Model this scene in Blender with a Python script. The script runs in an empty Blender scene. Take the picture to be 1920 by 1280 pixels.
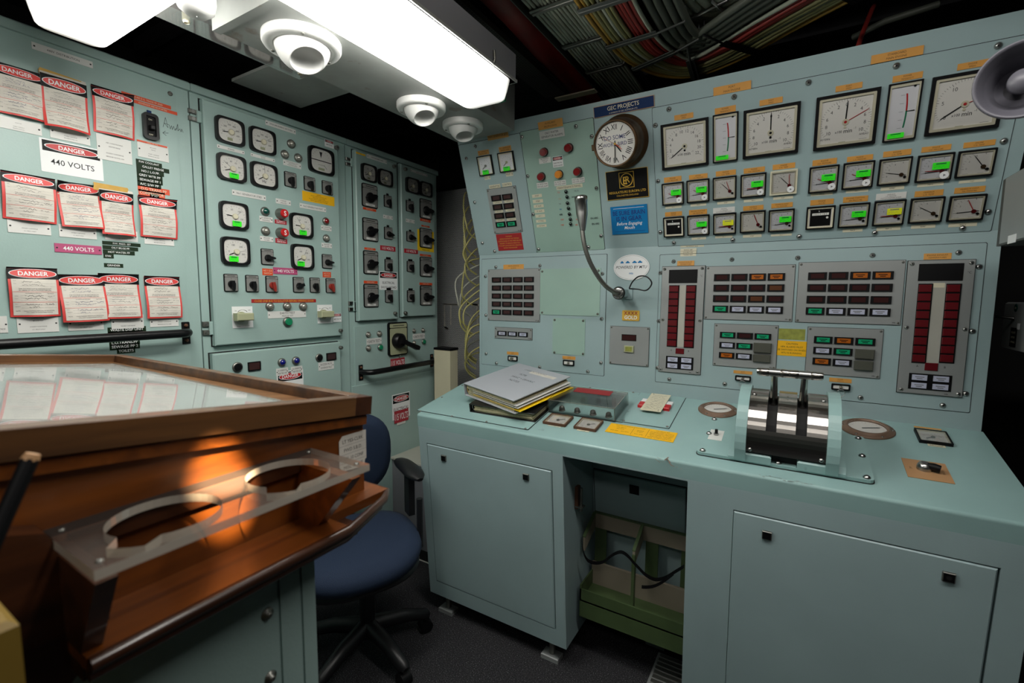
import bpy, math, random
import numpy as np
from mathutils import Matrix, Vector
R = random.Random(7)
C = bpy.context.scene.collection
sin, cos, pi, rad = math.sin, math.cos, math.pi, math.radians
H = 1.338                                   # eye height above the floor
W = np.array([[0.85670654, 0.05672391, -0.51267563],
              [0.51574236, -0.078821, 0.85311023],
              [0.00798214, -0.99527365, -0.09678139]])   # columns: camera right, down, forward in the room
F = 876.7
# ------------------------------------------------------------------ camera
cd = bpy.data.cameras.new('camera'); cam = bpy.data.objects.new('camera', cd); C.objects.link(cam)
cd.sensor_width = 36; cd.lens = F / 1920 * 36; cd.clip_start = .02; cd.clip_end = 60
cam.matrix_world = Matrix([[W[i][0], -W[i][1], -W[i][2], (0, 0, H)[i]] for i in range(3)] + [[0, 0, 0, 1]])
bpy.context.scene.camera = cam
cd.dof.use_dof = True; cd.dof.focus_distance = 1.7; cd.dof.aperture_fstop = 5.0
# ------------------------------------------------------------------ light and exposure
sc = bpy.context.scene
sc.view_settings.view_transform = 'Standard'; sc.view_settings.look = 'None'
sc.view_settings.gamma = 1; sc.view_settings.use_curve_mapping = False
sc.view_settings.exposure = 0.0
sc.cycles.use_denoising = True
sc.cycles.max_bounces = 8; sc.cycles.transparent_max_bounces = 16
sc.cycles.caustics_reflective = False; sc.cycles.caustics_refractive = False
sc.cycles.sample_clamp_indirect = 4
wd = bpy.data.worlds.new('world'); sc.world = wd; wd.use_nodes = True
wd.node_tree.nodes['Background'].inputs[0].default_value = (.8, .9, 1, 1)
wd.node_tree.nodes['Background'].inputs[1].default_value = 0.02
TUBE = 21.0                                  # strength of the fluorescent diffusers
def light(name, kind, loc, to, energy, col=(1, 1, 1), **k):
    d = bpy.data.lights.new(name, kind); o = bpy.data.objects.new(name, d); C.objects.link(o)
    d.energy = energy; d.color = col
    for a, b in k.items(): setattr(d, a, b)
    o.location = loc; o.rotation_euler = (Vector(to) - Vector(loc)).to_track_quat('-Z', 'Y').to_euler()
    return o
# the desk spot that catches the side of the chart table, then two added area fills with no fixture
light('desk_spot', 'SPOT', (.36, .02, H + .86), (-.53, .262, H - .222), 1900, (1, .74, .45), spot_size=rad(2.7), spot_blend=.5, shadow_soft_size=.012)
light('panel_fill', 'AREA', (.15, .62, H + .93), (.16, .80, 0), 15, (1, .97, .92), shape='RECTANGLE', size=1.2, size_y=.2)  # added overhead fill to brighten the leaning panel
light('rear_fill', 'AREA', (.05, -.75, H + .84), (.1, .5, 0), 4, (1, .97, .92), shape='RECTANGLE', size=1.2, size_y=.2)  # weak fill added behind the camera to lift the kneehole
# ------------------------------------------------------------------ materials
def lin(h):
    c = [int(h[i:i + 2], 16) / 255 for i in (0, 2, 4)]
    return tuple(x / 12.92 if x <= .04045 else ((x + .055) / 1.055) ** 2.4 for x in c) + (1,)
MT = {}
def mat(name, col, rough=.5, metal=0, bump=0, scale=60, var=0, vs=6, coat=0, emit=0, spec=.5, dirt=None):
    if name in MT: return MT[name]
    m = bpy.data.materials.new(name); m.use_nodes = True; n = m.node_tree.nodes; l = m.node_tree.links
    b = n['Principled BSDF']; b.inputs['Base Color'].default_value = lin(col); b.inputs['Roughness'].default_value = rough
    b.inputs['Metallic'].default_value = metal; b.inputs['Specular IOR Level'].default_value = spec; b.inputs['Coat Weight'].default_value = coat
    if emit: b.inputs['Emission Color'].default_value = lin(col); b.inputs['Emission Strength'].default_value = emit
    tc = n.new('ShaderNodeTexCoord')
    def noise(s, d=4):
        t = n.new('ShaderNodeTexNoise'); t.inputs['Scale'].default_value = s; t.inputs['Detail'].default_value = d
        l.new(tc.outputs['Object'], t.inputs['Vector']); return t
    if var:
        t = noise(vs); r = n.new('ShaderNodeMapRange'); r.inputs[1].default_value = .3; r.inputs[2].default_value = .7
        r.inputs[3].default_value = 1 - var; r.inputs[4].default_value = 1 + var * .4
        l.new(t.outputs[0], r.inputs[0])
        x = n.new('ShaderNodeMix'); x.data_type = 'RGBA'; x.blend_type = 'MULTIPLY'; x.inputs[0].default_value = 1
        x.inputs[6].default_value = lin(col); l.new(r.outputs[0], x.inputs[7]); out = x.outputs[2]
        if dirt:
            t2 = noise(dirt[1], 8); r2 = n.new('ShaderNodeMapRange'); r2.inputs[1].default_value = dirt[2]; r2.inputs[2].default_value = dirt[2] + .06
            l.new(t2.outputs[0], r2.inputs[0]); y = n.new('ShaderNodeMix'); y.data_type = 'RGBA'
            l.new(r2.outputs[0], y.inputs[0]); l.new(out, y.inputs[6]); y.inputs[7].default_value = lin(dirt[0]); out = y.outputs[2]
        l.new(out, b.inputs['Base Color'])
    if bump:
        t = noise(scale); u = n.new('ShaderNodeBump'); u.inputs['Strength'].default_value = bump; u.inputs['Distance'].default_value = .002
        l.new(t.outputs[0], u.inputs['Height']); l.new(u.outputs[0], b.inputs['Normal'])
    MT[name] = m; return m
def pane(name, tint=(1, 1, 1, 1), k=.5, rough=.02):
    m = bpy.data.materials.new(name); m.use_nodes = True; n = m.node_tree.nodes; l = m.node_tree.links
    n.remove(n['Principled BSDF']); a = n.new('ShaderNodeBsdfTransparent'); a.inputs[0].default_value = tint
    g = n.new('ShaderNodeBsdfGlossy'); g.inputs['Roughness'].default_value = rough
    f = n.new('ShaderNodeFresnel'); f.inputs[0].default_value = 1.45
    q = n.new('ShaderNodeMath'); q.operation = 'MULTIPLY'; q.inputs[1].default_value = k; l.new(f.outputs[0], q.inputs[0])
    x = n.new('ShaderNodeMixShader'); l.new(q.outputs[0], x.inputs[0]); l.new(a.outputs[0], x.inputs[1]); l.new(g.outputs[0], x.inputs[2])
    l.new(x.outputs[0], n['Material Output'].inputs[0]); MT[name] = m; return m
PAINT = '9bb4af'
mat('paint', PAINT, .38, bump=.12, scale=220, var=.07, vs=5)
mat('paint_console', '98aeb0', .36, bump=.12, scale=220, var=.08, vs=4)
mat('paint_desk', '91b1af', .27, bump=.1, scale=200, var=.08, vs=5, dirt=('6d7d78', 9, .71))
mat('paint_green', '97b4a8', .42, bump=.1, scale=220, var=.06, vs=6)
mat('paint_dark', '3b4745', .6)
mat('plate_grey', '9b9f9e', .42, metal=.35, bump=.05, scale=300, var=.06)
mat('black', '09090b', .5, spec=.2); mat('black_satin', '0d0d0f', .35, spec=.35); mat('matte_black', '0a0a0b', .7)
mat('white', 'd9d9d4', .5); mat('bright_white', 'e6e8e8', .42); mat('dial', 'e6e4de', .55); mat('dial_blue', 'e4e5ea', .55)
mat('cream', 'd2cdb4', .6, var=.05, vs=40); mat('orange_plate', 'cf9546', .5, var=.05, vs=30); mat('label_white', 'd6d6d2', .45)
mat('ink', '161617', .6); mat('ink_brown', '4a3413', .6); mat('ink_blue', '28386c', .6); mat('ink_grey', '6f7274', .6)
mat('red', 'b9181c', .4); mat('tag_red', 'd4433f', .5); mat('red_plate', '9c2024', .5); mat('magenta', 'b04a73', .45); mat('volt_red', 'a62432', .5)
mat('orange_tape', 'd2481f', .4); mat('green_tape', '182a18', .5, spec=.2); mat('yellow', 'f0c81e', .5); mat('warn_yellow', 'eeb512', .45)
mat('sticker_green', '33f01c', .5); mat('sticker_yellow', 'dbe01e', .5); mat('mask_tape', 'c69c45', .6, var=.12, vs=60)
mat('paper', 'd2cdc3', .75, var=.12, vs=30); mat('steel', 'b0b0ae', .28, metal=1); mat('steel_dull', '85857f', .42, metal=.9)
mat('chrome', 'b8b3ad', .2, metal=1, var=.05); mat('brass_old', '5c4630', .45, metal=.7, var=.3, vs=30); mat('bronze_ring', '7d6554', .5, metal=.3, var=.2, vs=40)
mat('grey_face', '8d8d8a', .45, metal=.3); mat('lens_dark', '371d1d', .2); mat('lens_green', '0f9a6a', .3); mat('lens_white', 'b3b7cc', .3)
mat('lens_orange', 'a85a14', .3); mat('lens_brown', '54301a', .3); mat('lens_red', '5c0f16', .3); mat('lens_grey', '4f5048', .3)
mat('lamp_clear', '9c9a90', .15, metal=.5, coat=1); mat('lamp_green', '05443a', .12, coat=1); mat('lamp_red', '7c0b10', .12, coat=1); mat('lamp_orange', 'e08a1e', .25, coat=1)
mat('lamp_blue', '0c1470', .1, coat=1); mat('button_green', '0d7d54', .4); mat('knob_red', '8c2a20', .4); mat('khaki', 'a3a686', .5); mat('key_grey', '9a978c', .4, metal=.8)
mat('navy', '0f2c58', .6, spec=.2); mat('sky_blue', '1272ac', .6, spec=.2); mat('dark_blue', '10246e', .5); mat('maroon', '8e1c22', .5); mat('gold', 'cfa63c', .4)
mat('rust', '5a3a26', .6); mat('binder_grey', 'a5a9b0', .42, bump=.1, scale=200); mat('binder_black', '101112', .35); mat('pages', 'bdb391', .8, var=.2, vs=80)
mat('tan_plate', 'b48a60', .5, var=.08); mat('vent_white', 'dcdcda', .35); mat('horn_grey', '5d5c64', .4); mat('trunk_cream', 'cdc8ac', .5, var=.04)
mat('duct_paint', '8c8f8c', .5, bump=.2, scale=40, var=.18, vs=7, dirt=('77706a', 12, .64)); mat('void', '050506', .8); mat('ceiling_dark', '1d1d20', .8)
mat('ledge', 'b3b3a8', .5, var=.08); mat('box_grey', '74747a', .6); mat('seat_blue', '14263f', .85, bump=.5, scale=500); mat('plastic_black', '151517', .42)
mat('cable_grey', 'a3a898', .5, var=.15, vs=20); mat('cable_olive', '7a774c', .5); mat('cable_yellow', '96752c', .5); mat('cable_red', '8a2a24', .45); mat('cable_dark', '4a4e45', .5)
mat('pipe_red', '7a1c17', .45, var=.3, vs=9); mat('tube_yellow', 'b6b070', .35); mat('tube_pale', 'a9aa9c', .35); mat('rack_green', '435433', .5, var=.15, vs=12); mat('felt', '7d7565', .9)
mat('strip_grey', 'aaa99f', .5, var=.08); mat('plate_stain', '8f9440', .7, var=.3, vs=60); mat('gunmetal', '4c4f4c', .5, metal=.3); mat('wood_yellow', '806728', .5, var=.1)
def wood(name, a, b, rough=.35, axis=1, coat=.3):
    m = mat(name, a, rough, coat=coat); n = m.node_tree.nodes; l = m.node_tree.links
    tc = n.new('ShaderNodeTexCoord'); mp = n.new('ShaderNodeMapping'); s = [26, 26, 26]; s[axis] = 2.2; mp.inputs['Scale'].default_value = s
    t = n.new('ShaderNodeTexNoise'); t.inputs['Scale'].default_value = 1.6; t.inputs['Detail'].default_value = 8; t.inputs['Distortion'].default_value = .6
    r = n.new('ShaderNodeValToRGB'); r.color_ramp.elements[0].position = .32; r.color_ramp.elements[0].color = lin(b); r.color_ramp.elements[1].position = .7; r.color_ramp.elements[1].color = lin(a)
    l.new(tc.outputs['Object'], mp.inputs[0]); l.new(mp.outputs[0], t.inputs['Vector']); l.new(t.outputs[0], r.inputs[0]); l.new(r.outputs[0], n['Principled BSDF'].inputs['Base Color'])
    u = n.new('ShaderNodeBump'); u.inputs['Strength'].default_value = .25; u.inputs['Distance'].default_value = .001; l.new(t.outputs[0], u.inputs['Height']); l.new(u.outputs[0], n['Principled BSDF'].inputs['Normal'])
wood('wood', '7d4314', '552b0d'); wood('wood_x', '87603c', '5d3e22', axis=0); wood('wood_dark', '4a2814', '27140b'); wood('wood_rim', '6f4a27', '3d2717', .42, 0)
pane('glass_clear', k=.55); pane('acrylic', (.97, .98, .975, 1), .9, .03); pane('table_glass', (.98, .99, .98, 1), .62, .015)
def milky(name, col, tr, gl, df, rough=.15):
    m = bpy.data.materials.new(name); m.use_nodes = True; n = m.node_tree.nodes; l = m.node_tree.links; n.remove(n['Principled BSDF'])
    a = n.new('ShaderNodeBsdfTransparent'); a.inputs[0].default_value = (.95, .95, .93, 1); g = n.new('ShaderNodeBsdfGlossy'); g.inputs[1].default_value = rough; d = n.new('ShaderNodeBsdfDiffuse'); d.inputs[0].default_value = lin(col)
    x = n.new('ShaderNodeMixShader'); x.inputs[0].default_value = gl / (gl + df); l.new(d.outputs[0], x.inputs[1]); l.new(g.outputs[0], x.inputs[2])
    y = n.new('ShaderNodeMixShader'); y.inputs[0].default_value = 1 - tr; l.new(a.outputs[0], y.inputs[1]); l.new(x.outputs[0], y.inputs[2]); l.new(y.outputs[0], n['Material Output'].inputs[0]); MT[name] = m
milky('prism_glass', 'd8d0cc', .45, .45, .10, .06); milky('acrylic_rack', 'cfc6bd', .84, .12, .04, .05); milky('acrylic_edge', 'd8cfc0', .2, .25, .55)
pane('clear_cover', (.8, .82, .74, 1), 1, .1)
def tweak(name, fn): fn(MT[name].node_tree)
def carpet():
    m = mat('carpet', '1b1b1e', .95, bump=1, scale=420); n = m.node_tree.nodes; l = m.node_tree.links
    tc = n.new('ShaderNodeTexCoord'); t = n.new('ShaderNodeTexNoise'); t.inputs['Scale'].default_value = 260; t.inputs['Detail'].default_value = 3
    r = n.new('ShaderNodeValToRGB'); e = r.color_ramp.elements; e[0].position = .42; e[0].color = lin('121215'); e[1].position = .62; e[1].color = lin('3b3a3e')
    x = e.new(.74); x.color = lin('87868a')
    l.new(tc.outputs['Object'], t.inputs['Vector']); l.new(t.outputs[0], r.inputs[0]); l.new(r.outputs[0], n['Principled BSDF'].inputs['Base Color'])
carpet()
def perforated(name, base, hole, pitch, ax=(0, 2), rr=.33):
    m = mat(name, base, .5, metal=.1); n = m.node_tree.nodes; l = m.node_tree.links
    tc = n.new('ShaderNodeTexCoord'); sp = n.new('ShaderNodeSeparateXYZ'); l.new(tc.outputs['Object'], sp.inputs[0])
    def op(o, a, b=None):
        q = n.new('ShaderNodeMath'); q.operation = o
        for i, v in enumerate((a, b)):
            if v is None: continue
            if isinstance(v, (int, float)): q.inputs[i].default_value = v
            else: l.new(v, q.inputs[i])
        return q.outputs[0]
    X, Y = sp.outputs[ax[0]], sp.outputs[ax[1]]
    def grid(s):
        a = op('SUBTRACT', op('FRACT', op('ADD', op('MULTIPLY', X, 1 / pitch), s + 500)), .5)
        b = op('SUBTRACT', op('FRACT', op('ADD', op('MULTIPLY', Y, .577 / pitch), s + 500)), .5)
        b = op('MULTIPLY', b, 1.732)
        return op('LESS_THAN', op('SQRT', op('ADD', op('MULTIPLY', a, a), op('MULTIPLY', b, b))), rr)
    f = op('MAXIMUM', grid(0), grid(.5)); x = n.new('ShaderNodeMix'); x.data_type = 'RGBA'; l.new(f, x.inputs[0])
    x.inputs[6].default_value = lin(base); x.inputs[7].default_value = lin(hole); l.new(x.outputs[2], n['Principled BSDF'].inputs['Base Color'])
perforated('perforated_panel', 'c3c4c5', '353536', .0085); perforated('perforated_tray', '3a3a36', '060606', .012, (1, 0))
def lens_mat(name, ax, lo, hi, col='fcfaf3'):                    # diffuser over a tube that stops short of the ends
    m = bpy.data.materials.new(name); m.use_nodes = True; n = m.node_tree.nodes; l = m.node_tree.links
    b = n['Principled BSDF']; b.inputs['Base Color'].default_value = lin('d9d5c0'); b.inputs['Roughness'].default_value = .35
    tc = n.new('ShaderNodeTexCoord'); sp = n.new('ShaderNodeSeparateXYZ'); l.new(tc.outputs['Object'], sp.inputs[0])
    a = n.new('ShaderNodeMath'); a.operation = 'ABSOLUTE'; l.new(sp.outputs[ax], a.inputs[0])
    r = n.new('ShaderNodeMapRange'); r.interpolation_type = 'SMOOTHSTEP'; r.inputs[1].default_value = lo; r.inputs[2].default_value = hi; r.inputs[3].default_value = TUBE; r.inputs[4].default_value = .25
    l.new(a.outputs[0], r.inputs[0]); b.inputs['Emission Color'].default_value = lin(col); l.new(r.outputs[0], b.inputs['Emission Strength']); MT[name] = m
def spline(G, k=6):
    G = [np.array(g, float) for g in G]; out = []
    for i in range(len(G) - 1):
        a, b, c, d = G[max(i - 1, 0)], G[i], G[i + 1], G[min(i + 2, len(G) - 1)]
        for t in np.linspace(0, 1, k + 1)[:-1]: out.append(.5 * (2 * b + (c - a) * t + (2 * a - 5 * b + 4 * c - d) * t * t + (3 * b - a - 3 * c + d) * t ** 3))
    return out + [G[-1]]
# ------------------------------------------------------------------ mesh builder
class MB:
    def __init__(s): s.v = []; s.f = []; s.m = []; s.sm = []; s.names = []
    def mi(s, m):
        if m not in s.names: s.names.append(m)
        return s.names.index(m)
    def add(s, vs, fs, m, smooth=False):
        o = len(s.v); s.v += [tuple(p) for p in vs]; k = s.mi(m)
        for f in fs: s.f.append(tuple(i + o for i in f)); s.m.append(k); s.sm.append(smooth)
        return s
    def prism(s, pts, z0, z1, m, cap=True, side=None):
        n = len(pts); vs = [(x, y, z0) for x, y in pts] + [(x, y, z1) for x, y in pts]
        s.add(vs, [(i, (i + 1) % n, n + (i + 1) % n, n + i) for i in range(n)] + ([tuple(range(n - 1, -1, -1))] if cap else []), side or m)
        s.add(vs[n:], [tuple(range(n))], m); return s
    def box(s, x0, x1, y0, y1, z0, z1, m, b=0):
        if b:
            e = min(b, (x1 - x0) / 2.1, (y1 - y0) / 2.1, abs(z1 - z0) / 1.5)
            p = [(x0, y0), (x1, y0), (x1, y1), (x0, y1)]; q = [(x0 + e, y0 + e), (x1 - e, y0 + e), (x1 - e, y1 - e), (x0 + e, y1 - e)]
            vs = [(x, y, z0) for x, y in p] + [(x, y, z1 - e) for x, y in p] + [(x, y, z1) for x, y in q]
            fs = [(3, 2, 1, 0), (8, 9, 10, 11)]
            for i in range(4):
                j = (i + 1) % 4; fs += [(i, j, 4 + j, 4 + i), (4 + i, 4 + j, 8 + j, 8 + i)]
            return s.add(vs, fs, m)
        return s.prism([(x0, y0), (x1, y0), (x1, y1), (x0, y1)], z0, z1, m)
    def ring(s, A, B, z0, z1, m, zi=None):         # outer loop A, inner loop B, front at z1, inside wall down to zi
        n = len(A); zi = z0 if zi is None else zi
        vs = [(x, y, z0) for x, y in A] + [(x, y, z1) for x, y in A] + [(x, y, z1) for x, y in B] + [(x, y, zi) for x, y in B]
        fs = []
        for i in range(n):
            j = (i + 1) % n
            for a in range(3): fs.append((a * n + i, a * n + j, (a + 1) * n + j, (a + 1) * n + i))
        return s.add(vs, fs, m)
    def lathe(s, prof, m, seg=20, c=(0, 0), smooth=True, cap=True):
        vs = []; fs = []; k = len(prof)
        for r, z in prof: vs += [(c[0] + r * cos(2 * pi * i / seg), c[1] + r * sin(2 * pi * i / seg), z) for i in range(seg)]
        for a in range(k - 1):
            for i in range(seg):
                j = (i + 1) % seg; fs.append((a * seg + i, a * seg + j, (a + 1) * seg + j, (a + 1) * seg + i))
        s.add(vs, fs, m, smooth)
        if cap: s.add(vs[-seg:], [tuple(range(seg))], m)
        return s
    def cyl(s, x, y, r, z0, z1, m, seg=16): return s.lathe([(r, z0), (r, z1)], m, seg, (x, y), False)
    def dome(s, x, y, r, z0, h, m, seg=16, n=4):
        return s.lathe([(r * cos(a * pi / 2 / n) + 1e-5, z0 + h * sin(a * pi / 2 / n)) for a in range(n + 1)], m, seg, (x, y))
    def tube(s, pts, r, m, seg=8, cap=True):
        P = [Vector(p) for p in pts]; vs = []; n = len(P); up = None
        for i, p in enumerate(P):
            t = (P[min(i + 1, n - 1)] - P[max(i - 1, 0)]).normalized()
            if up is None: up = t.orthogonal().normalized()
            up = (up - t * up.dot(t)).normalized(); w = t.cross(up); rr = r[i] if isinstance(r, (list, tuple)) else r
            vs += [p + (up * cos(2 * pi * k / seg) + w * sin(2 * pi * k / seg)) * rr for k in range(seg)]
        fs = [(i * seg + k, i * seg + (k + 1) % seg, (i + 1) * seg + (k + 1) % seg, (i + 1) * seg + k) for i in range(n - 1) for k in range(seg)]
        s.add(vs, fs, m, True)
        if cap: s.add(vs[:seg], [tuple(range(seg - 1, -1, -1))], m); s.add(vs[-seg:], [tuple(range(seg))], m)
        return s
    def text(s, t, x, y, h, z, m='ink', w=None, al='C', rot=0, bold=0, shear=0, sy=1):
        vs, fs, x0, x1 = glyphs(t, bold, shear); k = h / .7; kx = k * .92
        if w and (x1 - x0) * kx > w: kx = w / (x1 - x0)
        off = {'C': -(x0 + x1) / 2, 'L': -x0, 'R': -x1}[al]; c, q = cos(rot), sin(rot)
        return s.add([(x + ((a + off) * kx) * c - (b - .35) * k * q, y + ((a + off) * kx) * q + (b - .35) * k * c, z) for a, b in vs], fs, m)
    def line(s, x0, y0, x1, y1, w, z, m):
        d = math.hypot(x1 - x0, y1 - y0) or 1; a, b = -(y1 - y0) / d * w / 2, (x1 - x0) / d * w / 2
        return s.add([(x0 - a, y0 - b, z), (x1 - a, y1 - b, z), (x1 + a, y1 + b, z), (x0 + a, y0 + b, z)], [(0, 1, 2, 3)], m)
    def warp(s, fn): s.v = [fn(*p) for p in s.v]; return s
    def mesh(s, name):
        me = bpy.data.meshes.new(name); me.from_pydata([tuple(p) for p in s.v], [], s.f); me.update()
        for k in s.names: me.materials.append(MT[k])
        me.polygons.foreach_set('material_index', s.m); me.polygons.foreach_set('use_smooth', s.sm); return me
GL = {}
def glyphs(t, bold=0, shear=0):
    k = (t, bold, shear)
    if k not in GL:
        c = bpy.data.curves.new('t', 'FONT'); c.body = t; c.resolution_u = 2 if len(t) > 8 else 3; c.offset = min(bold * .55, .005) if ('M' in t or 'W' in t) else bold * .55; c.shear = shear
        o = bpy.data.objects.new('t', c); me = bpy.data.meshes.new_from_object(o)
        vs = [(v.co.x, v.co.y) for v in me.vertices]; fs = [tuple(p.vertices) for p in me.polygons]
        # put every letter face to the front
        out = []
        for f in fs:
            a = sum(vs[f[i]][0] * vs[f[(i + 1) % len(f)]][1] - vs[f[(i + 1) % len(f)]][0] * vs[f[i]][1] for i in range(len(f)))
            out.append(f if a >= 0 else f[::-1])
        xs = [v[0] for v in vs] or [0, 1]
        GL[k] = (vs, out, min(xs), max(xs)); bpy.data.objects.remove(o); bpy.data.curves.remove(c); bpy.data.meshes.remove(me)
    return GL[k]
def rr(w, h, r, n=4, cx=0, cy=0):
    p = []
    for a, (sx, sy) in enumerate([(1, -1), (1, 1), (-1, 1), (-1, -1)]):
        for i in range(n + 1):
            t = -pi / 2 + a * pi / 2 + i * pi / 2 / n
            p.append((cx + sx * (w / 2 - r) + r * cos(t), cy + sy * (h / 2 - r) + r * sin(t)))
    return p
def bulge(w, h, e, n=32):                          # squircle
    return [(w / 2 * math.copysign(abs(cos(t)) ** (2 / e), cos(t)), h / 2 * math.copysign(abs(sin(t)) ** (2 / e), sin(t))) for t in (2 * pi * i / n for i in range(n))]
# ------------------------------------------------------------------ objects
def props(o, label=None, cat=None, group=None, kind=None):
    for k, v in (('label', label), ('category', cat), ('group', group), ('kind', kind)):
        if v: o[k] = v
    return o
def link(name, data, parent=None, M=None):
    o = bpy.data.objects.new(name, data); C.objects.link(o)
    if parent: o.parent = parent
    if M is not None: o.matrix_basis = M
    return o
def part(name, mb, parent, loc=None, M=None, label=None, kind=None):
    me = mb.mesh(name) if isinstance(mb, MB) else mb
    if loc is not None: M = Matrix.Translation(loc)
    return props(link(name, me, parent, M), label, kind=kind)
def struct(name, mb, M=None): return props(link(name, mb.mesh(name), None, M), kind='structure')
class Surf:                                        # a flat face of the room's furniture, reached from picture points
    def __init__(s, O, U, V):
        s.O = np.array(O, float); s.U = np.array(U, float); s.V = np.array(V, float); s.N = np.cross(s.U, s.V)
    def uv(s, x, y, off=0):
        r = W @ np.array([x - 960, y - 640, F]); o = s.O + s.N * off - (0, 0, H); k = o.dot(s.N) / r.dot(s.N); p = r * k - o
        return p.dot(s.U), p.dot(s.V)
    def w(s, u, v, n=0): return s.O + s.U * u + s.V * v + s.N * n
    def M(s, u=0, v=0, n=0, rot=0):
        c, q = cos(rot), sin(rot); a = s.U * c + s.V * q; b = -s.U * q + s.V * c; p = s.w(u, v, n)
        return Matrix([[a[i], b[i], s.N[i], p[i]] for i in range(3)] + [[0, 0, 0, 1]])
ZO = (0, 0, 1)
def zoom(x, y, s): global ZO; ZO = (x, y, s)
def px(x, y): return ZO[0] + x / ZO[2], ZO[1] + y / ZO[2]
def rect(S, q, off=0):
    a = S.uv(*px(q[0], q[1]), off); b = S.uv(*px(q[2], q[3]), off)
    return (a[0] + b[0]) / 2, (a[1] + b[1]) / 2, abs(b[0] - a[0]), abs(a[1] - b[1])
def at(S, x, y, off=0): return S.uv(*px(x, y), off)
def ray(x, y): return W @ np.array([x - 960, y - 640, F])
def onX(x, y, X): r = ray(x, y); p = r * X / r[0]; return np.array([p[0], p[1], p[2] + H])
def onY(x, y, Y): r = ray(x, y); p = r * Y / r[1]; return np.array([p[0], p[1], p[2] + H])
def onZ(x, y, z): r = ray(x, y); p = r * (z - H) / r[2]; return np.array([p[0], p[1], p[2] + H])
def thing(name, label, cat, M, group=None):
    o = link(name, None, None, M); o.empty_display_size = .02; return props(o, label, cat, group)
def solo(name, label, cat, M, mb, group=None): return props(link(name, mb if not isinstance(mb, MB) else mb.mesh(name), None, M), label, cat, group)
S_ = 1.82
al, be, ga = rad(70.9), rad(11.27), rad(85.07)
XL = -1.75; YP = S_; ZB = H - .207 * S_; ZS = H + .105 * S_
LW = Surf((XL, 0, 0), (0, 1, 0), (0, 0, 1))                          # switchboards on the left
CP = Surf((0, YP, 0), (1, 0, 0), (0, 0, 1))                          # upright band of the console
KP = Surf((0, YP, ZS), (1, 0, 0), (0, -cos(al), sin(al)))            # its leaning upper band
DP = Surf((0, YP, ZB), (1, 0, 0), (0, cos(be), sin(be)))             # its sloping desk
YF = .7494 * S_; ZF = H - .2569 * S_
FP = Surf((0, YF, ZF), (1, 0, 0), (0, -cos(ga), sin(ga)))            # its front, leaning in to the floor
SCREW = MB().lathe([(.0056, 0), (.0056, .001), (.0042, .0032), (.0025, .0042)], 'steel', 12).cyl(0, 0, .0021, .0042, .00425, 'matte_black', 6).mesh('screw')
SCREW_S = MB().lathe([(.0036, 0), (.0034, .0012), (.002, .002)], 'steel_dull', 10).line(-.002, 0, .002, 0, .0008, .0021, 'matte_black').mesh('screw')
def screws(S, pts, parent, off=0, me=None, k=1.4):
    for x, y in pts:
        u, v = at(S, x, y, off); link('screw', me or SCREW, parent, parent.matrix_basis.inverted() @ S.M(u, v, off) @ Matrix.Scale(k, 4))
def corner_screws(parent, w, h, d, z, me=None, k=1):
    for a in (-1, 1):
        for b in (-1, 1): link('screw', me or SCREW_S, parent, Matrix.Translation((a * (w / 2 - d), b * (h / 2 - d), z)) @ Matrix.Scale(k, 4))
# ------------------------------------------------------------------ room shell
def wbox(x0, x1, y0, y1, z0, z1, m, b=0): return MB().box(x0, x1, y0, y1, z0, z1, m, b)
def xprism(mb, pts, x0, x1, m, smooth=False):       # profile in (y, z) drawn along x
    n = len(pts); vs = [(x0, y, z) for y, z in pts] + [(x1, y, z) for y, z in pts]
    mb.add(vs, [(i, n + i, n + (i + 1) % n, (i + 1) % n) for i in range(n)], m, smooth)
    mb.add(vs, [tuple(range(n)), tuple(range(2 * n - 1, n - 1, -1))], m); return mb
struct('floor', wbox(-2.4, 1.5, -1.5, 2.6, -.05, 0, 'carpet'))
struct('ceiling', wbox(-2.4, 1.5, -1.5, 2.6, H + 1.0, H + 1.05, 'ceiling_dark'))
struct('wall_left', wbox(-2.45, -2.4, -1.5, 2.6, 0, H + 1.0, 'void'))
struct('wall_right', wbox(.95, 1.0, -1.5, 2.6, 0, H + 1.0, 'void'))
struct('wall_back', wbox(-2.4, 1.5, -1.55, -1.5, 0, H + 1.0, 'paint_dark'))
struct('wall_front', wbox(-2.4, 1.5, 2.6, 2.65, 0, H + 1.0, 'void'))
bulk = thing('perforated_bulkhead', 'grey perforated metal bulkhead between the switchboards and the console', 'bulkhead', Matrix.Translation((-1.5, 2.32, 0)))
part('perforated_sheet', wbox(-2.2, -.9, 2.32, 2.325, .4, H + .64, 'perforated_panel'), bulk, (1.5, -2.32, 0))
zoom(820, 280, 3.05)                                 # scraped paint where a bracket was
def by(x, y): p = onY(*px(x, y), 2.315); return (p[0], p[2])
mk = MB()
for a, b in (((38, 885), (128, 888)), ((38, 885), (40, 1018)), ((40, 1018), (58, 1024)), ((75, 890), (74, 1005)), ((165, 880), (232, 890)), ((225, 885), (228, 1000))):
    A, B = by(*a), by(*b); n = 9
    for i in range(n):
        x = A[0] + (B[0] - A[0]) * i / n; z = A[1] + (B[1] - A[1]) * i / n; w = .004 + R.random() * .003
        mk.add([(x - w, 2.3185, z - w), (x + w + (B[0] - A[0]) / n, 2.3185, z - w + min(0, (B[1] - A[1]) / n)), (x + w + (B[0] - A[0]) / n, 2.3185, z + w), (x - w, 2.3185, z + w)], [(0, 1, 2, 3)], 'paper')
part('scraped_paint', mk, bulk, (1.5, -2.32, 0), kind='stuff')
def wpart(name, mb, parent, label=None, kind=None): return part(name, mb, parent, M=parent.matrix_basis.inverted(), label=label, kind=kind)
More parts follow.
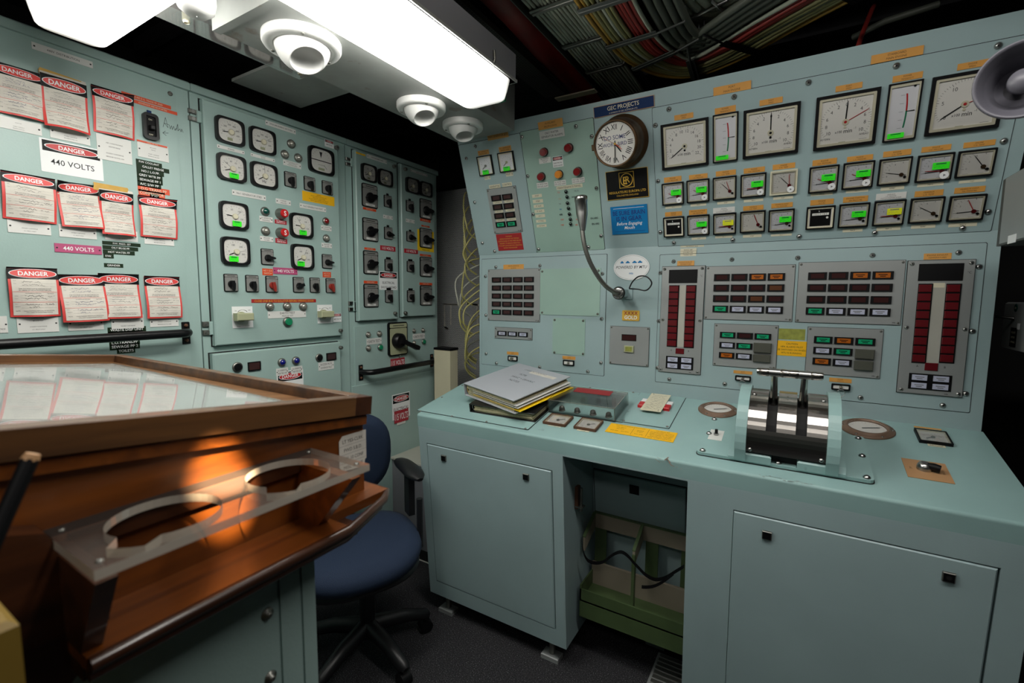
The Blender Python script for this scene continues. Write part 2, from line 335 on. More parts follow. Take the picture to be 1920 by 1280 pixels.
def spart(name, S, mb, parent, u=0, v=0, n=0, rot=0, label=None, kind=None): return part(name, mb, parent, M=parent.matrix_basis.inverted() @ S.M(u, v, n, rot), label=label, kind=kind)
# ------------------------------------------------------------------ the console
con = thing('control_console', 'long pale green steel control console with sloping desk, kneehole and leaning instrument wall', 'console', Matrix.Translation((-.4, 1.55, 0)))
X0, X1 = -.70 * S_, .264 * S_
kt = S_ * .2905                                      # slant height of the leaning band
wpart('upright_panel', xprism(MB(), [(YP, ZB - .02), (YP, ZS), (YP + .03, ZS), (YP + .03, ZB - .02)], X0, X1, 'paint_console'), con)
top = KP.w(0, kt); bk = KP.w(0, kt, -.03); bk0 = KP.w(0, 0, -.03)
wpart('leaning_panel', xprism(MB(), [(YP, ZS), (top[1], top[2]), (bk[1], bk[2]), (bk0[1], bk0[2])], X0 - .004, X1 + .006, 'paint_console'), con)
e = .008; prof = [(YP + .02, ZB + .004 - .002), (YP, ZB)]
a0 = be + pi / 2; a1 = pi + (pi / 2 - ga) - .0
c_ = np.array([YF, ZF]) + np.array([e * 1.05, -e * .95])
nose = [(c_[0] + e * cos(t), c_[1] + e * sin(t)) for t in np.linspace(a0, pi + .08, 5)]
fb = FP.w(0, -.05); prof = [(YP, ZB)] + nose + [(fb[1], fb[2]), (fb[1] + .02, fb[2]), (YP, ZB - .03)]
wpart('desk_top', xprism(MB(), prof, -1.256, X1 + .004, 'paint_desk'), con)
def frect(S, x0, y0, x1, y1): a = S.uv(x0, y0); b = S.uv(x1, y1); return a[0], b[0], b[1], a[1]
PB = -(ZF - .088) / sin(ga)
KX0, KX1 = -.6245, -.2325
dl = frect(FP, 800, 830, 1042.5, 1181); dr = (FP.uv(1375, 955)[0], FP.uv(1877, 1066)[0], PB + .05, FP.uv(1375, 955)[1])
kz = FP.uv(1055, 855)[1]
def frame(x0, x1, d, name):
    mb = MB(); m = 'paint_console'
    mb.ring([(x0, PB), (x1, PB), (x1, -.045), (x0, -.045)], [(d[0], d[2]), (d[1], d[2]), (d[1], d[3]), (d[0], d[3])], -.02, 0, m, -.02)
    spart(name, FP, mb, con)
frame(-1.254, KX0, dl, 'left_pedestal_frame'); frame(KX1, X1 - .01, dr, 'right_pedestal_frame')
spart('kneehole_header', FP, MB().box(KX0, KX1, kz, -.045, -.02, 0, 'paint_console'), con)
con.children  # doors
def door(d, locks, big=0):
    mb = MB().box(d[0] - .004, d[1] + .004, d[2] - .004, d[3] + .004, -.024, -.021, 'matte_black')
    g = .004; p = spart('cabinet_door', FP, mb.box(d[0] + .001, d[1] - g, d[2] + g * .6, d[3] - g, -.02, .001, 'paint_console', .003), con)
    for (x, y, sty) in locks:
        u, v = FP.uv(x, y); l = MB().box(-.0115, .0115, -.0115, .0115, 0, .006, 'steel_dull', .001).box(-.0095, .0095, -.0095, .0095, .006, .0066, 'black')
        if sty: l.cyl(0, 0, .005, .0066, .0069, 'matte_black')
        part('door_latch', l, p, M=FP.M(u, v, .001).copy() if False else Matrix.Translation((u, v, .001)))
door(dl, [(833, 858, 0), (987, 893, 0)]); door(dr, [(1438, 1002, 0), (1778, 1080, 1)])
def side(x0, x1, z0, name, yb, zt=0):
    f0 = FP.w(0, PB, -.02); f1 = FP.w(0, -.05, -.02)
    wpart(name, xprism(MB(), [(f0[1], f0[2]), (f1[1], f1[2]), (yb, ZB - .03), (yb, f0[2])], x0, x1, 'paint_console'), con)
side(-1.254, -1.246, 0, 'end_panel', 2.05); side(KX0 - .008, KX0, 0, 'kneehole_side', 2.05); side(KX1, KX1 + .008, 0, 'kneehole_side', 2.05); side(X1 - .018, X1 - .01, 0, 'end_panel', 2.05)
wpart('pedestal_base', wbox(-1.246, KX0 - .008, YF + .09, 2.05, .085, .092, 'paint_console'), con)
wpart('pedestal_base', wbox(KX1 + .008, X1 - .02, YF + .09, 2.05, .085, .092, 'paint_console'), con)
# kneehole back with its own hatch
A = onX(1111, 873, KX0); B = onX(1120, 1152, KX0)
KB = Surf(A, (1, 0, 0), (0, A[1] - B[1], A[2] - B[2])); KB.V = KB.V / np.linalg.norm(KB.V); KB.N = np.cross(KB.U, KB.V); kh = float(np.linalg.norm(A - B))
kb = spart('kneehole_back', KB, MB().box(0, KX1 - KX0, -kh, .16, -.01, 0, 'paint_console'), con)
spart('kneehole_hatch', KB, MB().box(.004, KX1 - KX0 - .045, -kh + .05, -.008, .0, .002, 'matte_black').box(.007, KX1 - KX0 - .05, -kh + .056, -.011, .002, .008, 'paint_console', .003).box(.145, .180, -.075, -.04, .008, .012, 'black', .002), con)
hx = onX(1080, 930, KX0)
wpart('door_catch', MB().box(KX0, KX0 + .012, hx[1] - .012, hx[1] + .012, hx[2] - .04, hx[2] + .04, 'rust', .002).tube([(KX0 + .02, hx[1], hx[2] - .05), (KX0 + .02, hx[1], hx[2] + .035)], .005, 'steel_dull').box(KX0, KX0 + .03, hx[1] - .014, hx[1] + .014, hx[2] - .035, hx[2] - .03, 'steel_dull'), con)
for x in (-1.19, -.70, -.20, .40):
    wpart('foot', MB().box(x - .035, x + .035, YF + .085, YF + .13, 0, .018, 'plate_grey', .003).cyl(x, YF + .11, .012, .018, .086, 'steel_dull', 10), con)
wpart('foot', MB().box(-.42, -.35, 1.72, 1.77, 0, .02, 'plate_grey', .003).cyl(-.385, 1.745, .014, .02, .14, 'steel_dull', 10), con)
# green two-bay rack strapped across the kneehole
rk = thing('battery_rack', 'green steel two-bay rack with a black strap hanging across the kneehole', 'rack', Matrix.Translation((-.43, 1.6, .45)))
rx0, rx1, ry0, ry1 = KX0 + .018, KX1 - .004, 1.50, 1.635
rt = onX(1108, 968, KX0 + .02)[2]; rzb = onY(1180, 1105, 1.52)[2]
mid = (rx0 + rx1) / 2
wpart('back_rail', MB().box(rx0, rx1, ry1 - .012, ry1, rt - .055, rt, 'felt').box(rx0, rx1, ry1 - .013, ry1 + .001, rt, rt + .004, 'rack_green'), rk)
for x in (rx0, mid - .004, rx1 - .008):
    yf = ry0 + .02; m = MB(); xprism(m, [(yf, rt - .05), (ry1 - .012, rt), (ry1 - .012, rt + .004), (yf, rt - .046)], x - .002, x + .009, 'rack_green'); xprism(m, [(yf, rt - .10), (ry1 - .012, rt - .055), (ry1 - .012, rt), (yf, rt - .05)], x, x + .008, 'felt'); wpart('side_arm', m, rk)
wpart('divider', wbox(mid - .004, mid + .006, ry0 + .012, ry0 + .03, rzb - .09, rt - .06, 'rack_green'), rk)
for x in (rx0 + .005, mid + .012, rx1 - .05): wpart('upright', wbox(x, x + .045, ry1 - .006, ry1 - .001, rzb - .09, rt - .055, 'rack_green'), rk)
wpart('tray_floor', wbox(rx0, rx1, ry0, ry1, rzb - .09, rzb - .085, 'rack_green'), rk); wpart('tray_back', wbox(rx0, rx1, ry1 - .02, ry1 - .008, rzb - .085, rzb - .0, 'felt'), rk)
wpart('tray_lip', wbox(rx0, rx1, ry0, ry0 + .006, rzb - .09, rzb - .045, 'rack_green', 0), rk); wpart('tray_skirt', wbox(rx0, rx1, ry0, ry0 + .006, rzb - .15, rzb - .091, 'rack_green'), rk)
for x in (rx0, rx1 - .005): wpart('tray_side', wbox(x, x + .005, ry0, ry1, rzb - .09, rzb - .03, 'rack_green'), rk)
def strap(pts, y, w, m='black_satin'):
    mb = MB(); P = spline([onY(x, y_, y) for x, y_ in pts], 4); n = len(P)
    vs = [(p[0], p[1] - (.012 * sin(i * .33)), p[2] + d) for i, p in enumerate(P) for d in (-w / 2, w / 2)]
    mb.add(vs, [(2 * i, 2 * i + 2, 2 * i + 3, 2 * i + 1) for i in range(n - 1)], m, True)
    mb.add([(a, b + .002, c) for a, b, c in vs], [(2 * i + 1, 2 * i + 3, 2 * i + 2, 2 * i) for i in range(n - 1)], m, True); return mb
wpart('strap', strap([(1090, 1008), (1097, 1035), (1108, 1052), (1128, 1056), (1148, 1042), (1166, 1034), (1180, 1040), (1192, 1058), (1208, 1080), (1225, 1088), (1245, 1082), (1268, 1068), (1282, 1062)], 1.50, .012), rk)
wpart('strap_end', strap([(1203, 1100), (1225, 1096), (1245, 1088), (1262, 1078)], 1.49, .011), rk)
# ------------------------------------------------------------------ plates of the console
def plate(S, q, m, parent, name='screwed_panel', th=.0022, gap=.0016, r=.004, off=0, label=None):
    u, v, w, h = rect(S, q, off); mb = MB().prism(rr(w + gap * 2, h + gap * 2, r), 0, .0009, 'matte_black').prism(rr(w, h, r), .0009, th, m)
    return spart(name, S, mb, parent, u, v, off, label=label)
zoom(840, 180, 4.2675)
plate(KP, (85, 395, 712, 1252), 'paint_console', con); pp = plate(KP, (578, 290, 1255, 1225), 'paint_green', con, label='light green panel')
screws(KP, [(592, 328), (1150, 323), (638, 642), (1188, 738), (682, 945), (1225, 1118), (725, 1225), (1124, 1208), (218, 402), (147, 500), (214, 850), (276, 1175), (373, 1242), (1023, 243)], con, .002)
zoom(0, 0, 1)
plate(KP, (1223, 203, 1857, 432.5), 'paint_console', con)
zoom(1220, 130, 6.4); screws(KP, [(220, 478), (1003, 330), (58, 672), (1895, 158)], con, .002, None, 1.5)
zoom(1220, 300, 6.4); screws(KP, [(88, 252), (115, 865), (277, 992), (985, 957), (1783, 917)], con, .002)
zoom(1500, 80, 4.571); screws(KP, [(827, 198), (1747, 842), (1700, 25)], con, .002, None, 1.5)
zoom(1490, 260, 4.465); screws(KP, [(1620, 610), (1405, 748), (670, 787), (37, 818)], con, .002)
zoom(880, 470, 5.333)
plate(CP, (128, 85, 1345, 1250), 'paint_console', con)
screws(CP, [(265, 162), (706, 148), (162, 255), (1330, 230), (166, 645), (1323, 680), (168, 1028), (1316, 1120), (272, 1125), (703, 1163), (1185, 1208)], con, .002)
p1 = plate(CP, (715, 185, 1305, 655), 'paint_green', con, 'blanking_plate', .0045, off=.0); screws(CP, [(730, 207), (1292, 198), (728, 617), (1283, 632)], p1 and con, .0045, SCREW_S)
plate(CP, (840, 670, 1155, 1050), 'paint_green', con, 'blanking_plate', .0045); screws(CP, [(853, 692), (1138, 700), (850, 1015), (1137, 1030)], con, .0045, SCREW_S)
zoom(0, 0, 1); plate(CP, (1238, 478, 1817, 773), 'paint_console', con)
zoom(1220, 460, 4.923); screws(CP, [(212, 148), (750, 130), (1358, 115), (90, 253), (75, 697), (62, 1128), (172, 1235), (685, 1278)], con, .002)
zoom(1480, 460, 3.764); screws(CP, [(587, 70), (1195, 50), (1340, 150), (1290, 605), (1243, 1045), (1082, 1128), (502, 1073)], con, .002)
zoom(780, 640, 3.692)
plate(DP, (330, 290, 775, 612), 'paint_desk', con)
d0 = rect(DP, (330, 290, 775, 612))
screws(DP, [(28, 482), (248, 518), (488, 556), (757, 603), (180, 387), (322, 305)], con, .002, SCREW_S, 1.3)
dk = Surf(DP.w(0, 0), DP.U, DP.V)
# ------------------------------------------------------------------ the switchboards
def cab(label, y0, y1):
    t = thing('switchboard_cabinet', label, 'switchboard', Matrix.Translation((XL - .25, (y0 + y1) / 2, 0)))
    zt = H + .385 * -XL
    wpart('cabinet_body', MB().box(XL - .5, XL, y0 + .001, y1 - .001, .06, zt, 'paint'), t)
    wpart('top_channel', MB().box(XL - .02, XL + .014, y0, y1, zt - .012, zt + .014, 'paint', .004), t); wpart('plinth', MB().box(XL - .5, XL - .01, y0, y1, 0, .06, 'black'), t)
    return t
yA = LW.uv(352, 163)[0]; yB = LW.uv(650, 440)[0]; yC = 1.1875 * -XL
c1 = cab('tall pale green switchboard cabinet hung with red danger tags, left', -.8, yA)
c2 = cab('pale green switchboard cabinet with synchronising meters, middle of three', yA + .002, yB)
c3 = cab('pale green switchboard cabinet with big isolator handle, beside the perforated bulkhead', yB + .002, yC)
L1 = Surf((XL + .004, 0, 0), (0, 1, 0), (0, 0, 1)); LD = Surf((XL + .024, 0, 0), (0, 1, 0), (0, 0, 1))
a = L1.uv(206, 116); b_ = L1.uv(336, 300)
w = b_[0] + .78; wpart('screwed_panel', MB(), c1) if False else spart('screwed_panel', LW, MB().prism(rr(w, 1.0, .02, 5), 0, .004, 'paint'), c1, b_[0] - w / 2, a[1] - .5)
zoom(0, 50, 5.333); screws(L1, [(1700, 670)], c1, 0, SCREW_S, 2)
def ldoor(q, t, knobs=(), th=.024, name='hinged_door'):
    u, v, w, h = rect(LD, q); g = .004
    d = spart(name, LW, MB().box(-w / 2 - g, w / 2 + g, -h / 2 - g, h / 2 + g, 0, .0012, 'matte_black').box(-w / 2, w / 2, -h / 2, h / 2, .0012, th, 'paint', .004), t, u, v)
    return d, u, v
def knob(S, parent, x, y, r=.009, m='steel_dull'):
    u, v = at(S, x, y, .008); k = S.M(u, v)
    return part('lock_knob', MB().lathe([(r, 0), (r, .012), (r * .8, .014)], m, 14).line(-r * .6, 0, r * .6, 0, .002, .0143, 'matte_black'), parent, M=parent.matrix_basis.inverted() @ k)
def hinge(S, parent, q):
    u, v, w, h = rect(S, q, .006); mb = MB().box(-w / 2, w * .25, h * .12, h / 2, 0, .008, 'steel_dull', .002).box(-w / 2, w * .25, -h / 2, -h * .12, 0, .008, 'steel_dull', .002).box(w * .1, w / 2, -h / 2, h / 2, 0, .011, 'paint', .002)
    for s in (-1, 1): mb.cyl(-w * .18, s * h * .3, w * .14, .008, .0095, 'steel', 8)
    return part('hinge', mb, parent, M=parent.matrix_basis.inverted() @ S.M(u, v))
zoom(0, 0, 1)
ldoor((380, 184, 643, 629), c2); ldoor((399, 664, 644.5, 860), c2)
ldoor((666, 280, 747, 598), c3); ldoor((751.5, 306, 817, 591), c3)
lw3 = rect(L1, (664, 612, 816, 700)); spart('screwed_panel', LW, MB().box(-lw3[2] / 2, lw3[2] / 2, -lw3[3] / 2, lw3[3] / 2, 0, .004, 'paint', .001), c3, lw3[0], lw3[1])
lo3 = rect(L1, (672, 722, 814, 832)); spart('screwed_panel', LW, MB().box(-lo3[2] / 2 - .04, lo3[2] / 2, -lo3[3] / 2 - .3, lo3[3] / 2, 0, .006, 'paint', .002), c3, lo3[0], lo3[1])
zoom(360, 180, 6.4); hinge(LW, c2, (-45, 140, 120, 330)); knob(LD, c2, 1740, 618)
zoom(380, 500, 5.817); hinge(LW, c2, (0, 600, 115, 742)); hinge(LW, c3, (1597, 378, 1678, 482)); knob(LD, c2, 1510, 697, .008); knob(LD, c2, 1512, 882, .008)
zoom(640, 260, 7.527); hinge(LW, c3, (65, 255, 165, 400)); knob(LD, c3, 752, 390); knob(LD, c3, 910, 430)
zoom(640, 420, 4.571); hinge(LW, c3, (65, 662, 122, 745)); knob(LD, c3, 465, 765); knob(LD, c3, 553, 762)
# black grab rails
def rail(label, p0, p1, br, off):
    t = thing('grab_rail', label, 'rail', Matrix.Translation((XL, p1[0], p1[1])))
    P = [(XL + .005, p0[0], p0[1])] + [(XL + off * sin(a), p0[0] + off * .6 * (1 - cos(a)), p0[1]) for a in np.linspace(.5, pi / 2, 5)]
    Q = [(XL + off * sin(a), p1[0] - off * .6 * (1 - cos(a)), p1[1]) for a in np.linspace(pi / 2, .5, 5)] + [(XL + .005, p1[0], p1[1])]
    wpart('bar', MB().tube(P + Q, .0135, 'black_satin', 14), t)
    for p in ((p0, p1) if br else (p1,)):
        wpart('bracket', MB().box(XL, XL + .007, p[0] - .012, p[0] + .012, p[1] - .04, p[1] + .034, 'black_satin', .002).add([], [], 'rust'), t)
        for d in (-.028, .022): part('bolt', MB().lathe([(.006, 0), (.006, .004), (.003, .006)], 'rust', 8), t, M=t.matrix_basis.inverted() @ Matrix(((0, 0, 1, XL + .007), (1, 0, 0, p[0]), (0, 1, 0, p[1] + d), (0, 0, 0, 1))))
a = LW.uv(347, 622); rail('long black steel grab rail under the lowest row of danger tags', (-.7, a[1] - .005), a, 0, .06)
a = LW.uv(675, 697); b_ = LW.uv(808, 677); rail('short black grab rail below the big isolator handle', a, (b_[0], a[1]), 1, .06)
# plinth box and trunking in the corner
zt = onY(757, 860, .935 * S_)[2]
pb = thing('equipment_box', 'low grey box with pale ledge in the corner behind the office chair', 'box', Matrix.Translation((-1.5, 1.95, 0)))
wpart('box_body', wbox(XL + .008, -1.262, .935 * S_, 2.3, .055, zt - .012, 'box_grey'), pb); wpart('ledge', wbox(XL + .008, -1.258, .935 * S_ - .01, 2.3, zt - .012, zt, 'ledge', .003), pb)
wpart('kick_strip', wbox(XL + .008, -1.262, .935 * S_ - .003, 2.3, .004, .055, 'matte_black'), pb); wpart('floor_trim', wbox(XL + .008, -1.262, .935 * S_ - .008, 2.3, 0, .004, 'white'), pb)
pt = onY(814, 655, 1.95); p2 = onY(844, 655, 1.95); p3 = onX(858, 655, p2[0])
tr = thing('cable_trunking', 'cream cable trunking post with a black cap standing in the corner', 'trunking', Matrix.Translation((pt[0], 1.98, zt)))
wpart('post', MB().box(pt[0], p2[0], 1.95, p3[1], zt, pt[2], 'trunk_cream', .002), tr); wpart('cap', MB().box(pt[0] - .002, p2[0] + .002, 1.948, p3[1] + .004, pt[2], pt[2] + .012, 'black', .002), tr)
# coiled plastic tubes behind the console's left edge
zoom(820, 280, 3.05)
arcs = [(160, 250, 150, 330, 168, 440), (178, 330, 150, 400, 162, 540), (195, 405, 155, 480, 160, 590), (205, 440, 152, 560, 165, 640), (215, 480, 150, 580, 162, 640), (225, 570, 165, 640, 160, 700), (235, 625, 165, 660, 140, 815),
        (240, 770, 150, 850, 128, 950), (242, 805, 135, 900, 130, 985), (242, 850, 160, 910, 150, 985), (243, 920, 185, 990, 165, 1130), (243, 950, 170, 1030, 162, 1140), (243, 1000, 180, 1040, 158, 1180),
        (243, 1040, 180, 1080, 160, 1150), (243, 1130, 185, 1170, 160, 1235), (243, 1160, 190, 1180, 158, 1220)]
def tube_arc(a, m, i):
    y = 1.93 + .02 * (i % 4); pts = []
    P = [onY(*px(a[0] + 30, a[1] + 8), y + .12), onY(*px(a[0], a[1]), y + .05), onY(*px(a[2], a[3]), y), onY(*px(a[4], a[5]), y - .01), onY(*px(a[4] + 20, a[5] + 45), y + .02), onY(*px(a[4] + 60, a[5] + 75), y + .06)]
    n = len(P)
    for k in range(n - 1):
        p0, p1, p2_, p3_ = P[max(k - 1, 0)], P[k], P[k + 1], P[min(k + 2, n - 1)]
        for t in np.linspace(0, 1, 6)[:-1 if k < n - 2 else None]:
            pts.append(tuple(.5 * (2 * p1 + (p2_ - p0) * t + (2 * p0 - 5 * p1 + 4 * p2_ - p3_) * t * t + (3 * p1 - p0 - 3 * p2_ + p3_) * t ** 3)))
    return MB().tube(pts, .0042, m, 8)
for i, a in enumerate(arcs): solo('plastic_tube', 'thin yellowish plastic tube looping out behind the console edge', 'tube', Matrix.Identity(4), tube_arc(a, 'tube_yellow', i), 'yellowish tubes looping behind the console')
for i, (a, l) in enumerate((((240, 660, 110, 740, 118, 870), 'greyish plastic tube, widest upper loop behind the console edge'), ((240, 725, 150, 790, 130, 880), 'greyish plastic tube looping just under the widest loop'), ((243, 1085, 180, 1120, 162, 1180), 'greyish plastic tube, lowest grey loop beside the console'))):
    solo('plastic_tube', l, 'tube', Matrix.Identity(4), tube_arc(a, 'tube_pale', i + 1))
# ------------------------------------------------------------------ instruments: builders
STY = {'o': ('orange_plate', 'ink_brown', .0012, 'orange'), 'w': ('label_white', 'ink', .0016, 'white'), 'c': ('cream', 'ink', .0006, 'cream'), 'r': ('red_plate', 'gold', .001, 'red'), 'm': ('magenta', 'bright_white', .002, 'magenta'),
       'v': ('volt_red', 'bright_white', .0016, 'red'), 'g': ('green_tape', 'bright_white', .0007, 'dark green'), 't': ('orange_tape', 'cream', .0007, 'orange'), 'y': ('warn_yellow', 'ink', .001, 'yellow'), 'k': ('black', 'bright_white', .001, 'black')}
def sign(S, q, lines, sty, label, cat='label', name='label_plate', group=None, off=0, sc=True, bold=0, hs=None, rot=0, ms=.6, st=None):
    u, v, w, h = rect(S, q, off) if len(q) == 4 and not isinstance(q, dict) else q
    m, ink, th, _ = STY[sty]; mb = MB().box(-w / 2, w / 2, -h / 2, h / 2, 0, th, m, 0)
    n = len(lines)
    if n:
        tot = h * (.82 if n > 1 else .9); pit = tot / n; lw = w * (.74 if (sty in 'wmv' and sc) else .92)
        for i, t in enumerate(lines):
            if not t: continue
            k = (hs[i] if hs else ms); mb.text(t, 0, tot / 2 - pit * (i + .5), pit * k, th + .00012, ink, lw, bold=bold)
    if sc and sty in 'wm': 
        for a in (-1, 1): mb.cyl(a * (w / 2 - min(.005, w * .08)), 0, min(.0022, h * .18), th, th + .0003, 'ink', 8)
    return solo(name, label, cat, S.M(u, v, off, rot), mb, group)
def hand(mb, x0, x1, y, h, z, m='ink_blue', n=None, seed=0):      # a handwritten scribble
    q = random.Random(seed); n = n or max(4, int((x1 - x0) / h * 2.2)); px_, py_ = x0, y
    for i in range(1, n + 1):
        X = x0 + (x1 - x0) * i / n; Y = y + (q.random() - .5) * h
        if q.random() > .16: mb.line(px_, py_, X, Y, h * .13, z, m)
        px_, py_ = X, Y
def sticker(parent, w, h, x, y, z, m='sticker_green'):
    mb = MB().box(-w / 2, w / 2, -h / 2, h / 2, 0, .0004, m); d = 'ink_grey' if m == 'sticker_yellow' else 'lamp_green'
    mb.line(-w * .3, h * .3, w * .3, h * .3, h * .14, .00046, d)
    for i in range(3): hand(mb, -w * .42, w * .3, h * (.1 - i * .19), h * .14, .00046, d, 7, i)
    part('calibration_sticker', mb, parent, (x, y, z), label=('yellow' if m == 'sticker_yellow' else 'green') + ' calibration sticker')
def needle(r0, r1, w, ang, z, m, tip=.35):
    c, s = cos(ang), sin(ang); P = [(-r0, -w / 2), (r1 * .8, -w / 2), (r1, -w / 2 * tip), (r1, w / 2 * tip), (r1 * .8, w / 2), (-r0, w / 2)]
    return MB().prism([(x * c - y * s, x * s + y * c) for x, y in P], z, z + .0006, m)
def ticks(mb, cx, cy, r, a0, a1, n, big, z, lw, l1, l2, m='ink'):
    for i in range(n + 1):
        a = a0 + (a1 - a0) * i / n; l = l2 if i % big == 0 else l1
        mb.line(cx + cos(a) * (r - l), cy + sin(a) * (r - l), cx + cos(a) * r, cy + sin(a) * r, lw * (1.3 if i % big == 0 else 1), z, m)
def glass(parent, w, h, z, r=.002): part('glass', MB().prism(rr(w, h, r), z, z + .0008, 'glass_clear'), parent)
def bez(w, h, t, m, z1, zi, r=.001, inner=.0016): return MB().ring(rr(w, h, r, 1), rr(w - 2 * t, h - 2 * t, inner, 1), 0, z1, m, zi)
def sq_gauge(S, q, label, sty='e', nd=183, red=None, st=None, disc=0, frame='black', hub='lens_red', group=None, unit='bar', gl=True):
    u, v, w, h = rect(S, q, .006); t = thing('panel_gauge', label, 'gauge', S.M(u, v), group); b = w * .055
    part('bezel', bez(w, h, b, frame, .009, .003), t); w2, h2 = w - 2 * b, h - 2 * b
    part('inner_frame', MB().ring(rr(w2, h2, .001, 1), rr(w2 * .9, h2 * .9, .001, 1), .003, .0076, 'cream', .004), t)
    d = MB().box(-w2 / 2, w2 / 2, -h2 / 2, h2 / 2, 0, .004, 'dial_blue' if st else 'dial'); z = .0041
    cx, cy = .22 * w, -.15 * h
    if sty == 'e':
        ticks(d, cx, cy, w * .57, rad(184), rad(88), 10, 5, z, .0004, w * .05, w * .07)
        for i, s in enumerate(('0', '2', '4', '6')[: 4]):
            a = rad(184 - 32 * i); d.text(s, cx + cos(a) * w * .44, cy + sin(a) * w * .44, h * .055, z)
        d.text(unit, -w * .33, h * .33, h * .06, z); d.line(-w * .3, -h * .37, -w * .15, -h * .37, .0005, z, 'ink_grey'); d.line(w * .1, -h * .37, w * .25, -h * .37, .0005, z, 'ink_grey')
        part('dial', d, t)
        part('needle', needle(w * .14, w * .5, w * .022, rad(nd), .0046, 'black'), t)
        if red: part('red_needle', needle(0, w * .48, w * .022, rad(red), .0054, 'red'), t).location = (cx, cy, 0)
        t.children[-1 if not red else -2].location = (cx, cy, 0)
        part('hub', MB().cyl(0, 0, w * .07, .004, .0068, 'lens_red' if hub == 'lens_red' else 'brass_old', 14), t, (cx, cy, 0))
        if disc: part('seal_disc', MB().cyl(0, 0, w * .13, .0095, .0105, 'bright_white', 18).cyl(0, 0, w * .05, .0105, .0106, 'ink_grey', 3), t, (w * (.27 + .02 * disc), -h * .3, 0), label='round white sticker')
        else: part('adjuster', MB().cyl(0, 0, w * .045, .004, .0075, 'black', 10), t, (w * .33, -h * .25, 0))
        if st: sticker(t, w * .46, h * .25, w * .16, h * .06, .0105, st)
    if sty == 'h':                                        # running hours counter
        part('dial', d, t); part('face', MB().box(-w * .36, w * .36, -h * .36, h * .36, .004, .0056, 'black'), t)
        c = MB().box(-w * .29, w * .29, -h * .05, h * .05, 0, .001, 'white'); 
        for i in range(7): c.text(str((i * 37 + 3) % 10), -w * .23 + i * w * .072, 0, h * .065, .0011)
        c.text('h', -w * .05, h * .13, h * .07, .0002, 'bright_white'); part('counter', c, t, (0, h * .16, .0057))
        part('button', MB().cyl(0, 0, w * .045, 0, .001, 'white', 10), t, (w * .24, 0, .0057)); gl = False
    if sty == 's':                                        # engine or shaft speed
        cx, cy = -.0 * w, -.03 * h; nm, neg, dens = group_sp[label[-1]] if False else SP[unit]
        N = len(nm) - 1; a0, a1 = (rad(213), rad(-33)) if unit != 'x' else (rad(216), rad(-20))
        ticks(d, cx, cy, w * .41, a0, a1, N * dens, dens, z, .0006, w * .03, w * .05)
        for i, s in enumerate(nm):
            a = a0 + (a1 - a0) * i / N; d.text(s, cx + cos(a) * w * .31, cy + sin(a) * w * .31, h * .062, z)
        d.text('x100', -w * .1, -h * .2, h * .045, z, bold=.012); d.text('min', w * .05, -h * .195, h * .075, z, bold=.012); d.text('-1', w * .16, -h * .16, h * .04, z)
        if neg: d.text('ASTERN', -w * .31, -h * .31, h * .035, z, bold=.01); d.text('AHEAD', w * .31, -h * .29, h * .035, z, bold=.01)
        d.line(w * .24, -h * .38, w * .36, -h * .38, .0007, z, 'ink'); d.line(-w * .42, -h * .4, -w * .3, -h * .4, .0004, z, 'ink_grey')
        part('dial', d, t); part('needle', needle(0, w * .37, w * .022, rad(nd), .0046, 'black', .5), t, (cx, cy, 0))
        if red is not None: part('red_needle', needle(0, w * .4, w * .01, rad(red), .0054, 'red'), t, (cx, cy, 0))
        part('hub', MB().cyl(0, 0, w * .055, .004, .0062, 'cream', 16).cyl(0, 0, w * .024, .0062, .007, 'black' if red is None else 'red', 12), t, (cx, cy, 0))
        part('adjuster', MB().cyl(0, 0, w * .022, .004, .006, 'black' if red is None else 'cream', 10), t, (cx + w * .0, cy - h * .09, 0))
        part('maker_sticker', MB().box(-w * .055, w * .055, -h * .02, h * .02, 0, .0003, 'khaki'), t, (-w * .03, -h * .41, .0042))
    if sty == 't':                                        # power tendency
        for k in range(5): yy = h * (.28 - .14 * k); d.line(-w * .1, yy, w * .02, yy, .0006, z, 'ink')
        for k in range(10):
            y0_, y1_ = h * (.3 - .058 * k), h * (.3 - .058 * (k + 1)); X = lambda y: w * (.12 - .5 * (y / h) ** 2)
            d.add([(X(y0_) - w * .025, y0_, z), (X(y1_) - w * .025, y1_, z), (X(y1_) + w * .025, y1_, z), (X(y0_) + w * .025, y0_, z)], [(0, 1, 2, 3)], 'red' if k < 5 else 'button_green')
        part('dial', d, t); part('needle', MB().prism([(w * .12, -.0006), (w * .36, -.0012), (w * .36, .0012), (w * .12, .0006)], .0046, .0052, 'black'), t)
        part('adjuster', MB().cyl(0, 0, w * .04, .004, .006, 'black', 8), t, (w * .28, h * .41, 0))
        if st: sticker(t, w * .5, h * .09, -w * .12, -h * .4, .0102, st)
    if sty == 'c':                                        # small meter with central pivot
        cx, cy = 0, -.02 * h; ticks(d, cx, cy, w * .33, rad(225), rad(-40), 12, 3, z, .0005, w * .05, w * .08); part('dial', d, t)
        part('needle', needle(w * .06, w * .3, w * .03, rad(nd), .0046, 'black'), t, (cx, cy, 0)); part('hub', MB().cyl(0, 0, w * .07, .004, .0066, 'steel_dull' if hub != 'khaki' else 'khaki', 12), t, (cx, cy, 0))
        if st: sticker(t, w * .42, h * .22, -w * .02, -h * .34, .0104, st)
    if gl: glass(t, w2, h2, .0078)
    return t
SP = {'e': (('0', '2', '4', '6', '8', '10', '12', '14', '16', '18', '20', '22'), 0, 3), 's': (('10', '8', '6', '4', '2', '0', '2', '4', '6', '8', '10'), 1, 4), 'x': (('0', '5', '10', '15', '20', '22'), 0, 8)}
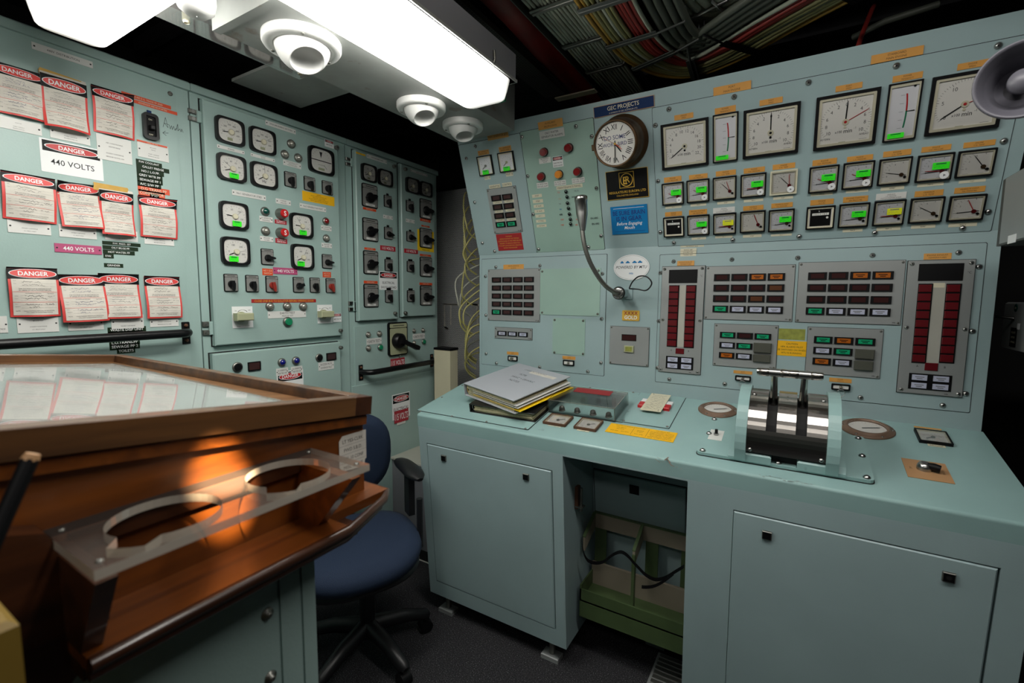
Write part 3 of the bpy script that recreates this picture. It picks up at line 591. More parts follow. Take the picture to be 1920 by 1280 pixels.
def sb_gauge(S, q, label, nums, nd, red=None, st=None, size=1, kind='v', group=None, mark=None):
    u, v, w, h = rect(S, q, .01); t = thing('switchboard_meter', label, 'meter', S.M(u, v), group); N = 32
    part('bezel', MB().ring(bulge(w, h, 7, N), bulge(w * .85, h * .87, 4, N), 0, .013, 'black_satin', .006), t)
    d = MB().prism(bulge(w * .86, h * .88, 4, N), 0, .006, 'dial'); z = .0061; cx, cy = (.03 * w, -.03 * h) if kind == 'v' else (0, 0)
    if kind == 'v':
        a0, a1 = rad(200), rad(-28); ticks(d, cx, cy, w * .37, a0, a1, 15 if len(nums) > 3 else 12, 3, z, .0006, w * .03, w * .05)
        for i, s in enumerate(nums):
            a = a0 - rad(22) + (a1 + rad(12) - a0 + rad(22)) * i / max(1, len(nums) - 1); d.text(s, cx + cos(a) * w * .255, cy + sin(a) * w * .255, h * .065, z)
        for k in range(4): d.line(-w * .12 + k * w * .07, -h * .2, -w * .11 + k * w * .07, -h * .23, .0008, z, 'ink')
        if mark == 'Hz': d.text('Hz', 0, -h * .25, h * .12, z, bold=.01)
        elif not st: d.box(-w * .1, w * .08, -h * .36, -h * .25, .006, .0063, 'khaki')
        part('dial', d, t); part('needle', needle(0, w * .31, w * .03, rad(nd), .0068, 'black', .2), t, (cx, cy, 0))
        if red is not None: part('red_needle', needle(0, w * .38, w * .008, rad(red), .0066, 'ink_grey'), t, (cx, cy, 0))
        part('hub', MB().lathe([(w * .1, .006), (w * .1, .011), (w * .08, .0125)], 'cream', 18), t, (cx, cy, 0))
        if st: sticker(t, w * .32, h * .2, (st[0]) * w, -h * .3, .0125, 'sticker_green')
    else:                                             # synchroscope
        d.add([(-w * .07, h * .34, z), (-w * .01, h * .1, z), (w * .05, h * .34, z)], [(0, 1, 2)], 'ink'); ticks(d, 0, 0, w * .36, rad(165), rad(15), 10, 20, z, .0009, w * .03, w * .03)
        d.line(w * .1, -h * .14, w * .22, -h * .28, .0014, z, 'ink'); d.text('SYNCHROSCOPE', 0, -h * .16, h * .03, z); d.box(-w * .12, w * .12, -h * .36, -h * .27, .006, .0063, 'khaki')
        part('dial', d, t); part('needle', MB().box(-w * .4, w * .4, -h * .015, h * .015, .0066, .0074, 'black'), t)
    part('glass', MB().prism(bulge(w * .85, h * .87, 4, N), .0115, .012, 'glass_clear'), t)
    return t
def dome_lamp(S, x, y, r, label, lens='lamp_clear', group=None, S0=None):
    u, v = at(S, x, y, .008); R_ = r / ZO[2]; p = S.w(u, v, .008) - np.array([0, 0, H]); dist = p.dot(W[:, 2]); rr_ = R_ * dist / F
    t = thing('indicator_lamp', label, 'indicator lamp', S.M(u, v), group)
    part('collar', MB().lathe([(rr_, 0), (rr_, rr_ * .25), (rr_ * .85, rr_ * .5), (rr_ * .7, rr_ * .55)], 'steel_dull', 20), t)
    part('lens', MB().dome(0, 0, rr_ * .7, rr_ * .5, rr_ * .55, lens, 18), t); return t
def push(S, x, y, r, label, m, cap=None, group=None, tall=.4):
    u, v = at(S, x, y, .006); p = S.w(u, v, .006) - np.array([0, 0, H]); q = r / ZO[2] * p.dot(W[:, 2]) / F
    t = thing('push_button', label, 'button', S.M(u, v), group)
    part('collar', MB().lathe([(q, 0), (q, q * .3), (q * .78, q * tall + .001)], 'steel_dull', 20), t)
    mb = MB().lathe([(q * .74, 0), (q * .74, q * tall + q * .25), (q * .66, q * tall + q * .34)], m, 20)
    if cap == 'S': mb.text('S', 0, 0, q * .8, q * tall + q * .345, 'bright_white', bold=.03)
    part('button_cap', mb, t); return t
def pill(S, x, y, r, label, m, group=None):
    u, v = at(S, x, y, .008); p = S.w(u, v, .006) - np.array([0, 0, H]); q = r / ZO[2] * p.dot(W[:, 2]) / F
    t = thing('warning_lamp', label, 'indicator lamp', S.M(u, v), group)
    part('collar', MB().cyl(0, 0, q, 0, q * .35, 'matte_black', 18), t); part('lens', MB().lathe([(q * .9, q * .3), (q * .9, q * 1.1), (q * .75, q * 1.3)], m, 18), t); return t
def rotary(S, q, label, ang=-90, m='black_satin', big=0, group=None, tab=0, bar=0, note=None):
    u, v, w, h = rect(S, q, .005); t = thing('rotary_switch', label, 'switch', S.M(u, v), group)
    part('backplate', MB().prism(rr(w, h, w * .09, 3), 0, .005, 'black'), t)
    f = MB().prism(rr(w * .92, h * .77, w * .06, 3, 0, -h * .08), .005, .0062, 'grey_face').prism(rr(w * .92, h * .135, w * .04, 2, 0, h * .39), .005, .0062, 'grey_face')
    f.line(-w * .28, h * .39, w * .28, h * .39, h * .03, .0063, 'ink'); f.text('0', 0, h * .23, h * .06, .0063); f.text('1', w * .3, h * .2, h * .06, .0063, 'knob_red' if big else 'ink')
    if note: f.box(-w * .3, w * .3, -h * .44, -h * .35, .0062, .0066, 'label_white').text(note, 0, -h * .395, h * .05, .0067, 'ink', w * .5)
    part('faceplate', f, t)
    r = w * (.27 if not big else .26); a = rad(ang); c, s = cos(a), sin(a); tip = r * (1.9 if not bar else 1.35); tail = -r * .95 if not bar else -r * 1.35; hw = r * .42
    P = [(tail, -hw), (r * .5, -hw * 1.15), (tip * .8, -hw * .7), (tip, 0), (tip * .8, hw * .7), (r * .5, hw * 1.15), (tail, hw)]
    k = MB().lathe([(r, .0062), (r, .012), (r * .86, .0145)], m, 20).prism([(x * c - y * s, x * s + y * c) for x, y in P], .013, .026 if big else .022, m)
    part('knob', k, t, (0, -h * .08, 0), label='red knob' if m == 'knob_red' else None)
    if tab: part('tab', MB().box(-w * .14 * tab, w * .14 * tab, 0, h * .17, 0, .002, 'black'), t, (0, h * .5, 0))
    return t
def annun(S, q, label, first, last, nc, nr, cols, bw=None, sc=SCREW_S, scr=True, brand=1, name='alarm_panel', off=0, cap=None, skip=()):
    u, v, w, h = rect(S, q, .003); t = thing(name, label, 'panel', S.M(u, v))
    p = MB().box(-w / 2 - .0012, w / 2 + .0012, -h / 2 - .0012, h / 2 + .0012, 0, .001, 'matte_black').box(-w / 2, w / 2, -h / 2, h / 2, .001, .004, 'plate_grey', .0006)
    if brand: p.text('mtu', w * .5 - .016, -h * .5 + .0075, .0035, .0041, 'ink', bold=.04).line(w * .5 - .021, -h * .5 + .0045, w * .5 - .011, -h * .5 + .0045, .0004, .0041, 'ink')
    part('plate', p, t)
    if scr: corner_screws(t, w, h, .006, .004)
    a = rect(S, first, .004); b = rect(S, last, .004); bw_, bh = (a[2] + b[2]) / 2, (a[3] + b[3]) / 2; k = 0
    for r in range(nr):
        for c in range(nc):
            x = a[0] + (b[0] - a[0]) * c / max(1, nc - 1) - u; y = a[1] + (b[1] - a[1]) * r / max(1, nr - 1) - v; ch = cols[k]; k += 1
            if ch == '-': continue
            L_ = {'D': 'lens_dark', 'G': 'lens_green', 'W': 'lens_white', 'O': 'lens_orange', 'B': 'lens_brown'}[ch]
            f = part('lamp_frame', fr_mesh(bw_, bh), t, (x, y, .004)); l = part('lens', ln_mesh(bw_, bh, L_), f, (0, 0, 0), label={'G': 'green lens', 'W': 'white lens', 'O': 'orange lens', 'B': 'brown lens'}.get(ch))
    return t, u, v, w, h
FM = {}
def fr_mesh(w, h):
    k = (round(w, 4), round(h, 4))
    if k not in FM: FM[k] = MB().ring([(-w / 2, -h / 2), (w / 2, -h / 2), (w / 2, h / 2), (-w / 2, h / 2)], [(-w * .36, -h * .34), (w * .36, -h * .34), (w * .36, h * .34), (-w * .36, h * .34)], 0, .004, 'black', .0008).mesh('lamp_frame')
    return FM[k]
def ln_mesh(w, h, m):
    k = (round(w, 4), round(h, 4), m)
    if k not in FM:
        mb = MB().box(-w * .36, w * .36, -h * .34, h * .34, 0, .0032, m, .0004)
        if m in ('lens_white', 'lens_green', 'lens_orange'): mb.line(-w * .22, h * .08, w * .22, h * .08, h * .1, .0033, 'ink_grey' if m == 'lens_white' else 'black').line(-w * .14, -h * .12, w * .14, -h * .12, h * .1, .0033, 'ink_grey' if m == 'lens_white' else 'black')
        FM[k] = mb.mesh('lens')
    return FM[k]
def danger(S, q, label, title='DANGER', lines=(), name='warning_sign', off=0, tail=None):
    u, v, w, h = rect(S, q, off); mb = MB().prism(rr(w, h, .002), 0, .001, 'bright_white'); z = .0011; k = .32 if lines and len(lines[0]) < 12 else .36
    bh = h * k; by_ = h * .46 - bh / 2; mb.box(-w * .46, w * .46, by_ - bh / 2, by_ + bh / 2, .001, .0012, 'black')
    E_ = bulge(w * .86, bh * .78, 2, 28); E2 = bulge(w * .82, bh * .68, 2, 28)
    mb.add([(x, y + by_, .0013) for x, y in E_], [tuple(range(28))], 'bright_white').add([(x, y + by_, .0014) for x, y in E2], [tuple(range(28))], 'red'); mb.text(title, 0, by_, bh * .38, .0015, 'bright_white', w * .66, bold=.03)
    n = len(lines)
    for i, t in enumerate(lines): mb.text(t, 0, -h * .02 - (h * .5) * (i + .35) / n + h * (.04 if n == 1 else 0), min(h * .17, h * .5 / n * .5), z, 'ink', w * .84, bold=.01)
    return solo(name, label, 'sign', S.M(u, v, off), mb)
def tag(q, label, seed, hand_m='ink_blue', tape=None, fold=0, curl=.008, rot=0, strip=0):
    u, v, w, h = rect(L1, q, .004); t = thing('danger_tag', label, 'tag', L1.M(u, v, .001, rot)); q_ = random.Random(seed); ph = q_.random() * 6; n, m_ = 14, 20
    def wv(x, y, z):
        k = (.5 - y / h); f = curl * (.25 + sin(pi * (x / w + .5)) * .8) * (k ** 1.5) + .0038 * sin(5.3 * y / h + ph) * (k > 0) + .0024 * sin(6 * x / w + ph * 2 + 3 * y / h) * k + .005
        if fold and x / w * fold + y / h > .72: f += (x / w * fold + y / h - .72) * .05
        return (x, y, z + max(f, .0008))
    def grid(x0, x1, y0, y1, z, m, nx=n, ny=m_):
        vs = [(x0 + (x1 - x0) * i / nx, y0 + (y1 - y0) * j / ny, z) for j in range(ny + 1) for i in range(nx + 1)]
        return MB().add(vs, [(j * (nx + 1) + i, j * (nx + 1) + i + 1, (j + 1) * (nx + 1) + i + 1, (j + 1) * (nx + 1) + i) for j in range(ny) for i in range(nx)], m)
    def lay(mb, x0, x1, y0, y1, z, m, nx=n, ny=m_): g = grid(x0, x1, y0, y1, z, m, nx, ny); mb.add(g.v, g.f, m)
    hb = .235 * h; top_ = h / 2 - strip * h; mb = MB(); lay(mb, -w / 2, w / 2, -h / 2, h / 2, 0, 'paper' if strip else 'tag_red')
    if strip: lay(mb, -w / 2, w / 2, -h / 2, top_ - hb, .0006, 'tag_red')
    lay(mb, -w / 2, w / 2, top_ - hb, top_, .0012, 'black', n, 8); bx = w * .055; yb, yt = -h / 2 + h * .035, top_ - hb - .0; lay(mb, -w / 2 + bx, w / 2 - bx, yb, yt, .0012, 'paper', n, 20)
    cy = top_ - hb * .52
    def oval(a, b, z, m):
        k = 30; vs = [(0, cy, z)]
        for r in (.35, .7, 1): vs += [(a * r * cos(2 * pi * i / k), cy + b * r * sin(2 * pi * i / k), z) for i in range(k)]
        fs = [(0, 1 + i, 1 + (i + 1) % k) for i in range(k)]
        for r in (0, 1): fs += [(1 + r * k + i, 1 + (r + 1) * k + i, 1 + (r + 1) * k + (i + 1) % k, 1 + r * k + (i + 1) % k) for i in range(k)]
        mb.add(vs, fs, m)
    oval(w * .475, hb * .40, .0019, 'bright_white'); oval(w * .455, hb * .36, .0024, 'tag_red'); mb.text('DANGER', 0, cy, hb * .36, .0031, 'bright_white', w * .68, bold=.035)
    bh = yt - yb; Y = lambda f: yt - bh * f; zz = .002
    mb.text('THIS TAG MUST NOT BE REMOVED EXCEPT', 0, Y(.27), bh * .026, zz, 'ink', w * .72).text('BY ORDER OF THE AUTHORISED OFFICERS', 0, Y(.315), bh * .026, zz, 'ink', w * .72)
    mb.text('AUTHORISING OFFICERS', -w * .05, Y(.395), bh * .022, zz, 'ink').text('Tag Number', w * .3, Y(.395), bh * .022, zz, 'ink'); mb.text('NOTE:', -w * .36, Y(.885), bh * .024, zz, 'ink')
    mb.text('UNAUTHORISED REMOVAL OF THIS NOTICE', w * .05, Y(.885), bh * .024, zz, 'ink', w * .62).text('WILL LEAD TO DISCIPLINARY ACTION', w * .05, Y(.93), bh * .024, zz, 'ink', w * .56)
    for t_, f in (('Equip', .045), ('Name', .47), ('Name', .54), ('Date', .69), ('Signature', .76), ('Time', .13)): mb.text(t_, -w * .41, Y(f), bh * .02, zz, 'ink_grey', al='L')
    for f in (.355, .64): 
        for i in range(6): mb.line(-w * .44 + i * w * .146, Y(f), -w * .44 + (i + 1) * w * .146, Y(f), .0007, zz, 'tag_red')
    for f in (.12, .2, .46, .53, .6, .72, .8): 
        for i in range(4): mb.line(-w * .3 + i * w * .18, Y(f), -w * .3 + (i + 1) * w * .18, Y(f), .00025, zz, 'ink_grey')
    for i, (f, x0, x1) in enumerate(((.08, -.25, .12), (.165, -.25, .2), (.47, -.22, .15), (.54, -.22, .22), (.48, .24, .4), (.7, -.22, .1), (.7, .15, .36), (.78, -.15, .05))): hand(mb, w * x0, w * x1, Y(f), bh * .05, zz, hand_m, seed=seed * 9 + i)
    mb.warp(wv); part('printed_card', mb, t); rv = grid(-w / 2, w / 2, -h / 2, h / 2, -.0004, 'paper'); rv.f = [f[::-1] for f in rv.f]; rv.warp(wv); part('card_back', rv, t)
    if tape:
        tw, th_, tx, ty, tr_ = tape; q2 = [(-tw / 2 + (R.random() * .004), y) for y in np.linspace(-th_ / 2, th_ / 2, 5)] ; q3 = [(tw / 2 - R.random() * .004, y) for y in np.linspace(th_ / 2, -th_ / 2, 5)]
        solo('masking_tape', 'strip of tan masking tape holding up ' + tape_l[seed], 'tape', L1.M(u + tx, v + ty, .008, tr_), MB().prism((q2 + q3)[::-1], -.0002, .0003, 'mask_tape'))
    return t
tape_l = {2: 'the tag below the distribution nameplate', 6: 'the third tag of the middle row'}
# ------------------------------------------------------------------ left switchboard: plates, tags, tapes
zoom(0, 50, 5.333)
sign(L1, (310, 147, 928, 420), ['440V. DISTRIBUTION'], 'w', 'long white nameplate reading 440V DISTRIBUTION at the top of the left cabinet', ms=.34)
def cpl(q, lines, label, hs=None): sign(L1, q, lines, 'w', label, name='circuit_plate', hs=hs, ms=.34, bold=.006)
DZ = 'DIAZED* CARTRIDGE'
cpl((-70, 870, 420, 1095), ['', 'GALLEY D.B.', '', DZ, 'BREAKER RATING 80A'], 'white circuit plate reading GALLEY D.B. under the leftmost top tag')
cpl((490, 960, 903, 1193), ['', '', '', DZ, 'BREAKER RATING 17A'], 'white circuit plate half behind the taped top tag')
cpl((957, 1062, 1323, 1385), ['', 'AIR CONDITIONING', 'HEATER BANK', '', DZ, 'BREAKER RATING 40A'], 'white circuit plate reading AIR CONDITIONING HEATER BANK')
cpl((1367, 1130, 1688, 1362), ['', 'MACHINERY', '230V D.B', '', DZ, 'BREAKER RATING 40A'], 'white circuit plate under the black ON OFF breaker switch')
sign(L1, (1367, 1125, 1672, 1215), ['COOL AIR FAN'], 't', 'torn orange tape along the top of the plate under the breaker switch', name='embossed_tape', cat='tape', off=.0022, ms=.7)
sign(L1, (1212, 642, 1710, 830), ['ENSURE D.G. TRANS PP AND'], 't', 'orange embossed tape reading ENSURE D.G. TRANS PP AND', 'tape', 'embossed_tape', off=.0, ms=.5) 
sign(L1, (1265, 705, 1772, 888), ['GOVERNOR ARE RE-STARTED'], 't', 'orange embossed tape reading GOVERNOR ARE RE-STARTED', 'tape', 'embossed_tape', off=.0008, ms=.5)
tag((-120, 320, 462, 965), 'red and white danger tag cut by the left edge of the view, top row', 1, 'ink_blue', curl=.012)
u, v, w, h = rect(L1, (385, 420, 893, 1095), .004)
tag((385, 415, 893, 1095), 'red and white danger tag hanging by masking tape below the distribution nameplate', 2, 'ink_grey', (w * .95, .014, -.005, h * .46, rad(-3)), curl=.026, strip=.07)
tag((905, 572, 1350, 1140), 'danger tag with folded right corner beside the orange embossed tapes', 3, 'ink', fold=1, curl=.006)
u, v, w, h = rect(L1, (1425, 842, 1598, 1148), .01); bt = thing('breaker_switch', 'black ON OFF breaker switch under the orange embossed tapes', 'switch', L1.M(u, v))
part('housing', MB().ring(rr(w, h, w * .25), rr(w * .62, h * .76, w * .1), 0, .012, 'black_satin', .004), bt)
m = MB().box(-w * .31, w * .31, -h * .38, h * .38, 0, .006, 'black').text('ON', 0, h * .27, h * .06, .0062, 'cream').text('OFF', 0, -h * .3, h * .06, .0062, 'cream'); part('faceplate', m, bt)
part('toggle', MB().box(-w * .16, w * .16, -h * .14, h * .02, .006, .022, 'black_satin', .002), bt); part('lock_tab', MB().box(-w * .14, w * .14, h * .5, h * .62, 0, .003, 'navy'), bt)
u, v = at(L1, 1700, 985); m = MB()
P = [(-.02, -.012), (-.012, .02), (-.006, -.01), (-.016, .002), (-.002, 0), (0, -.012), (.004, 0), (.006, -.012), (.01, 0), (.013, -.012), (.018, -.003), (.016, -.012), (.022, .01), (.022, -.011), (.028, -.003), (.031, -.012), (.033, -.002), (.037, -.012)]
for a_, b_ in zip(P, P[1:]): m.line(a_[0], a_[1], b_[0], b_[1], .0011, 0, 'ink')
for a_, b_ in (((-.022, -.03), (-.006, -.026)), ((-.022, -.03), (-.014, -.022)), ((-.022, -.03), (-.012, -.036))): m.line(*a_, *b_, .0012, 0, 'ink')
solo('handwriting', 'black handwritten word with an arrow beside the breaker switch', 'writing', L1.M(u, v, .0003), m)
zoom(0, 250, 5.333)
danger(L1, (385, 35, 1038, 480), 'large white danger sign reading 440 VOLTS below the top row of tags', lines=('440 VOLTS',))
def dymo(S, rows, where, st='g'):
    for (q, t, s) in rows:
        sign(S, q, [t], s, '%s embossed tape reading %s %s' % (STY[s][3], t, where), 'tape', 'embossed_tape', off=.0002, ms=.52, bold=.012)
def rows(x0, y0, dy, items, sl=.0, hh=None):        # rows of tape, each (right x, text, style, left shift)
    out = []
    for i, (x1, t, s, dx) in enumerate(items):
        y = y0 + i * dy; out.append(((x0 + dx + i * 3, y, x1, y + dy + sl * (x1 - x0 - dx)), t, s))
    return out
dymo(L1, rows(1357, 250, 43.5, [(1620, 'F/W COOLANT', 'g', 0), (1693, 'GALLEY FRIDGE', 'g', 0), (1640, 'NO.1 L.O.PP.', 'g', 0), (1625, 'GREY WTR PP', 'g', 0), (1628, 'SEWAGE PP 1', 'g', 0), (1612, 'A/C S/W PP', 'g', 0), (1697, 'D.G TRANS PP', 't', 0), (1650, 'COMPRESSOR', 't', 5), (1592, 'L G', 'g', 115)], .2), 'right of the 440 volts sign')
cpl((66, 850, 512, 1022), ['', '', DZ, 'S.C. PROT ONLY'], 'white circuit plate under the leftmost middle tag'); cpl((582, 905, 968, 1062), ['', '', DZ, 'S.C. PROT ONLY'], 'white circuit plate above the magenta 440 volts plate')
cpl((1042, 950, 1378, 1088), ['', '', '', DZ], 'white circuit plate behind the taped tag of the middle row'); cpl((1437, 990, 1740, 1127), ['', '', DZ, 'BREAKER RATING 80A'], 'white circuit plate under the rightmost middle tag')
tag((-8, 365, 578, 905), 'danger tag with black handwriting, leftmost of the middle row', 4, 'ink', curl=.01, rot=rad(-1.5)); tag((562, 465, 1030, 965), 'danger tag with blue handwriting and folded left corner, middle row', 5, 'ink_blue', fold=-1, curl=.012, rot=rad(2))
u, v, w, h = rect(L1, (980, 530, 1352, 1035), .004)
tag((980, 530, 1352, 1035), 'danger tag hung under a strip of masking tape, middle row', 6, 'ink_grey', (w * 1.05, .021, -.012, h * .49, rad(-1)), curl=.016, strip=.06)
tag((1377, 612, 1775, 1062), 'creased danger tag with folded top right corner, rightmost of the middle row', 7, 'ink', fold=1, curl=.008)
sign(L1, (539, 1095, 1018, 1213), ['440 VOLTS'], 'm', 'magenta plate reading 440 VOLTS between the middle and lowest tags', bold=.02, ms=.5)
dymo(L1, rows(1020, 1072, 43, [(1406, 'F/W. PRESS. SET', 'g', 0), (1382, 'OILY BILGE PP.', 'g', 0), (1348, 'HOT WATER PP', 'g', 0), (1138, 'F/W.', 'g', 3)], .06), 'beside the magenta plate')
zoom(0, 440, 4.571)
sign(L1, (890, 242, 1057, 283), ['GRINDER'], 'g', 'short dark green embossed tape reading GRINDER', 'tape', 'embossed_tape', ms=.55, bold=.012)
cpl((-120, 700, 70, 838), ['', '', DZ], 'white circuit plate cut by the left edge of the view above the grab rail'); cpl((137, 690, 507, 828), ['STEERING GEAR', 'MOTOR No2', '', DZ, 'S.C. PROT ONLY'], 'white circuit plate reading STEERING GEAR MOTOR')
cpl((575, 700, 890, 810), ['', '', DZ, 'S.C. PROT ONLY'], 'white circuit plate under the second lowest-row tag'); cpl((947, 690, 1233, 795), ['', 'ZONE 1-2', '', DZ], 'white circuit plate reading ZONE 1-2 above the grab rail'); cpl((1280, 705, 1530, 780), ['', DZ, 'BREAKER RATING 80A'], 'white circuit plate under the rightmost lowest-row tag')
tag((50, 272, 522, 695), 'danger tag with black handwriting, leftmost of the lowest row', 8, 'ink', curl=.012); tag((835, 327, 1212, 710), 'danger tag with faded writing, third of the lowest row', 10, 'ink_grey', curl=.01)
tag((492, 335, 925, 735), 'rumpled danger tag with blue handwriting overlapping the third of the lowest row', 9, 'ink_blue', curl=.02, rot=rad(1)); tag((1232, 350, 1557, 708), 'danger tag nearest the hinged middle cabinet, lowest row', 11, 'ink', curl=.007)
dymo(L1, rows(925, 795, 36, [(1252, 'WASTE DISP UNIT', 'g', -5), (1230, 'F/O PURIFIER', 'g', 0), (1235, 'AIR COMP 2', 'g', 0), (1200, 'L.O.TRANS.PP', 'g', 0), (1200, 'SEWAGE PP 2', 'g', 0), (1160, 'TOILETS', 'g', 60)], -.015), 'around the long grab rail')
# ------------------------------------------------------------------ middle switchboard
zoom(360, 180, 6.4)
V6 = ('100', '200', '300', '400', '500', '600')
sb_gauge(LD, (278, 208, 640, 622), 'voltmeter above the BUSBARS plate, top left of the middle cabinet', V6, 188, 25); sb_gauge(LD, (690, 340, 1013, 727), 'voltmeter above the INCOMING MACHINE plate', V6, 186, 35)
sb_gauge(LD, (300, 657, 660, 1053), 'frequency meter with green sticker below the BUSBARS plate', ('56', '58', '60', '62', '64', '66'), 200, 145, (.04,)); sb_gauge(LD, (705, 765, 1033, 1127), 'frequency meter with handwritten Hz on its dial', ('56', '58', '60', '62', '64', '66'), 212, 90, mark='Hz')
sb_gauge(LD, (1399, 573, 1711, 972), 'synchroscope with a horizontal black pointer, top right of the middle cabinet', (), 0, kind='s')
sign(LD, (298, 577, 628, 703), ['BUSBARS'], 'w', 'white plate reading BUSBARS', ms=.42); sign(LD, (702, 682, 992, 795), ['INCOMING', 'MACHINE'], 'w', 'white plate reading INCOMING MACHINE'); sign(LD, (878, 285, 1243, 462), ['SYNCHRONISING SECTION'], 'w', 'long white plate reading SYNCHRONISING SECTION', ms=.4)
dome_lamp(LD, 1200, 572, 52, 'clear dome lamp, topmost of the synchronising trio'); dome_lamp(LD, 1125, 697, 52, 'clear dome lamp, lower left of the synchronising trio'); dome_lamp(LD, 1285, 740, 52, 'clear dome lamp, lower right of the synchronising trio')
sign(LD, (1091, 757, 1308, 880), ['SYNCHRONISING LAMPS', 'GENERATORS IN', 'PHASE WHEN DARK'], 'w', 'white three-line plate under the synchronising lamps'); danger(LD, (1590, 514, 1700, 635), 'tiny danger sign at the upper right corner of the synchroscope', lines=('440 VOLTS',))
rotary(LD, (1110, 895, 1258, 1108), 'selector switch left of the pair above the yellow warning', -88); rotary(LD, (1345, 952, 1483, 1150), 'selector switch at the left end of the yellow warning', -85); rotary(LD, (1562, 1005, 1692, 1194), 'selector switch at the right end of the yellow warning', -88)
zoom(360, 350, 6.4)
sign(LD, (1321, 44, 1709, 238), ['WARNING', 'DO NOT OPERATE SWITCHES UNTIL', 'CHECKED BY THE ENGINEER', 'DO NOT PARALLEL GENERATORS WITHOUT', 'THE SYNCHROSCOPE BEING WATCHED'], 'y', 'yellow warning plate under two selector switches, middle cabinet', ms=.55)
sign(LD, (476, 30, 885, 170), ['No1 GENERATOR STBD'], 'w', 'long white plate reading No1 GENERATOR STBD', ms=.4); sign(LD, (1003, 136, 1184, 230), ['FORCED', 'UNLOCK'], 'w', 'small white plate above the upper red stop button'); sign(LD, (1289, 193, 1607, 308), ['No2 GENERATOR PORT'], 'w', 'white plate reading No2 GENERATOR PORT', ms=.4)
A3 = ('0', '50', '100', '150')
sb_gauge(LD, (329, 155, 686, 526), 'upper generator meter at the left with a green sticker', A3, 174, 40, (.06,)); sb_gauge(LD, (347, 587, 703, 943), 'lower generator meter at the left with a green sticker', ('0', '100', '200', '300'), 206, 10, (-.1,))
sb_gauge(LD, (1179, 299, 1458, 623), 'upper generator meter right of the stop buttons', A3, 177, 125, (.02,)); sb_gauge(LD, (1194, 677, 1468, 993), 'lower generator meter right of the stop buttons', ('0', '100', '200', '300'), 206, 62, (-.12,))
dome_lamp(LD, 888, 295, 54, 'green dome lamp left of the upper stop button', 'lamp_green'); dome_lamp(LD, 893, 530, 54, 'pale dome lamp left of the lower stop button'); dome_lamp(LD, 1617, 412, 45, 'red dome lamp at the right of the middle cabinet', 'lamp_red'); dome_lamp(LD, 1622, 618, 45, 'pale dome lamp below the red one')
sign(LD, (806, 346, 967, 434), ['No1 GENERATOR', 'RUNNING'], 'w', 'white plate under the green dome lamp'); sign(LD, (813, 588, 974, 665), ['BREAKER', 'CLOSED'], 'w', 'white plate under the pale dome lamp, left'); sign(LD, (1548, 460, 1672, 537), ['No2 GENERATOR', 'RUNNING'], 'w', 'white plate under the red dome lamp'); sign(LD, (1553, 670, 1677, 740), ['BREAKER', 'CLOSED'], 'w', 'white plate under the lowest right dome lamp')
push(LD, 1068, 325, 66, 'upper red stop button marked S', 'red', 'S', tall=1.2); push(LD, 1072, 555, 66, 'lower red stop button', 'red', 'S', tall=1.2)
sign(LD, (992, 390, 1134, 458), ['No.1 GENERATOR', 'REMOTE STOP'], 'v', 'red plate under the upper stop button', ms=.7, bold=.02); sign(LD, (999, 614, 1141, 686), ['No.2 GENERATOR', 'REMOTE STOP'], 'v', 'red plate under the lower stop button', ms=.7, bold=.02)
rotary(LD, (829, 737, 984, 940), 'selector switch pointing right, under the left dome lamps', 0); rotary(LD, (1563, 805, 1684, 983), 'selector switch pointing right, under the right dome lamps', 0)
sign(LD, (842, 979, 970, 1065), ['NO 1 G.B', 'SWITCH'], 't', 'orange tape left of the magenta plate, middle cabinet', 'tape', 'embossed_tape'); sign(LD, (971, 965, 1262, 1057), ['440 VOLTS'], 'm', 'magenta plate reading 440 VOLTS on the middle cabinet', bold=.02, ms=.5); sign(LD, (1567, 1019, 1667, 1090), ['NO 2 G.B', 'SWITCH'], 't', 'orange tape above the rightmost red switch', 'tape', 'embossed_tape')
for q, l, a, m in (((382, 1042, 558, 1257), 'leftmost of the six switches in a row', -85, 'black_satin'), ((643, 1056, 806, 1261), 'second of the six switches in a row', -85, 'black_satin'), ((885, 1067, 1037, 1267), 'red-knobbed switch under the magenta plate', -80, 'knob_red'), ((1214, 1079, 1348, 1267), 'fourth of the six switches in a row, knob slanting', 200, 'black_satin'), ((1416, 1087, 1539, 1269), 'fifth of the six switches in a row', -85, 'black_satin'), ((1608, 1096, 1725, 1272), 'red-knobbed switch at the right end of the row', -80, 'knob_red')):
    rotary(LD, q, l, a, m, bar=(a == 200))
zoom(380, 500, 5.817)
sign(LD, (530, 353, 1235, 387), ['CLOSE ONE BUS TO ISOLATOR BEFORE OPENING DOOR'], 'r', 'long thin red strip above the three earth test lamps', ms=.7)
for x, l in ((742, 'left'), (930, 'middle'), (1105, 'right')): dome_lamp(LD, x, 433, 48, 'clear dome lamp, %s of the three above EARTH TEST' % l)
sign(LD, (708, 487, 1125, 548), ['EARTH TEST', 'PRESS TO TEST'], 'w', 'white plate reading EARTH TEST', hs=(.8, .5)); push(LD, 933, 600, 54, 'green push button under the EARTH TEST plate', 'button_green')
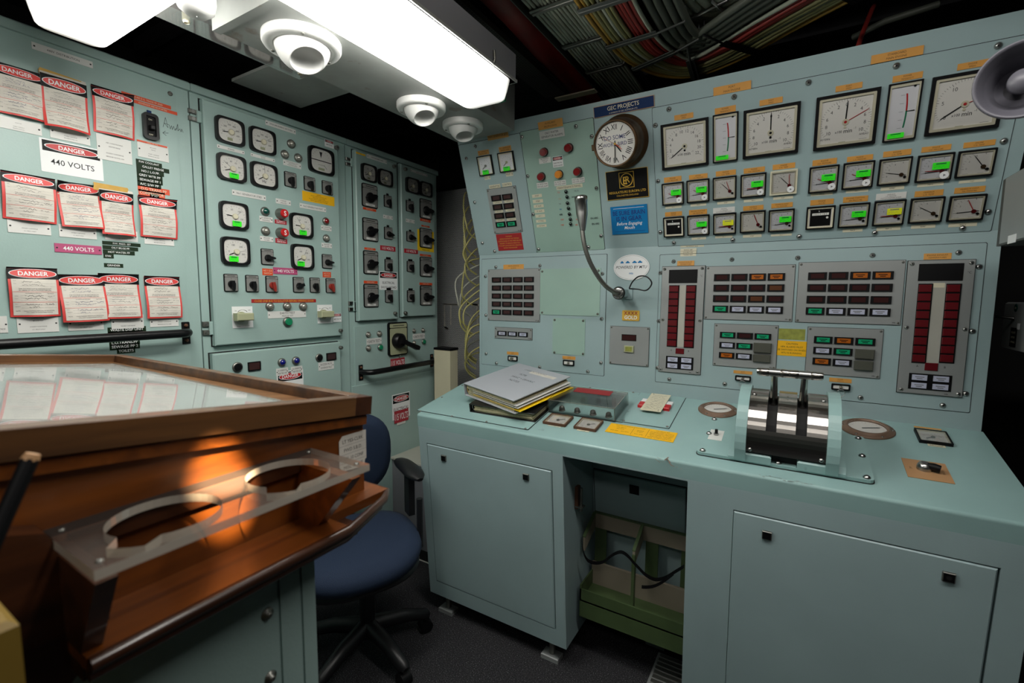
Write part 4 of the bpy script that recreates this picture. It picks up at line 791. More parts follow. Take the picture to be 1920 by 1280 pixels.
for q, hq, l in (((318, 434, 553, 660), (365, 508, 550, 583), 'left'), ((1250, 415, 1418, 611), (1285, 485, 1425, 548), 'right')):
    u, v, w, h = rect(LD, q, .002); t = thing('breaker_plate', 'white plate with square pale turn handle, %s of the earth test lamps' % l, 'switch', LD.M(u, v)); mb = MB().box(-w / 2, w / 2, -h / 2, h / 2, 0, .0015, 'bright_white')
    for s in (-1, 1):
        for i in range(6): a0 = rad(90 + s * i * 8); a1 = rad(90 + s * (i + 1) * 8); mb.line(cos(a0) * w * .3, h * .08 + sin(a0) * h * .26, cos(a1) * w * .3, h * .08 + sin(a1) * h * .26, .0008 * (1 + i * .3), .0016, 'ink')
    mb.text('ON', -w * .33, h * .3, h * .05, .0016).text('OFF', w * .34, h * .32, h * .05, .0016).text('GENERATOR BREAKER', 0, -h * .42, h * .045, .0016, w=w * .8); part('plate', mb, t)
    a = rect(LD, hq, .03); x, y = a[0] - u, a[1] - v; part('handle', MB().box(x - a[2] / 2, x + a[2] / 2, y - a[3] / 2, y + a[3] / 2, .01, .04, 'khaki', .003), t); part('hub', MB().cyl(x, y, a[2] * .3, .0015, .012, 'khaki', 18), t)
danger(LD, (1420, 508, 1513, 600), 'small danger sign tucked beside the right turn handle', lines=('440 VOLTS',), off=.0018)
for x, y, r, l in ((385, 1095, 54, 'round black button at the left of the lower drawer'), (1277, 992, 43, 'round black button at the right of the lower drawer')): push(LD, x, y, r, l, 'black', tall=.3)
for q, l in (((492, 1043, 633, 1122), 'left'), ((1350, 943, 1455, 1012), 'right')):
    u, v, w, h = rect(LD, q, .002); t = thing('warning_light', 'rectangular dark red light, %s on the lower drawer' % l, 'indicator lamp', LD.M(u, v)); part('frame', bez(w, h, w * .06, 'black', .005, .001), t); part('lens', MB().box(-w * .44, w * .44, -h * .42, h * .42, 0, .004, 'lens_dark', .001), t)
dome_lamp(LD, 873, 1043, 46, 'blue dome lamp, left of the pair on the lower drawer', 'lamp_blue'); dome_lamp(LD, 1027, 1025, 46, 'blue dome lamp, right of the pair on the lower drawer', 'lamp_blue')
sign(LD, (798, 1113, 932, 1173), ['No1 GENERATOR', 'HEATER ON'], 'w', 'white plate under the left blue lamp'); sign(LD, (961, 1093, 1087, 1151), ['No2 GENERATOR', 'HEATER ON'], 'w', 'white plate under the right blue lamp'); sign(LD, (1260, 1046, 1430, 1109), ['BUZZER MUTE', 'GOVERNOR FAULT'], 'w', 'white plate under the right red light of the drawer')
danger(LD, (805, 1150, 1103, 1400), 'danger sign half hidden behind the chart table rail', lines=('440 VOLTS',))
# ------------------------------------------------------------------ right switchboard
zoom(640, 260, 7.527)
sign(LD, (207, 183, 337, 248), ['DUTY'], 'y', 'small yellow label with red ends, top of the right cabinet', sc=0); sign(LD, (358, 213, 640, 360), ['115V DISTRIBUTION'], 'w', 'white nameplate at the top of the right cabinet, left door', ms=.4); sign(LD, (975, 427, 1213, 540), ['ESSENTIAL SERVICES'], 'w', 'white nameplate at the top of the right cabinet, right door', ms=.4)
for q, l in (((289, 330, 503, 633), 'left meter on the left door'), ((527, 410, 727, 692), 'right meter on the left door'), ((919, 527, 1103, 793), 'left meter on the right door'), ((1117, 588, 1283, 838), 'right meter on the right door')): sb_gauge(LD, q, l + ' of the right cabinet', V6[:4], 200, 50)
rotary(LD, (291, 614, 515, 993), 'large switch directly under the meters, left door', 20, big=1, bar=1, note='ZONE 4'); rotary(LD, (606, 787, 716, 979), 'small tabbed switch, topmost on the left door', -85, tab=1); rotary(LD, (919, 860, 1027, 1044), 'small tabbed switch, topmost on the right door', -85, tab=1); rotary(LD, (1111, 834, 1279, 1149), 'large switch directly under the meters, right door', 0, big=1, note='Z')
def ot(q, w_): sign(LD, q, ['NORM SUPPLY'], 't', 'orange tape %s' % w_, 'tape', 'embossed_tape', ms=.5)
ot((305, 960, 490, 1033), 'under the topmost large switch, left door'); ot((1112, 1120, 1258, 1187), 'under the topmost large switch, right door'); ot((1130, 1213, 1245, 1258), 'above the yellow-backed switch')
sign(LD, (590, 1069, 723, 1145), ['TURN', 'SOUTH'], 'w', 'small white plate under the topmost tabbed switch, left door'); sign(LD, (910, 1125, 1032, 1198), ['TURN', 'NORTH'], 'w', 'small white plate under the topmost tabbed switch, right door')
zoom(640, 420, 4.571)
u, v, w, h = rect(LD, (651, 42, 792, 243)); solo('yellow_backing', 'yellow backing plate behind a switch on the right door', 'label', LD.M(u, v), MB().box(-w / 2, w / 2, -h / 2, h / 2, 0, .001, 'yellow').text('STEERING ONLY', 0, -h * .44, h * .06, .0011, w=w * .8))
for q, l in (((183, -62, 318, 155), 'second large switch down, left door'), ((190, 222, 319, 433), 'third large switch down, left door'), ((193, 510, 321, 711), 'lowest large switch, left door'), ((676, 277, 778, 454), 'third large switch down, right door'), ((678, 523, 778, 696), 'lowest large switch, right door')): rotary(LD, q, l, 20 if 'left' in l else 0, big=1, bar='left' in l, note='ZONE')
t = rotary(LD, (673, 28, 778, 211), 'large switch framed by a yellow plate, right door', 0, big=1, note='ZONE'); t.location.x += .0012
for q, l, tb in (((370, 20, 440, 135), 'second tabbed switch down, left door', 1), ((375, 297, 443, 404), 'tabbed switch above the shock hazard sign, left door', 2), ((378, 563, 445, 671), 'tabbed switch below the shock hazard sign, left door', 2), ((562, 57, 627, 155), 'second tabbed switch down, right door', 1), ((565, 313, 627, 411), 'third tabbed switch down, right door', 2), ((567, 566, 630, 664), 'lowest tabbed switch, right door', 2)): rotary(LD, q, l, -85 if tb == 2 else -10, tab=tb)
ot((197, 198, 293, 228), 'above the third large switch, left door'); ot((192, 484, 310, 511), 'above the lowest large switch, left door'); ot((673, 254, 768, 282), 'above the third large switch, right door'); ot((670, 500, 778, 525), 'above the lowest large switch, right door')
for q, l in (((332, 180, 462, 237), 'on the left door of the right cabinet'), ((538, 208, 655, 258), 'on the right door of the right cabinet')): sign(LD, q, ['115 VOLTS'], 'v', 'red plate reading 115 VOLTS ' + l, sc=0, bold=.02)
danger(LD, (323, 402, 481, 565), 'danger sign reading ELECTRICAL SHOCK HAZARD on the left door', lines=('ELECTRICAL', 'SHOCK HAZARD'))
sign(L1, (421, 1158, 542, 1209), ['115 VOLTS'], 'v', 'red plate reading 115 VOLTS above the short grab rail', sc=0, bold=.02)
for x, y, r, l in ((238, 948, 26, 'upper left of the left cluster'), (333, 940, 26, 'upper right of the left cluster'), (240, 1065, 26, 'lower left of the left cluster'), (630, 915, 20, 'upper left of the right cluster'), (706, 909, 20, 'upper right of the right cluster'), (632, 1016, 18, 'lower left of the right cluster')): dome_lamp(L1, x, y, r, 'clear dome lamp, %s by the big isolator' % l)
push(L1, 338, 1056, 28, 'green push button left of the big isolator', 'button_green'); push(L1, 710, 1008, 24, 'green push button right of the big isolator', 'button_green')
sign(L1, (215, 983, 344, 1021), ['EARTH TEST'], 'w', 'small white plate amid the lamps left of the big isolator', ms=.5); sign(L1, (611, 943, 714, 979), ['EARTH TEST'], 'w', 'small white plate amid the lamps right of the big isolator', ms=.5)
u, v, w, h = rect(L1, (404, 845, 567, 1113), .01); t = thing('isolator_switch', 'large isolator switch with a long black lever handle', 'switch', L1.M(u, v))
part('backplate', MB().prism(rr(w, h, w * .1), 0, .012, 'black'), t); part('faceplate', MB().prism(rr(w * .9, h * .78, w * .05, 3, 0, -h * .07), .012, .014, 'khaki').prism(rr(w * .9, h * .12, w * .04, 3, 0, h * .4), .012, .014, 'khaki').line(-w * .3, h * .4, w * .3, h * .4, h * .02, .0142, 'ink'), t)
a = at(L1, 500, 1000, .03); b_ = at(L1, 655, 1065, .06); x0, y0, x1, y1 = a[0] - u, a[1] - v, b_[0] - u, b_[1] - v
part('hub', MB().lathe([(w * .3, .014), (w * .29, .04), (w * .22, .046)], 'black_satin', 24), t, (x0, y0, 0)); dx, dy = x1 - x0, y1 - y0; L_ = math.hypot(dx, dy); 
part('lever', MB().prism([(0, -.014), (L_ * .3, -.009), (L_ * .9, -.013), (L_, -.009), (L_, .009), (L_ * .9, .011), (L_ * .3, .009), (0, .014)], 0, .02, 'black_satin'), t, M=Matrix.Translation((x0, y0, .04)) @ Matrix.Rotation(math.atan2(dy, dx), 4, 'Z') @ Matrix.Rotation(rad(-12), 4, 'Y'))
u, v = at(L1, 485, 1132); solo('cup_hook', 'small steel hook under the big isolator', 'hook', L1.M(u, v), MB().tube([(0, .004, 0), (0, .004, .012), (0, -.002, .015), (0, -.006, .011)], .0018, 'steel_dull', 6))
zoom(690, 560, 3.7667); S6 = Surf((XL + .008, 0, 0), (0, 1, 0), (0, 0, 1))
danger(S6, (169, 681, 296, 823), 'danger sign reading ELECTRICAL SHOCK HAZARD on the panel behind the chair', lines=('ELECTRICAL', 'SHOCK HAZARD')); sign(S6, (185, 798, 284, 852), ['115 VOLTS'], 'v', 'red plate reading 115 VOLTS on the panel behind the chair', sc=0, bold=.02, off=.0012); sign(S6, (203, 842, 264, 875), ['MAIN SUPPLY'], 'w', 'tiny white plate under the red plate behind the chair', ms=.5)
# ------------------------------------------------------------------ leaning band of the console
KP = Surf(KP.w(0, 0, .0023), KP.U, KP.V); CP = Surf(CP.w(0, 0, .0023), CP.U, CP.V)
zoom(840, 180, 4.2675)
def O(S, q, lines, label, **k): return sign(S, q, lines, 'o', 'orange label ' + label, **k)
def Cm(S, q, t, label, **k): return sign(S, q, [t] if isinstance(t, str) else t, 'c', 'cream tape ' + label, 'tape', 'label_tape', **k)
sq_gauge(KP, (228, 487, 369, 625), 'small square meter, leftmost on the leaning panel', 'c', 215, st='sticker_green', hub='c'); sq_gauge(KP, (393, 458, 541, 596), 'small square meter, second from the left on the leaning panel', 'c', 218, st='sticker_green', hub='khaki')
O(KP, (238, 441, 331, 463), ['No 1 GENERATOR', 'ENGINE SPEED'], 'above the leftmost small meter'); O(KP, (406, 410, 508, 434), ['No 2 GENERATOR', 'ENGINE SPEED'], 'above the second small meter'); O(KP, (312, 305, 486, 326), ['MAIN GENERATOR SETS'], 'reading MAIN GENERATOR SETS under the last air nozzle', ms=.4)
Cm(KP, (289, 641, 341, 664), 'MAX 18', 'under the leftmost small meter'); Cm(KP, (461, 612, 523, 636), 'MAX 18', 'under the second small meter')
O(KP, (719, 213, 921, 238), ['AUXILIARY', 'PROPULSION'], 'reading AUXILIARY PROPULSION'); sign(KP, (730, 287, 936, 318), ['OILY WATER', 'SEPARATOR ALARMS'], 'w', 'white plate reading OILY WATER SEPARATOR ALARMS', sc=0)
Cm(KP, (328, 714, 422, 733), 'GENERATORS', 'above the eight-lamp panel, left'); Cm(KP, (432, 697, 514, 717), 'CONTROL', 'above the eight-lamp panel, right')
annun(KP, (309, 749, 594, 1084), 'grey panel of eight lamp buttons above the red notice', (345, 797, 430, 835), (468, 1003, 551, 1038), 2, 4, 'DDDDDDGG')
for i, q in enumerate(((360, 844, 432, 858), (450, 832, 527, 847), (374, 913, 442, 930), (460, 905, 535, 918), (384, 983, 452, 1000), (472, 978, 545, 992))): Cm(KP, q, 'TURNING', '%s of the eight-lamp panel' % ('between lamps, upper left', 'between lamps, upper right', 'between lamps, middle left', 'between lamps, middle right', 'between lamps, lower left', 'between lamps, lower right')[i], off=.004)
sign(KP, (383, 1107, 607, 1228), ['WARNING', 'GENERATOR MUST NOT BE RUN', 'CONTINUOUSLY AT ANY SPEED BELOW', '1400 RPM. TO REDUCE OPERATION', 'IF THIS RPM CAN BE REDUCED OPERATION', 'NOTIFY THE ENGINEER'], 'r', 'dark red warning notice under the eight-lamp panel', ms=.5)
for x, y, r, m, l in ((766, 449, 34, 'lamp_red', 'red lamp, upper left of the oily water group'), (964, 415, 36, 'lamp_red', 'red lamp, upper right of the oily water group'), (745, 645, 33, 'lamp_red', 'red lamp, lower left of the oily water group'), (886, 627, 33, 'lamp_orange', 'orange lamp in the oily water group'), (1036, 605, 35, 'lamp_red', 'red lamp right of the orange lamp')): pill(KP, x, y, r, l, m)
danger(KP, (833, 488, 926, 561), 'small danger sign between the oily water lamps', lines=('ELECTRICAL', 'SHOCK HAZARD'))
for q, t, l in (((727, 500, 826, 530), ['OIL CONTENT', 'TANK FULL', 'ALARM'], 'upper left red lamp'), ((710, 697, 804, 728), ['OIL WATER TANK', 'HIGH LEVEL ALARM'], 'lower left red lamp'), ((849, 681, 946, 709), ['OIL WATER TANK', 'LOW LEVEL ALARM'], 'orange lamp'), ((991, 660, 1096, 689), ['OILY OIL TANK', 'HIGH LEVEL ALARM'], 'lower right red lamp')): sign(KP, q, t, 'w', 'small white plate under the ' + l, sc=0, ms=.7)
Cm(KP, (867, 727, 1077, 727), '', '') if False else Cm(KP, (867, 724, 1078, 728), 'MAINTENANCE PANEL', 'above the handwritten running hours')
for i, (a, t) in enumerate((((672, 790, 753, 806), 'PORT'), ((678, 832, 762, 850), 'STBD'), ((685, 872, 767, 888), 'PT AUX'), ((692, 912, 773, 929), 'ST AUX'), ((699, 950, 778, 967), 'A/C 1'), ((704, 992, 785, 1007), 'PT MAN'), ((709, 1030, 790, 1045), 'STB MAN'))): Cm(KP, a, t, 'reading %s in the column left of the handwritten hours' % t, ms=.5)
mk = MB(); u0, v0 = at(KP, 950, 900)
for x, y, t, m, hh, b_ in ((887, 770, '722', 'orange_tape', 6, 0), (897, 822, '570', 'tan_plate', 6, 0), (897, 862, '700', 'ink_grey', 5.5, .01), (903, 905, '880', 'sky_blue', 5, 0), (905, 947, '400', 'ink', 7, .03), (915, 987, '1200', 'orange_tape', 6, 0), (917, 1030, '1960', 'orange_tape', 6, .01), (1030, 757, '9570', 'ink_grey', 7, 0), (1005, 805, '5600', 'ink', 6, 0), (1035, 985, '600', 'orange_tape', 6, 0), (1030, 1028, '580', 'orange_tape', 6, 0), (1172, 975, 'EN HRS', 'ink', 7, .02), (1182, 1020, 'EN HRS', 'ink', 7, .02)):
    u, v = at(KP, x, y); mk.text(t, u - u0, v - v0, hh * .001, .0001, m, bold=b_)
solo('handwritten_hours', 'handwritten running hours on the light green panel behind the microphone', 'writing', KP.M(u0, v0, .0024), mk)
for i, (x, y) in enumerate(((948, 770), (957, 812), (960, 860), (968, 902), (975, 948), (983, 990), (985, 1027))):
    u, v = at(KP, x, y); m = MB().cyl(0, 0, .0045, 0, .004, 'black', 12).tube([(.0055 * cos(a) + .001, .0055 * sin(a) + .0035, .005) for a in np.linspace(-1, 3.9, 9)], .0016, 'black', 6)
    solo('key_hook', 'small black hook in the column behind the microphone head', 'hook', KP.M(u, v, .0022), m, 'black hooks in a column behind the microphone')
# clock, nameplates
n_ = .095; u, v = KP.uv(1152.5, 269.5, n_); R_ = .0785
ck = thing('bulkhead_clock', 'round brass ship clock with roman numerals and blue scrawl on its dial', 'clock', KP.M(u, v, 0))
part('case', MB().lathe([(R_ * 1.16, 0), (R_ * 1.16, .006), (R_ * 1.02, .008), (R_ * 1.04, .03), (R_ * 1.04, .062), (R_ * 1.0, .07), (R_ * 1.0, .08), (R_ * .96, n_ + .004), (R_ * .9, n_ + .003), (R_ * .88, n_ - .003)], 'brass_old', 44, cap=False), ck)
d = MB().cyl(0, 0, R_ * .9, n_ - .008, n_ - .004, 'dial', 44); z = n_ - .0038
for i, t in enumerate(('XII', 'I', 'II', 'III', 'IIII', 'V', 'VI', 'VII', 'VIII', 'IX', 'X', 'XI')): a = rad(90 - 30 * i); d.text(t, R_ * .68 * cos(a), R_ * .68 * sin(a), R_ * .22, z, 'ink', R_ * .26, rot=a - pi / 2, bold=.015)
ticks(d, 0, 0, R_ * .85, 0, 2 * pi, 60, 5, z, .0004, .002, .003); d.text('DO SOME', 0, R_ * .26, R_ * .17, z + .0001, 'ink_blue', bold=.012).text('WORK BIRD', -R_ * .02, -R_ * .02, R_ * .15, z + .0001, 'ink_blue', bold=.012); part('dial', d, ck)
part('hour_hand', needle(0, R_ * .45, .004, rad(-55), n_ - .003, 'black', .5), ck); part('minute_hand', needle(.01, R_ * .72, .003, rad(-94), n_ - .0022, 'black', .4), ck); part('second_hand', needle(R_ * .3, R_ * .6, .0012, rad(150), n_ - .0014, 'knob_red'), ck); part('alarm_hand', needle(0, R_ * .4, .0022, rad(-42), n_ - .0018, 'orange_tape', .4), ck)
part('hub', MB().cyl(0, 0, .0035, n_ - .004, n_ + .0, 'gold', 12), ck); part('glass', MB().cyl(0, 0, R_ * .88, n_ + .0, n_ + .001, 'glass_clear', 40), ck); part('hinge', MB().box(-R_ * 1.13, -R_ * .98, -.012, .008, .07, .084, 'brass_old', .002), ck)
sign(KP, (1163, 92, 1653, 84), ['GEC PROJECTS', 'A DIVISION OF GEC AUSTRALIA LTD.'], 'k', 'dark blue nameplate with cream lettering above the clock', 'sign', 'nameplate') if False else None
def framed(q, m, label, fn, edge='gold'):
    u, v, w, h = rect(KP, q); mb = MB().box(-w / 2, w / 2, -h / 2, h / 2, 0, .0014, edge).box(-w / 2 + .0015, w / 2 - .0015, -h / 2 + .0015, h / 2 - .0015, .0014, .0016, m); fn(mb, w, h, .00175); return solo('nameplate', label, 'sign', KP.M(u, v), mb)
framed((1163, 92, 1653, 84), 'navy', 'dark blue nameplate with cream lettering above the clock', lambda b, w, h, z: b.text('GEC PROJECTS', 0, h * .12, h * .36, z, 'cream', w * .88, bold=.022).text('A DIVISION OF GEC AUSTRALIA LTD.', 0, -h * .3, h * .13, z, 'cream', w * .8), 'tan_plate')
def rel(b, w, h, z):
    s = h * .27; b.ring([(x * s, y * s + h * .15) for x, y in ((-1, -1), (1, -1), (1, 1), (-1, 1))], [(x * s * .93, y * s * .93 + h * .15) for x, y in ((-1, -1), (1, -1), (1, 1), (-1, 1))], z, z + .0002, 'gold')
    b.add(*(lambda A, B: ([(x, y + h * .15, z + .0003) for x, y in A + B], [(i, (i + 1) % 32, 32 + (i + 1) % 32, 32 + i) for i in range(32)]))(bulge(s * 1.7, s * 1.7, 2), bulge(s * 1.5, s * 1.5, 2)), 'gold')
    b.text('E', -s * .2, h * .15 - s * .05, s * .95, z + .0004, 'gold', bold=.02).text('R', s * .15, h * .15 + s * .05, s * .8, z + .0004, 'gold', bold=.02); b.text('REGULATEURS EUROPA LTD', 0, -h * .25, h * .08, z, 'gold', w * .88, bold=.01).text('COLCHESTER ENGLAND', 0, -h * .37, h * .055, z, 'gold')
framed((1259, 609, 1609, 803), 'black', 'black maker plate with a gold circle emblem below the clock', rel)
framed((1299, 889, 1604, 1092), 'sky_blue', 'blue joke sign about brain and mouth below the maker plate', lambda b, w, h, z: b.line(-w * .42, h * .42, w * .42, h * .42, .0012, z, 'bright_white').text('BE SURE BRAIN', 0, h * .26, h * .15, z, 'dark_blue', w * .88, bold=.02).text('IS IN GEAR', 0, h * .06, h * .15, z, 'dark_blue', w * .7, bold=.02).text('Before Engaging', 0, -h * .12, h * .11, z, 'bright_white', w * .86, bold=.012, shear=.25).text('Mouth', 0, -h * .27, h * .11, z, 'bright_white', bold=.012, shear=.25).line(-w * .42, -h * .4, w * .42, -h * .4, .0012, z, 'dark_blue'), 'sky_blue')
# ------------------------------------------------------------------ engine instruments
zoom(1220, 130, 6.4)
PT, SBD = 'port engine group', 'starboard engine group'
sq_gauge(KP, (119, 670, 696, 1143), 'large square engine speed gauge, ' + PT, 's', 216, unit='e'); sq_gauge(KP, (745, 553, 1045, 1090), 'tall narrow power tendency gauge, ' + PT, 't', st='sticker_green'); sq_gauge(KP, (1116, 498, 1768, 995), 'large square shaft speed gauge, ' + PT, 's', 90, unit='s')
O(KP, (284, 554, 513, 577), ['ENGINE', 'SPEED'], 'above the large engine speed gauge, ' + PT); O(KP, (770, 471, 1021, 500), ['POWER', 'TENDENCY'], 'reading POWER TENDENCY, ' + PT); O(KP, (1309, 374, 1583, 393), ['SHAFT', 'SPEED'], 'reading SHAFT SPEED, ' + PT); O(KP, (753, 222, 1204, 233), ['PORT', 'MAIN ENGINE'], 'reading PORT MAIN ENGINE')
zoom(1500, 80, 4.571)
sq_gauge(KP, (144, 472, 642, 862), 'large square shaft speed gauge with red needle, ' + SBD, 's', 88, 27, unit='s'); sq_gauge(KP, (765, 359, 988, 822), 'tall narrow power tendency gauge, ' + SBD, 't', st='sticker_green'); sq_gauge(KP, (1141, 298, 1700, 724), 'large engine speed gauge half behind the loudspeaker horn', 's', 214, 17, unit='x')
O(KP, (307, 375, 532, 384), ['SHAFT', 'SPEED'], 'reading SHAFT SPEED, ' + SBD); O(KP, (797, 289, 1048, 299), ['POWER', 'TENDENCY'], 'reading POWER TENDENCY, ' + SBD); O(KP, (1353, 184, 1608, 193), ['ENGINE', 'SPEED'], 'beside the loudspeaker horn'); O(KP, (613, 111, 1053, 99), ['STARBOARD', 'MAIN ENGINE'], 'reading STARBOARD MAIN ENGINE')
NM = [['F.O. PRESSURE', 'MIN 6'], ['L.O. PRESSURE', 'MIN 5'], ['L.O. TEMP', '60/80°'], ['F.W. PRESSURE', 'MIN 6'], ['F.W. TEMP', '73/87°']]
N2 = [['ENGINE', 'HOURS', None], ['ENGINE STARTING', 'AIR PRESSURE', 'MIN 8'], ['GEAR BOX', 'L.O. PRESSURE', 'MIN .5'], ['GEARBOX', 'L.O. TEMP', '60/80°'], ['GEARBOX CONT.', 'OIL PRESSURE', '18/21.5']]
def bank(g1, l1, c1, g2, l2, c2, grp, opt1, opt2):
    for i in range(5):
        sq_gauge(KP, g1[i], 'square engine %s gauge, upper small row of the %s' % (NM[i][0].replace('.', '').lower(), grp), 'e', **opt1[i])
        O(KP, l1[i], ['ENGINE', NM[i][0]], 'reading ENGINE %s, %s' % (NM[i][0], grp), hs=(.6, .6)); Cm(KP, c1[i], NM[i][1], 'under the engine %s gauge, %s' % (NM[i][0].replace('.', '').lower(), grp), ms=.4)
        o = dict(opt2[i]); sty = 'h' if i == 0 else 'e'
        sq_gauge(KP, g2[i], ('black running hours counter, ' if i == 0 else 'square %s gauge, lower small row of the ' % (N2[i][0] + ' ' + N2[i][1]).replace('.', '').lower()) + grp, sty, **o)
        sign(KP, l2[i], N2[i][:2] + (['CLUTCH ENGAGED 8.0 BAR'] if i == 2 else []), 'w' if i == 2 else 'o', ('white' if i == 2 else 'orange') + ' label reading %s %s, %s' % (N2[i][0], N2[i][1], grp), sc=0)
        if N2[i][2]: Cm(KP, c2[i], N2[i][2], 'under the %s gauge, %s' % ((N2[i][0] + ' ' + N2[i][1]).replace('.', '').lower(), grp), ms=.4)
G, Y_ = 'sticker_green', 'sticker_yellow'
zoom(1220, 300, 6.4)
bank([(131, 288, 400, 524), (429, 250, 705, 493), (745, 216, 1027, 461), (1080, 181, 1380, 430), (1438, 141, 1750, 398)],
     [(160, 212, 370, 250), (460, 182, 683, 213), (783, 138, 1022, 172), (1118, 104, 1369, 136), (1466, 58, 1732, 90)],
     [(176, 557, 370, 570), (478, 529, 667, 544), (800, 503, 1008, 517), (1118, 477, 1350, 490), (1471, 447, 1708, 459)],
     [(149, 693, 405, 914), (436, 672, 706, 894), (749, 651, 1024, 881), (1074, 624, 1371, 859), (1419, 604, 1714, 848)],
     [(173, 628, 377, 664), (460, 602, 677, 644), (750, 578, 1010, 622), (1111, 555, 1353, 591), (1449, 523, 1703, 559)],
     [None, (491, 931, 665, 949), (774, 913, 982, 929), (1108, 898, 1330, 921), (1443, 893, 1692, 904)], PT,
     [dict(nd=183, red=157, st=G, disc=1), dict(nd=183, red=155, st=G, disc=1), dict(nd=134, red=108, hub='lens_red', unit='°C'), dict(nd=184, red=176, st=G, disc=1), dict(nd=133, red=93, frame='cream', unit='°C', disc=.1)],
     [{}, dict(nd=184, red=130, st=G, disc=1), dict(nd=182, red=175, st=Y_), dict(nd=112, red=110, unit='°C'), dict(nd=185, st=G, hub='k')])
zoom(1490, 260, 4.465)
bank([(126, 242, 357, 438), (411, 208, 650, 405), (713, 176, 960, 371), (1036, 144, 1306, 342), (1377, 108, 1655, 304)],
     [(151, 182, 351, 207), (440, 153, 653, 172), (744, 110, 973, 131), (1065, 72, 1306, 89), (1417, 34, 1676, 50)],
     [(136, 458, 318, 468), (430, 432, 615, 441), (722, 407, 915, 421), (1028, 378, 1245, 388), (1376, 353, 1597, 357)],
     [(102, 575, 327, 749), (376, 552, 612, 734), (671, 526, 908, 717), (976, 503, 1228, 695), (1305, 483, 1572, 677)],
     [(133, 515, 325, 544), (408, 490, 611, 520), (684, 463, 931, 495), (1008, 441, 1240, 471), (1341, 413, 1590, 440)],
     [None, (403, 758, 567, 775), (687, 742, 883, 762), (977, 725, 1175, 744), (1290, 710, 1523, 729)], SBD,
     [dict(nd=184, red=157, st=G, disc=1), dict(nd=183, red=153, st=G, disc=.5), dict(nd=167, hub='k', unit='°C'), dict(nd=183, red=175, st=G, disc=1), dict(nd=125, hub='k', unit='°C')],
     [{}, dict(nd=185, st=G, hub='k'), dict(nd=182, red=176, st=Y_), dict(nd=148, hub='k', unit='°C'), dict(nd=184, red=116, unit='bar')])
zoom(1220, 300, 6.4)
for i, (q, t) in enumerate((((358, 1028, 640, 1055), 'MAX EXHAUST TEMPS'), ((357, 1064, 550, 1090), 'SINGLE 580°'), ((357, 1094, 548, 1120), 'DOUBLE 600°'), ((357, 1122, 545, 1150), 'TURBO 650°'))):
    Cm(CP if i else KP, q if i else (358, 1030, 640, 1040), t, 'reading %s between the leaning and upright bands' % t, ms=.5)
# ------------------------------------------------------------------ upright band
zoom(880, 470, 5.333)
O(CP, (342, 140, 545, 186), ['MISCELLANEOUS', 'ALARMS'], 'reading MISCELLANEOUS ALARMS')
annun(CP, (186, 190, 702, 713), 'grey alarm panel of twenty lamp buttons under MISCELLANEOUS ALARMS', (228, 266, 320, 316), (547, 594, 641, 648), 4, 5, 'D' * 16 + 'GDDD')
annun(CP, (253, 762, 626, 894), 'narrow plate of three white lamp buttons', (283, 800, 374, 850), (492, 806, 584, 857), 3, 1, 'WWW', name='button_plate')
def keysw(q, label, key=None):
    u, v, w, h = rect(CP, q, .004); t = thing('key_switch', label, 'key switch', CP.M(u, v)); part('housing', bez(w, h, w * .09, 'black', .007, .003, .002), t); part('face', MB().box(-w * .4, w * .4, -h * .38, h * .38, 0, .005, 'label_white'), t); part('barrel', MB().lathe([(h * .22, .005), (h * .2, .011), (h * .1, .012)], 'key_grey', 16), t)
    if key == 'k': part('key', MB().box(-.0015, .0015, -.008, .006, .011, .026, 'key_grey').cyl(0, .0, .001, .01, .011, 'key_grey'), t)
    if key == 'r':
        part('key', MB().box(-.0045, .0045, -.001, .001, .011, .024, 'key_grey', .0005), t); part('key_ring', MB().tube([(.011 * cos(a), -.016 + .011 * sin(a), .022) for a in np.linspace(0, 2 * pi, 17)], .0008, 'steel', 6), t); part('spare_key', MB().box(-.0025, .0025, -.052, -.027, .021, .0225, 'key_grey'), t)
keysw((386, 1047, 480, 1105), 'key switch with key under a POWER SUPPLY label, behind the binders', 'k'); keysw((938, 1089, 1047, 1152), 'key switch below the small light green plate')
O(CP, (378, 1005, 492, 1044), ['POWER', 'SUPPLY 1'], 'above the key switch behind the binders'); O(CP, (933, 1049, 1061, 1091), ['POWER', 'SUPPLY 2'], 'below the small light green plate')
u, v = at(CP, 1620, 166); rx_, ry_ = abs(at(CP, 1803, 166)[0] - u), abs(at(CP, 1620, 294)[1] - v); E_ = bulge(2 * rx_, 2 * ry_, 2, 40)
m = MB().prism(E_, 0, .0008, 'bright_white').ring([(x * .95, y * .93) for x, y in E_], [(x * .94, y * .915) for x, y in E_], .0008, .0009, 'ink_grey').text('POWERED BY MTU', 0, .001, ry_ * .22, .001, 'ink', rx_ * 1.76, bold=.012, shear=.2).text('mtu', 0, -ry_ * .45, ry_ * .16, .001, 'sky_blue', bold=.04)
for x, w_ in ((-.52, .2), (-.2, .24), (.18, .26), (.48, .26)): m.box(rx_ * (x - w_ / 2), rx_ * (x + w_ / 2) - .001, ry_ * .33, ry_ * .42, .0009, .001, 'sky_blue').add([(rx_ * (x - w_ / 3), ry_ * .42, .001), (rx_ * (x + w_ / 4), ry_ * .42, .001), (rx_ * (x + w_ / 8), ry_ * .5, .001), (rx_ * (x - w_ / 5), ry_ * .5, .001)], [(0, 1, 2, 3)], 'sky_blue')
solo('oval_sticker', 'white oval sticker with small blue pictures above the microphone mount', 'sticker', CP.M(u, v), m)
u, v, w, h = rect(CP, (1530, 594, 1700, 702)); m = MB().prism(rr(w, h, .004), 0, .0006, 'gold')
for i in range(4): m.text('X', w * (-.3 + .2 * i), h * .24, h * .3, .0007, 'maroon', bold=.05)
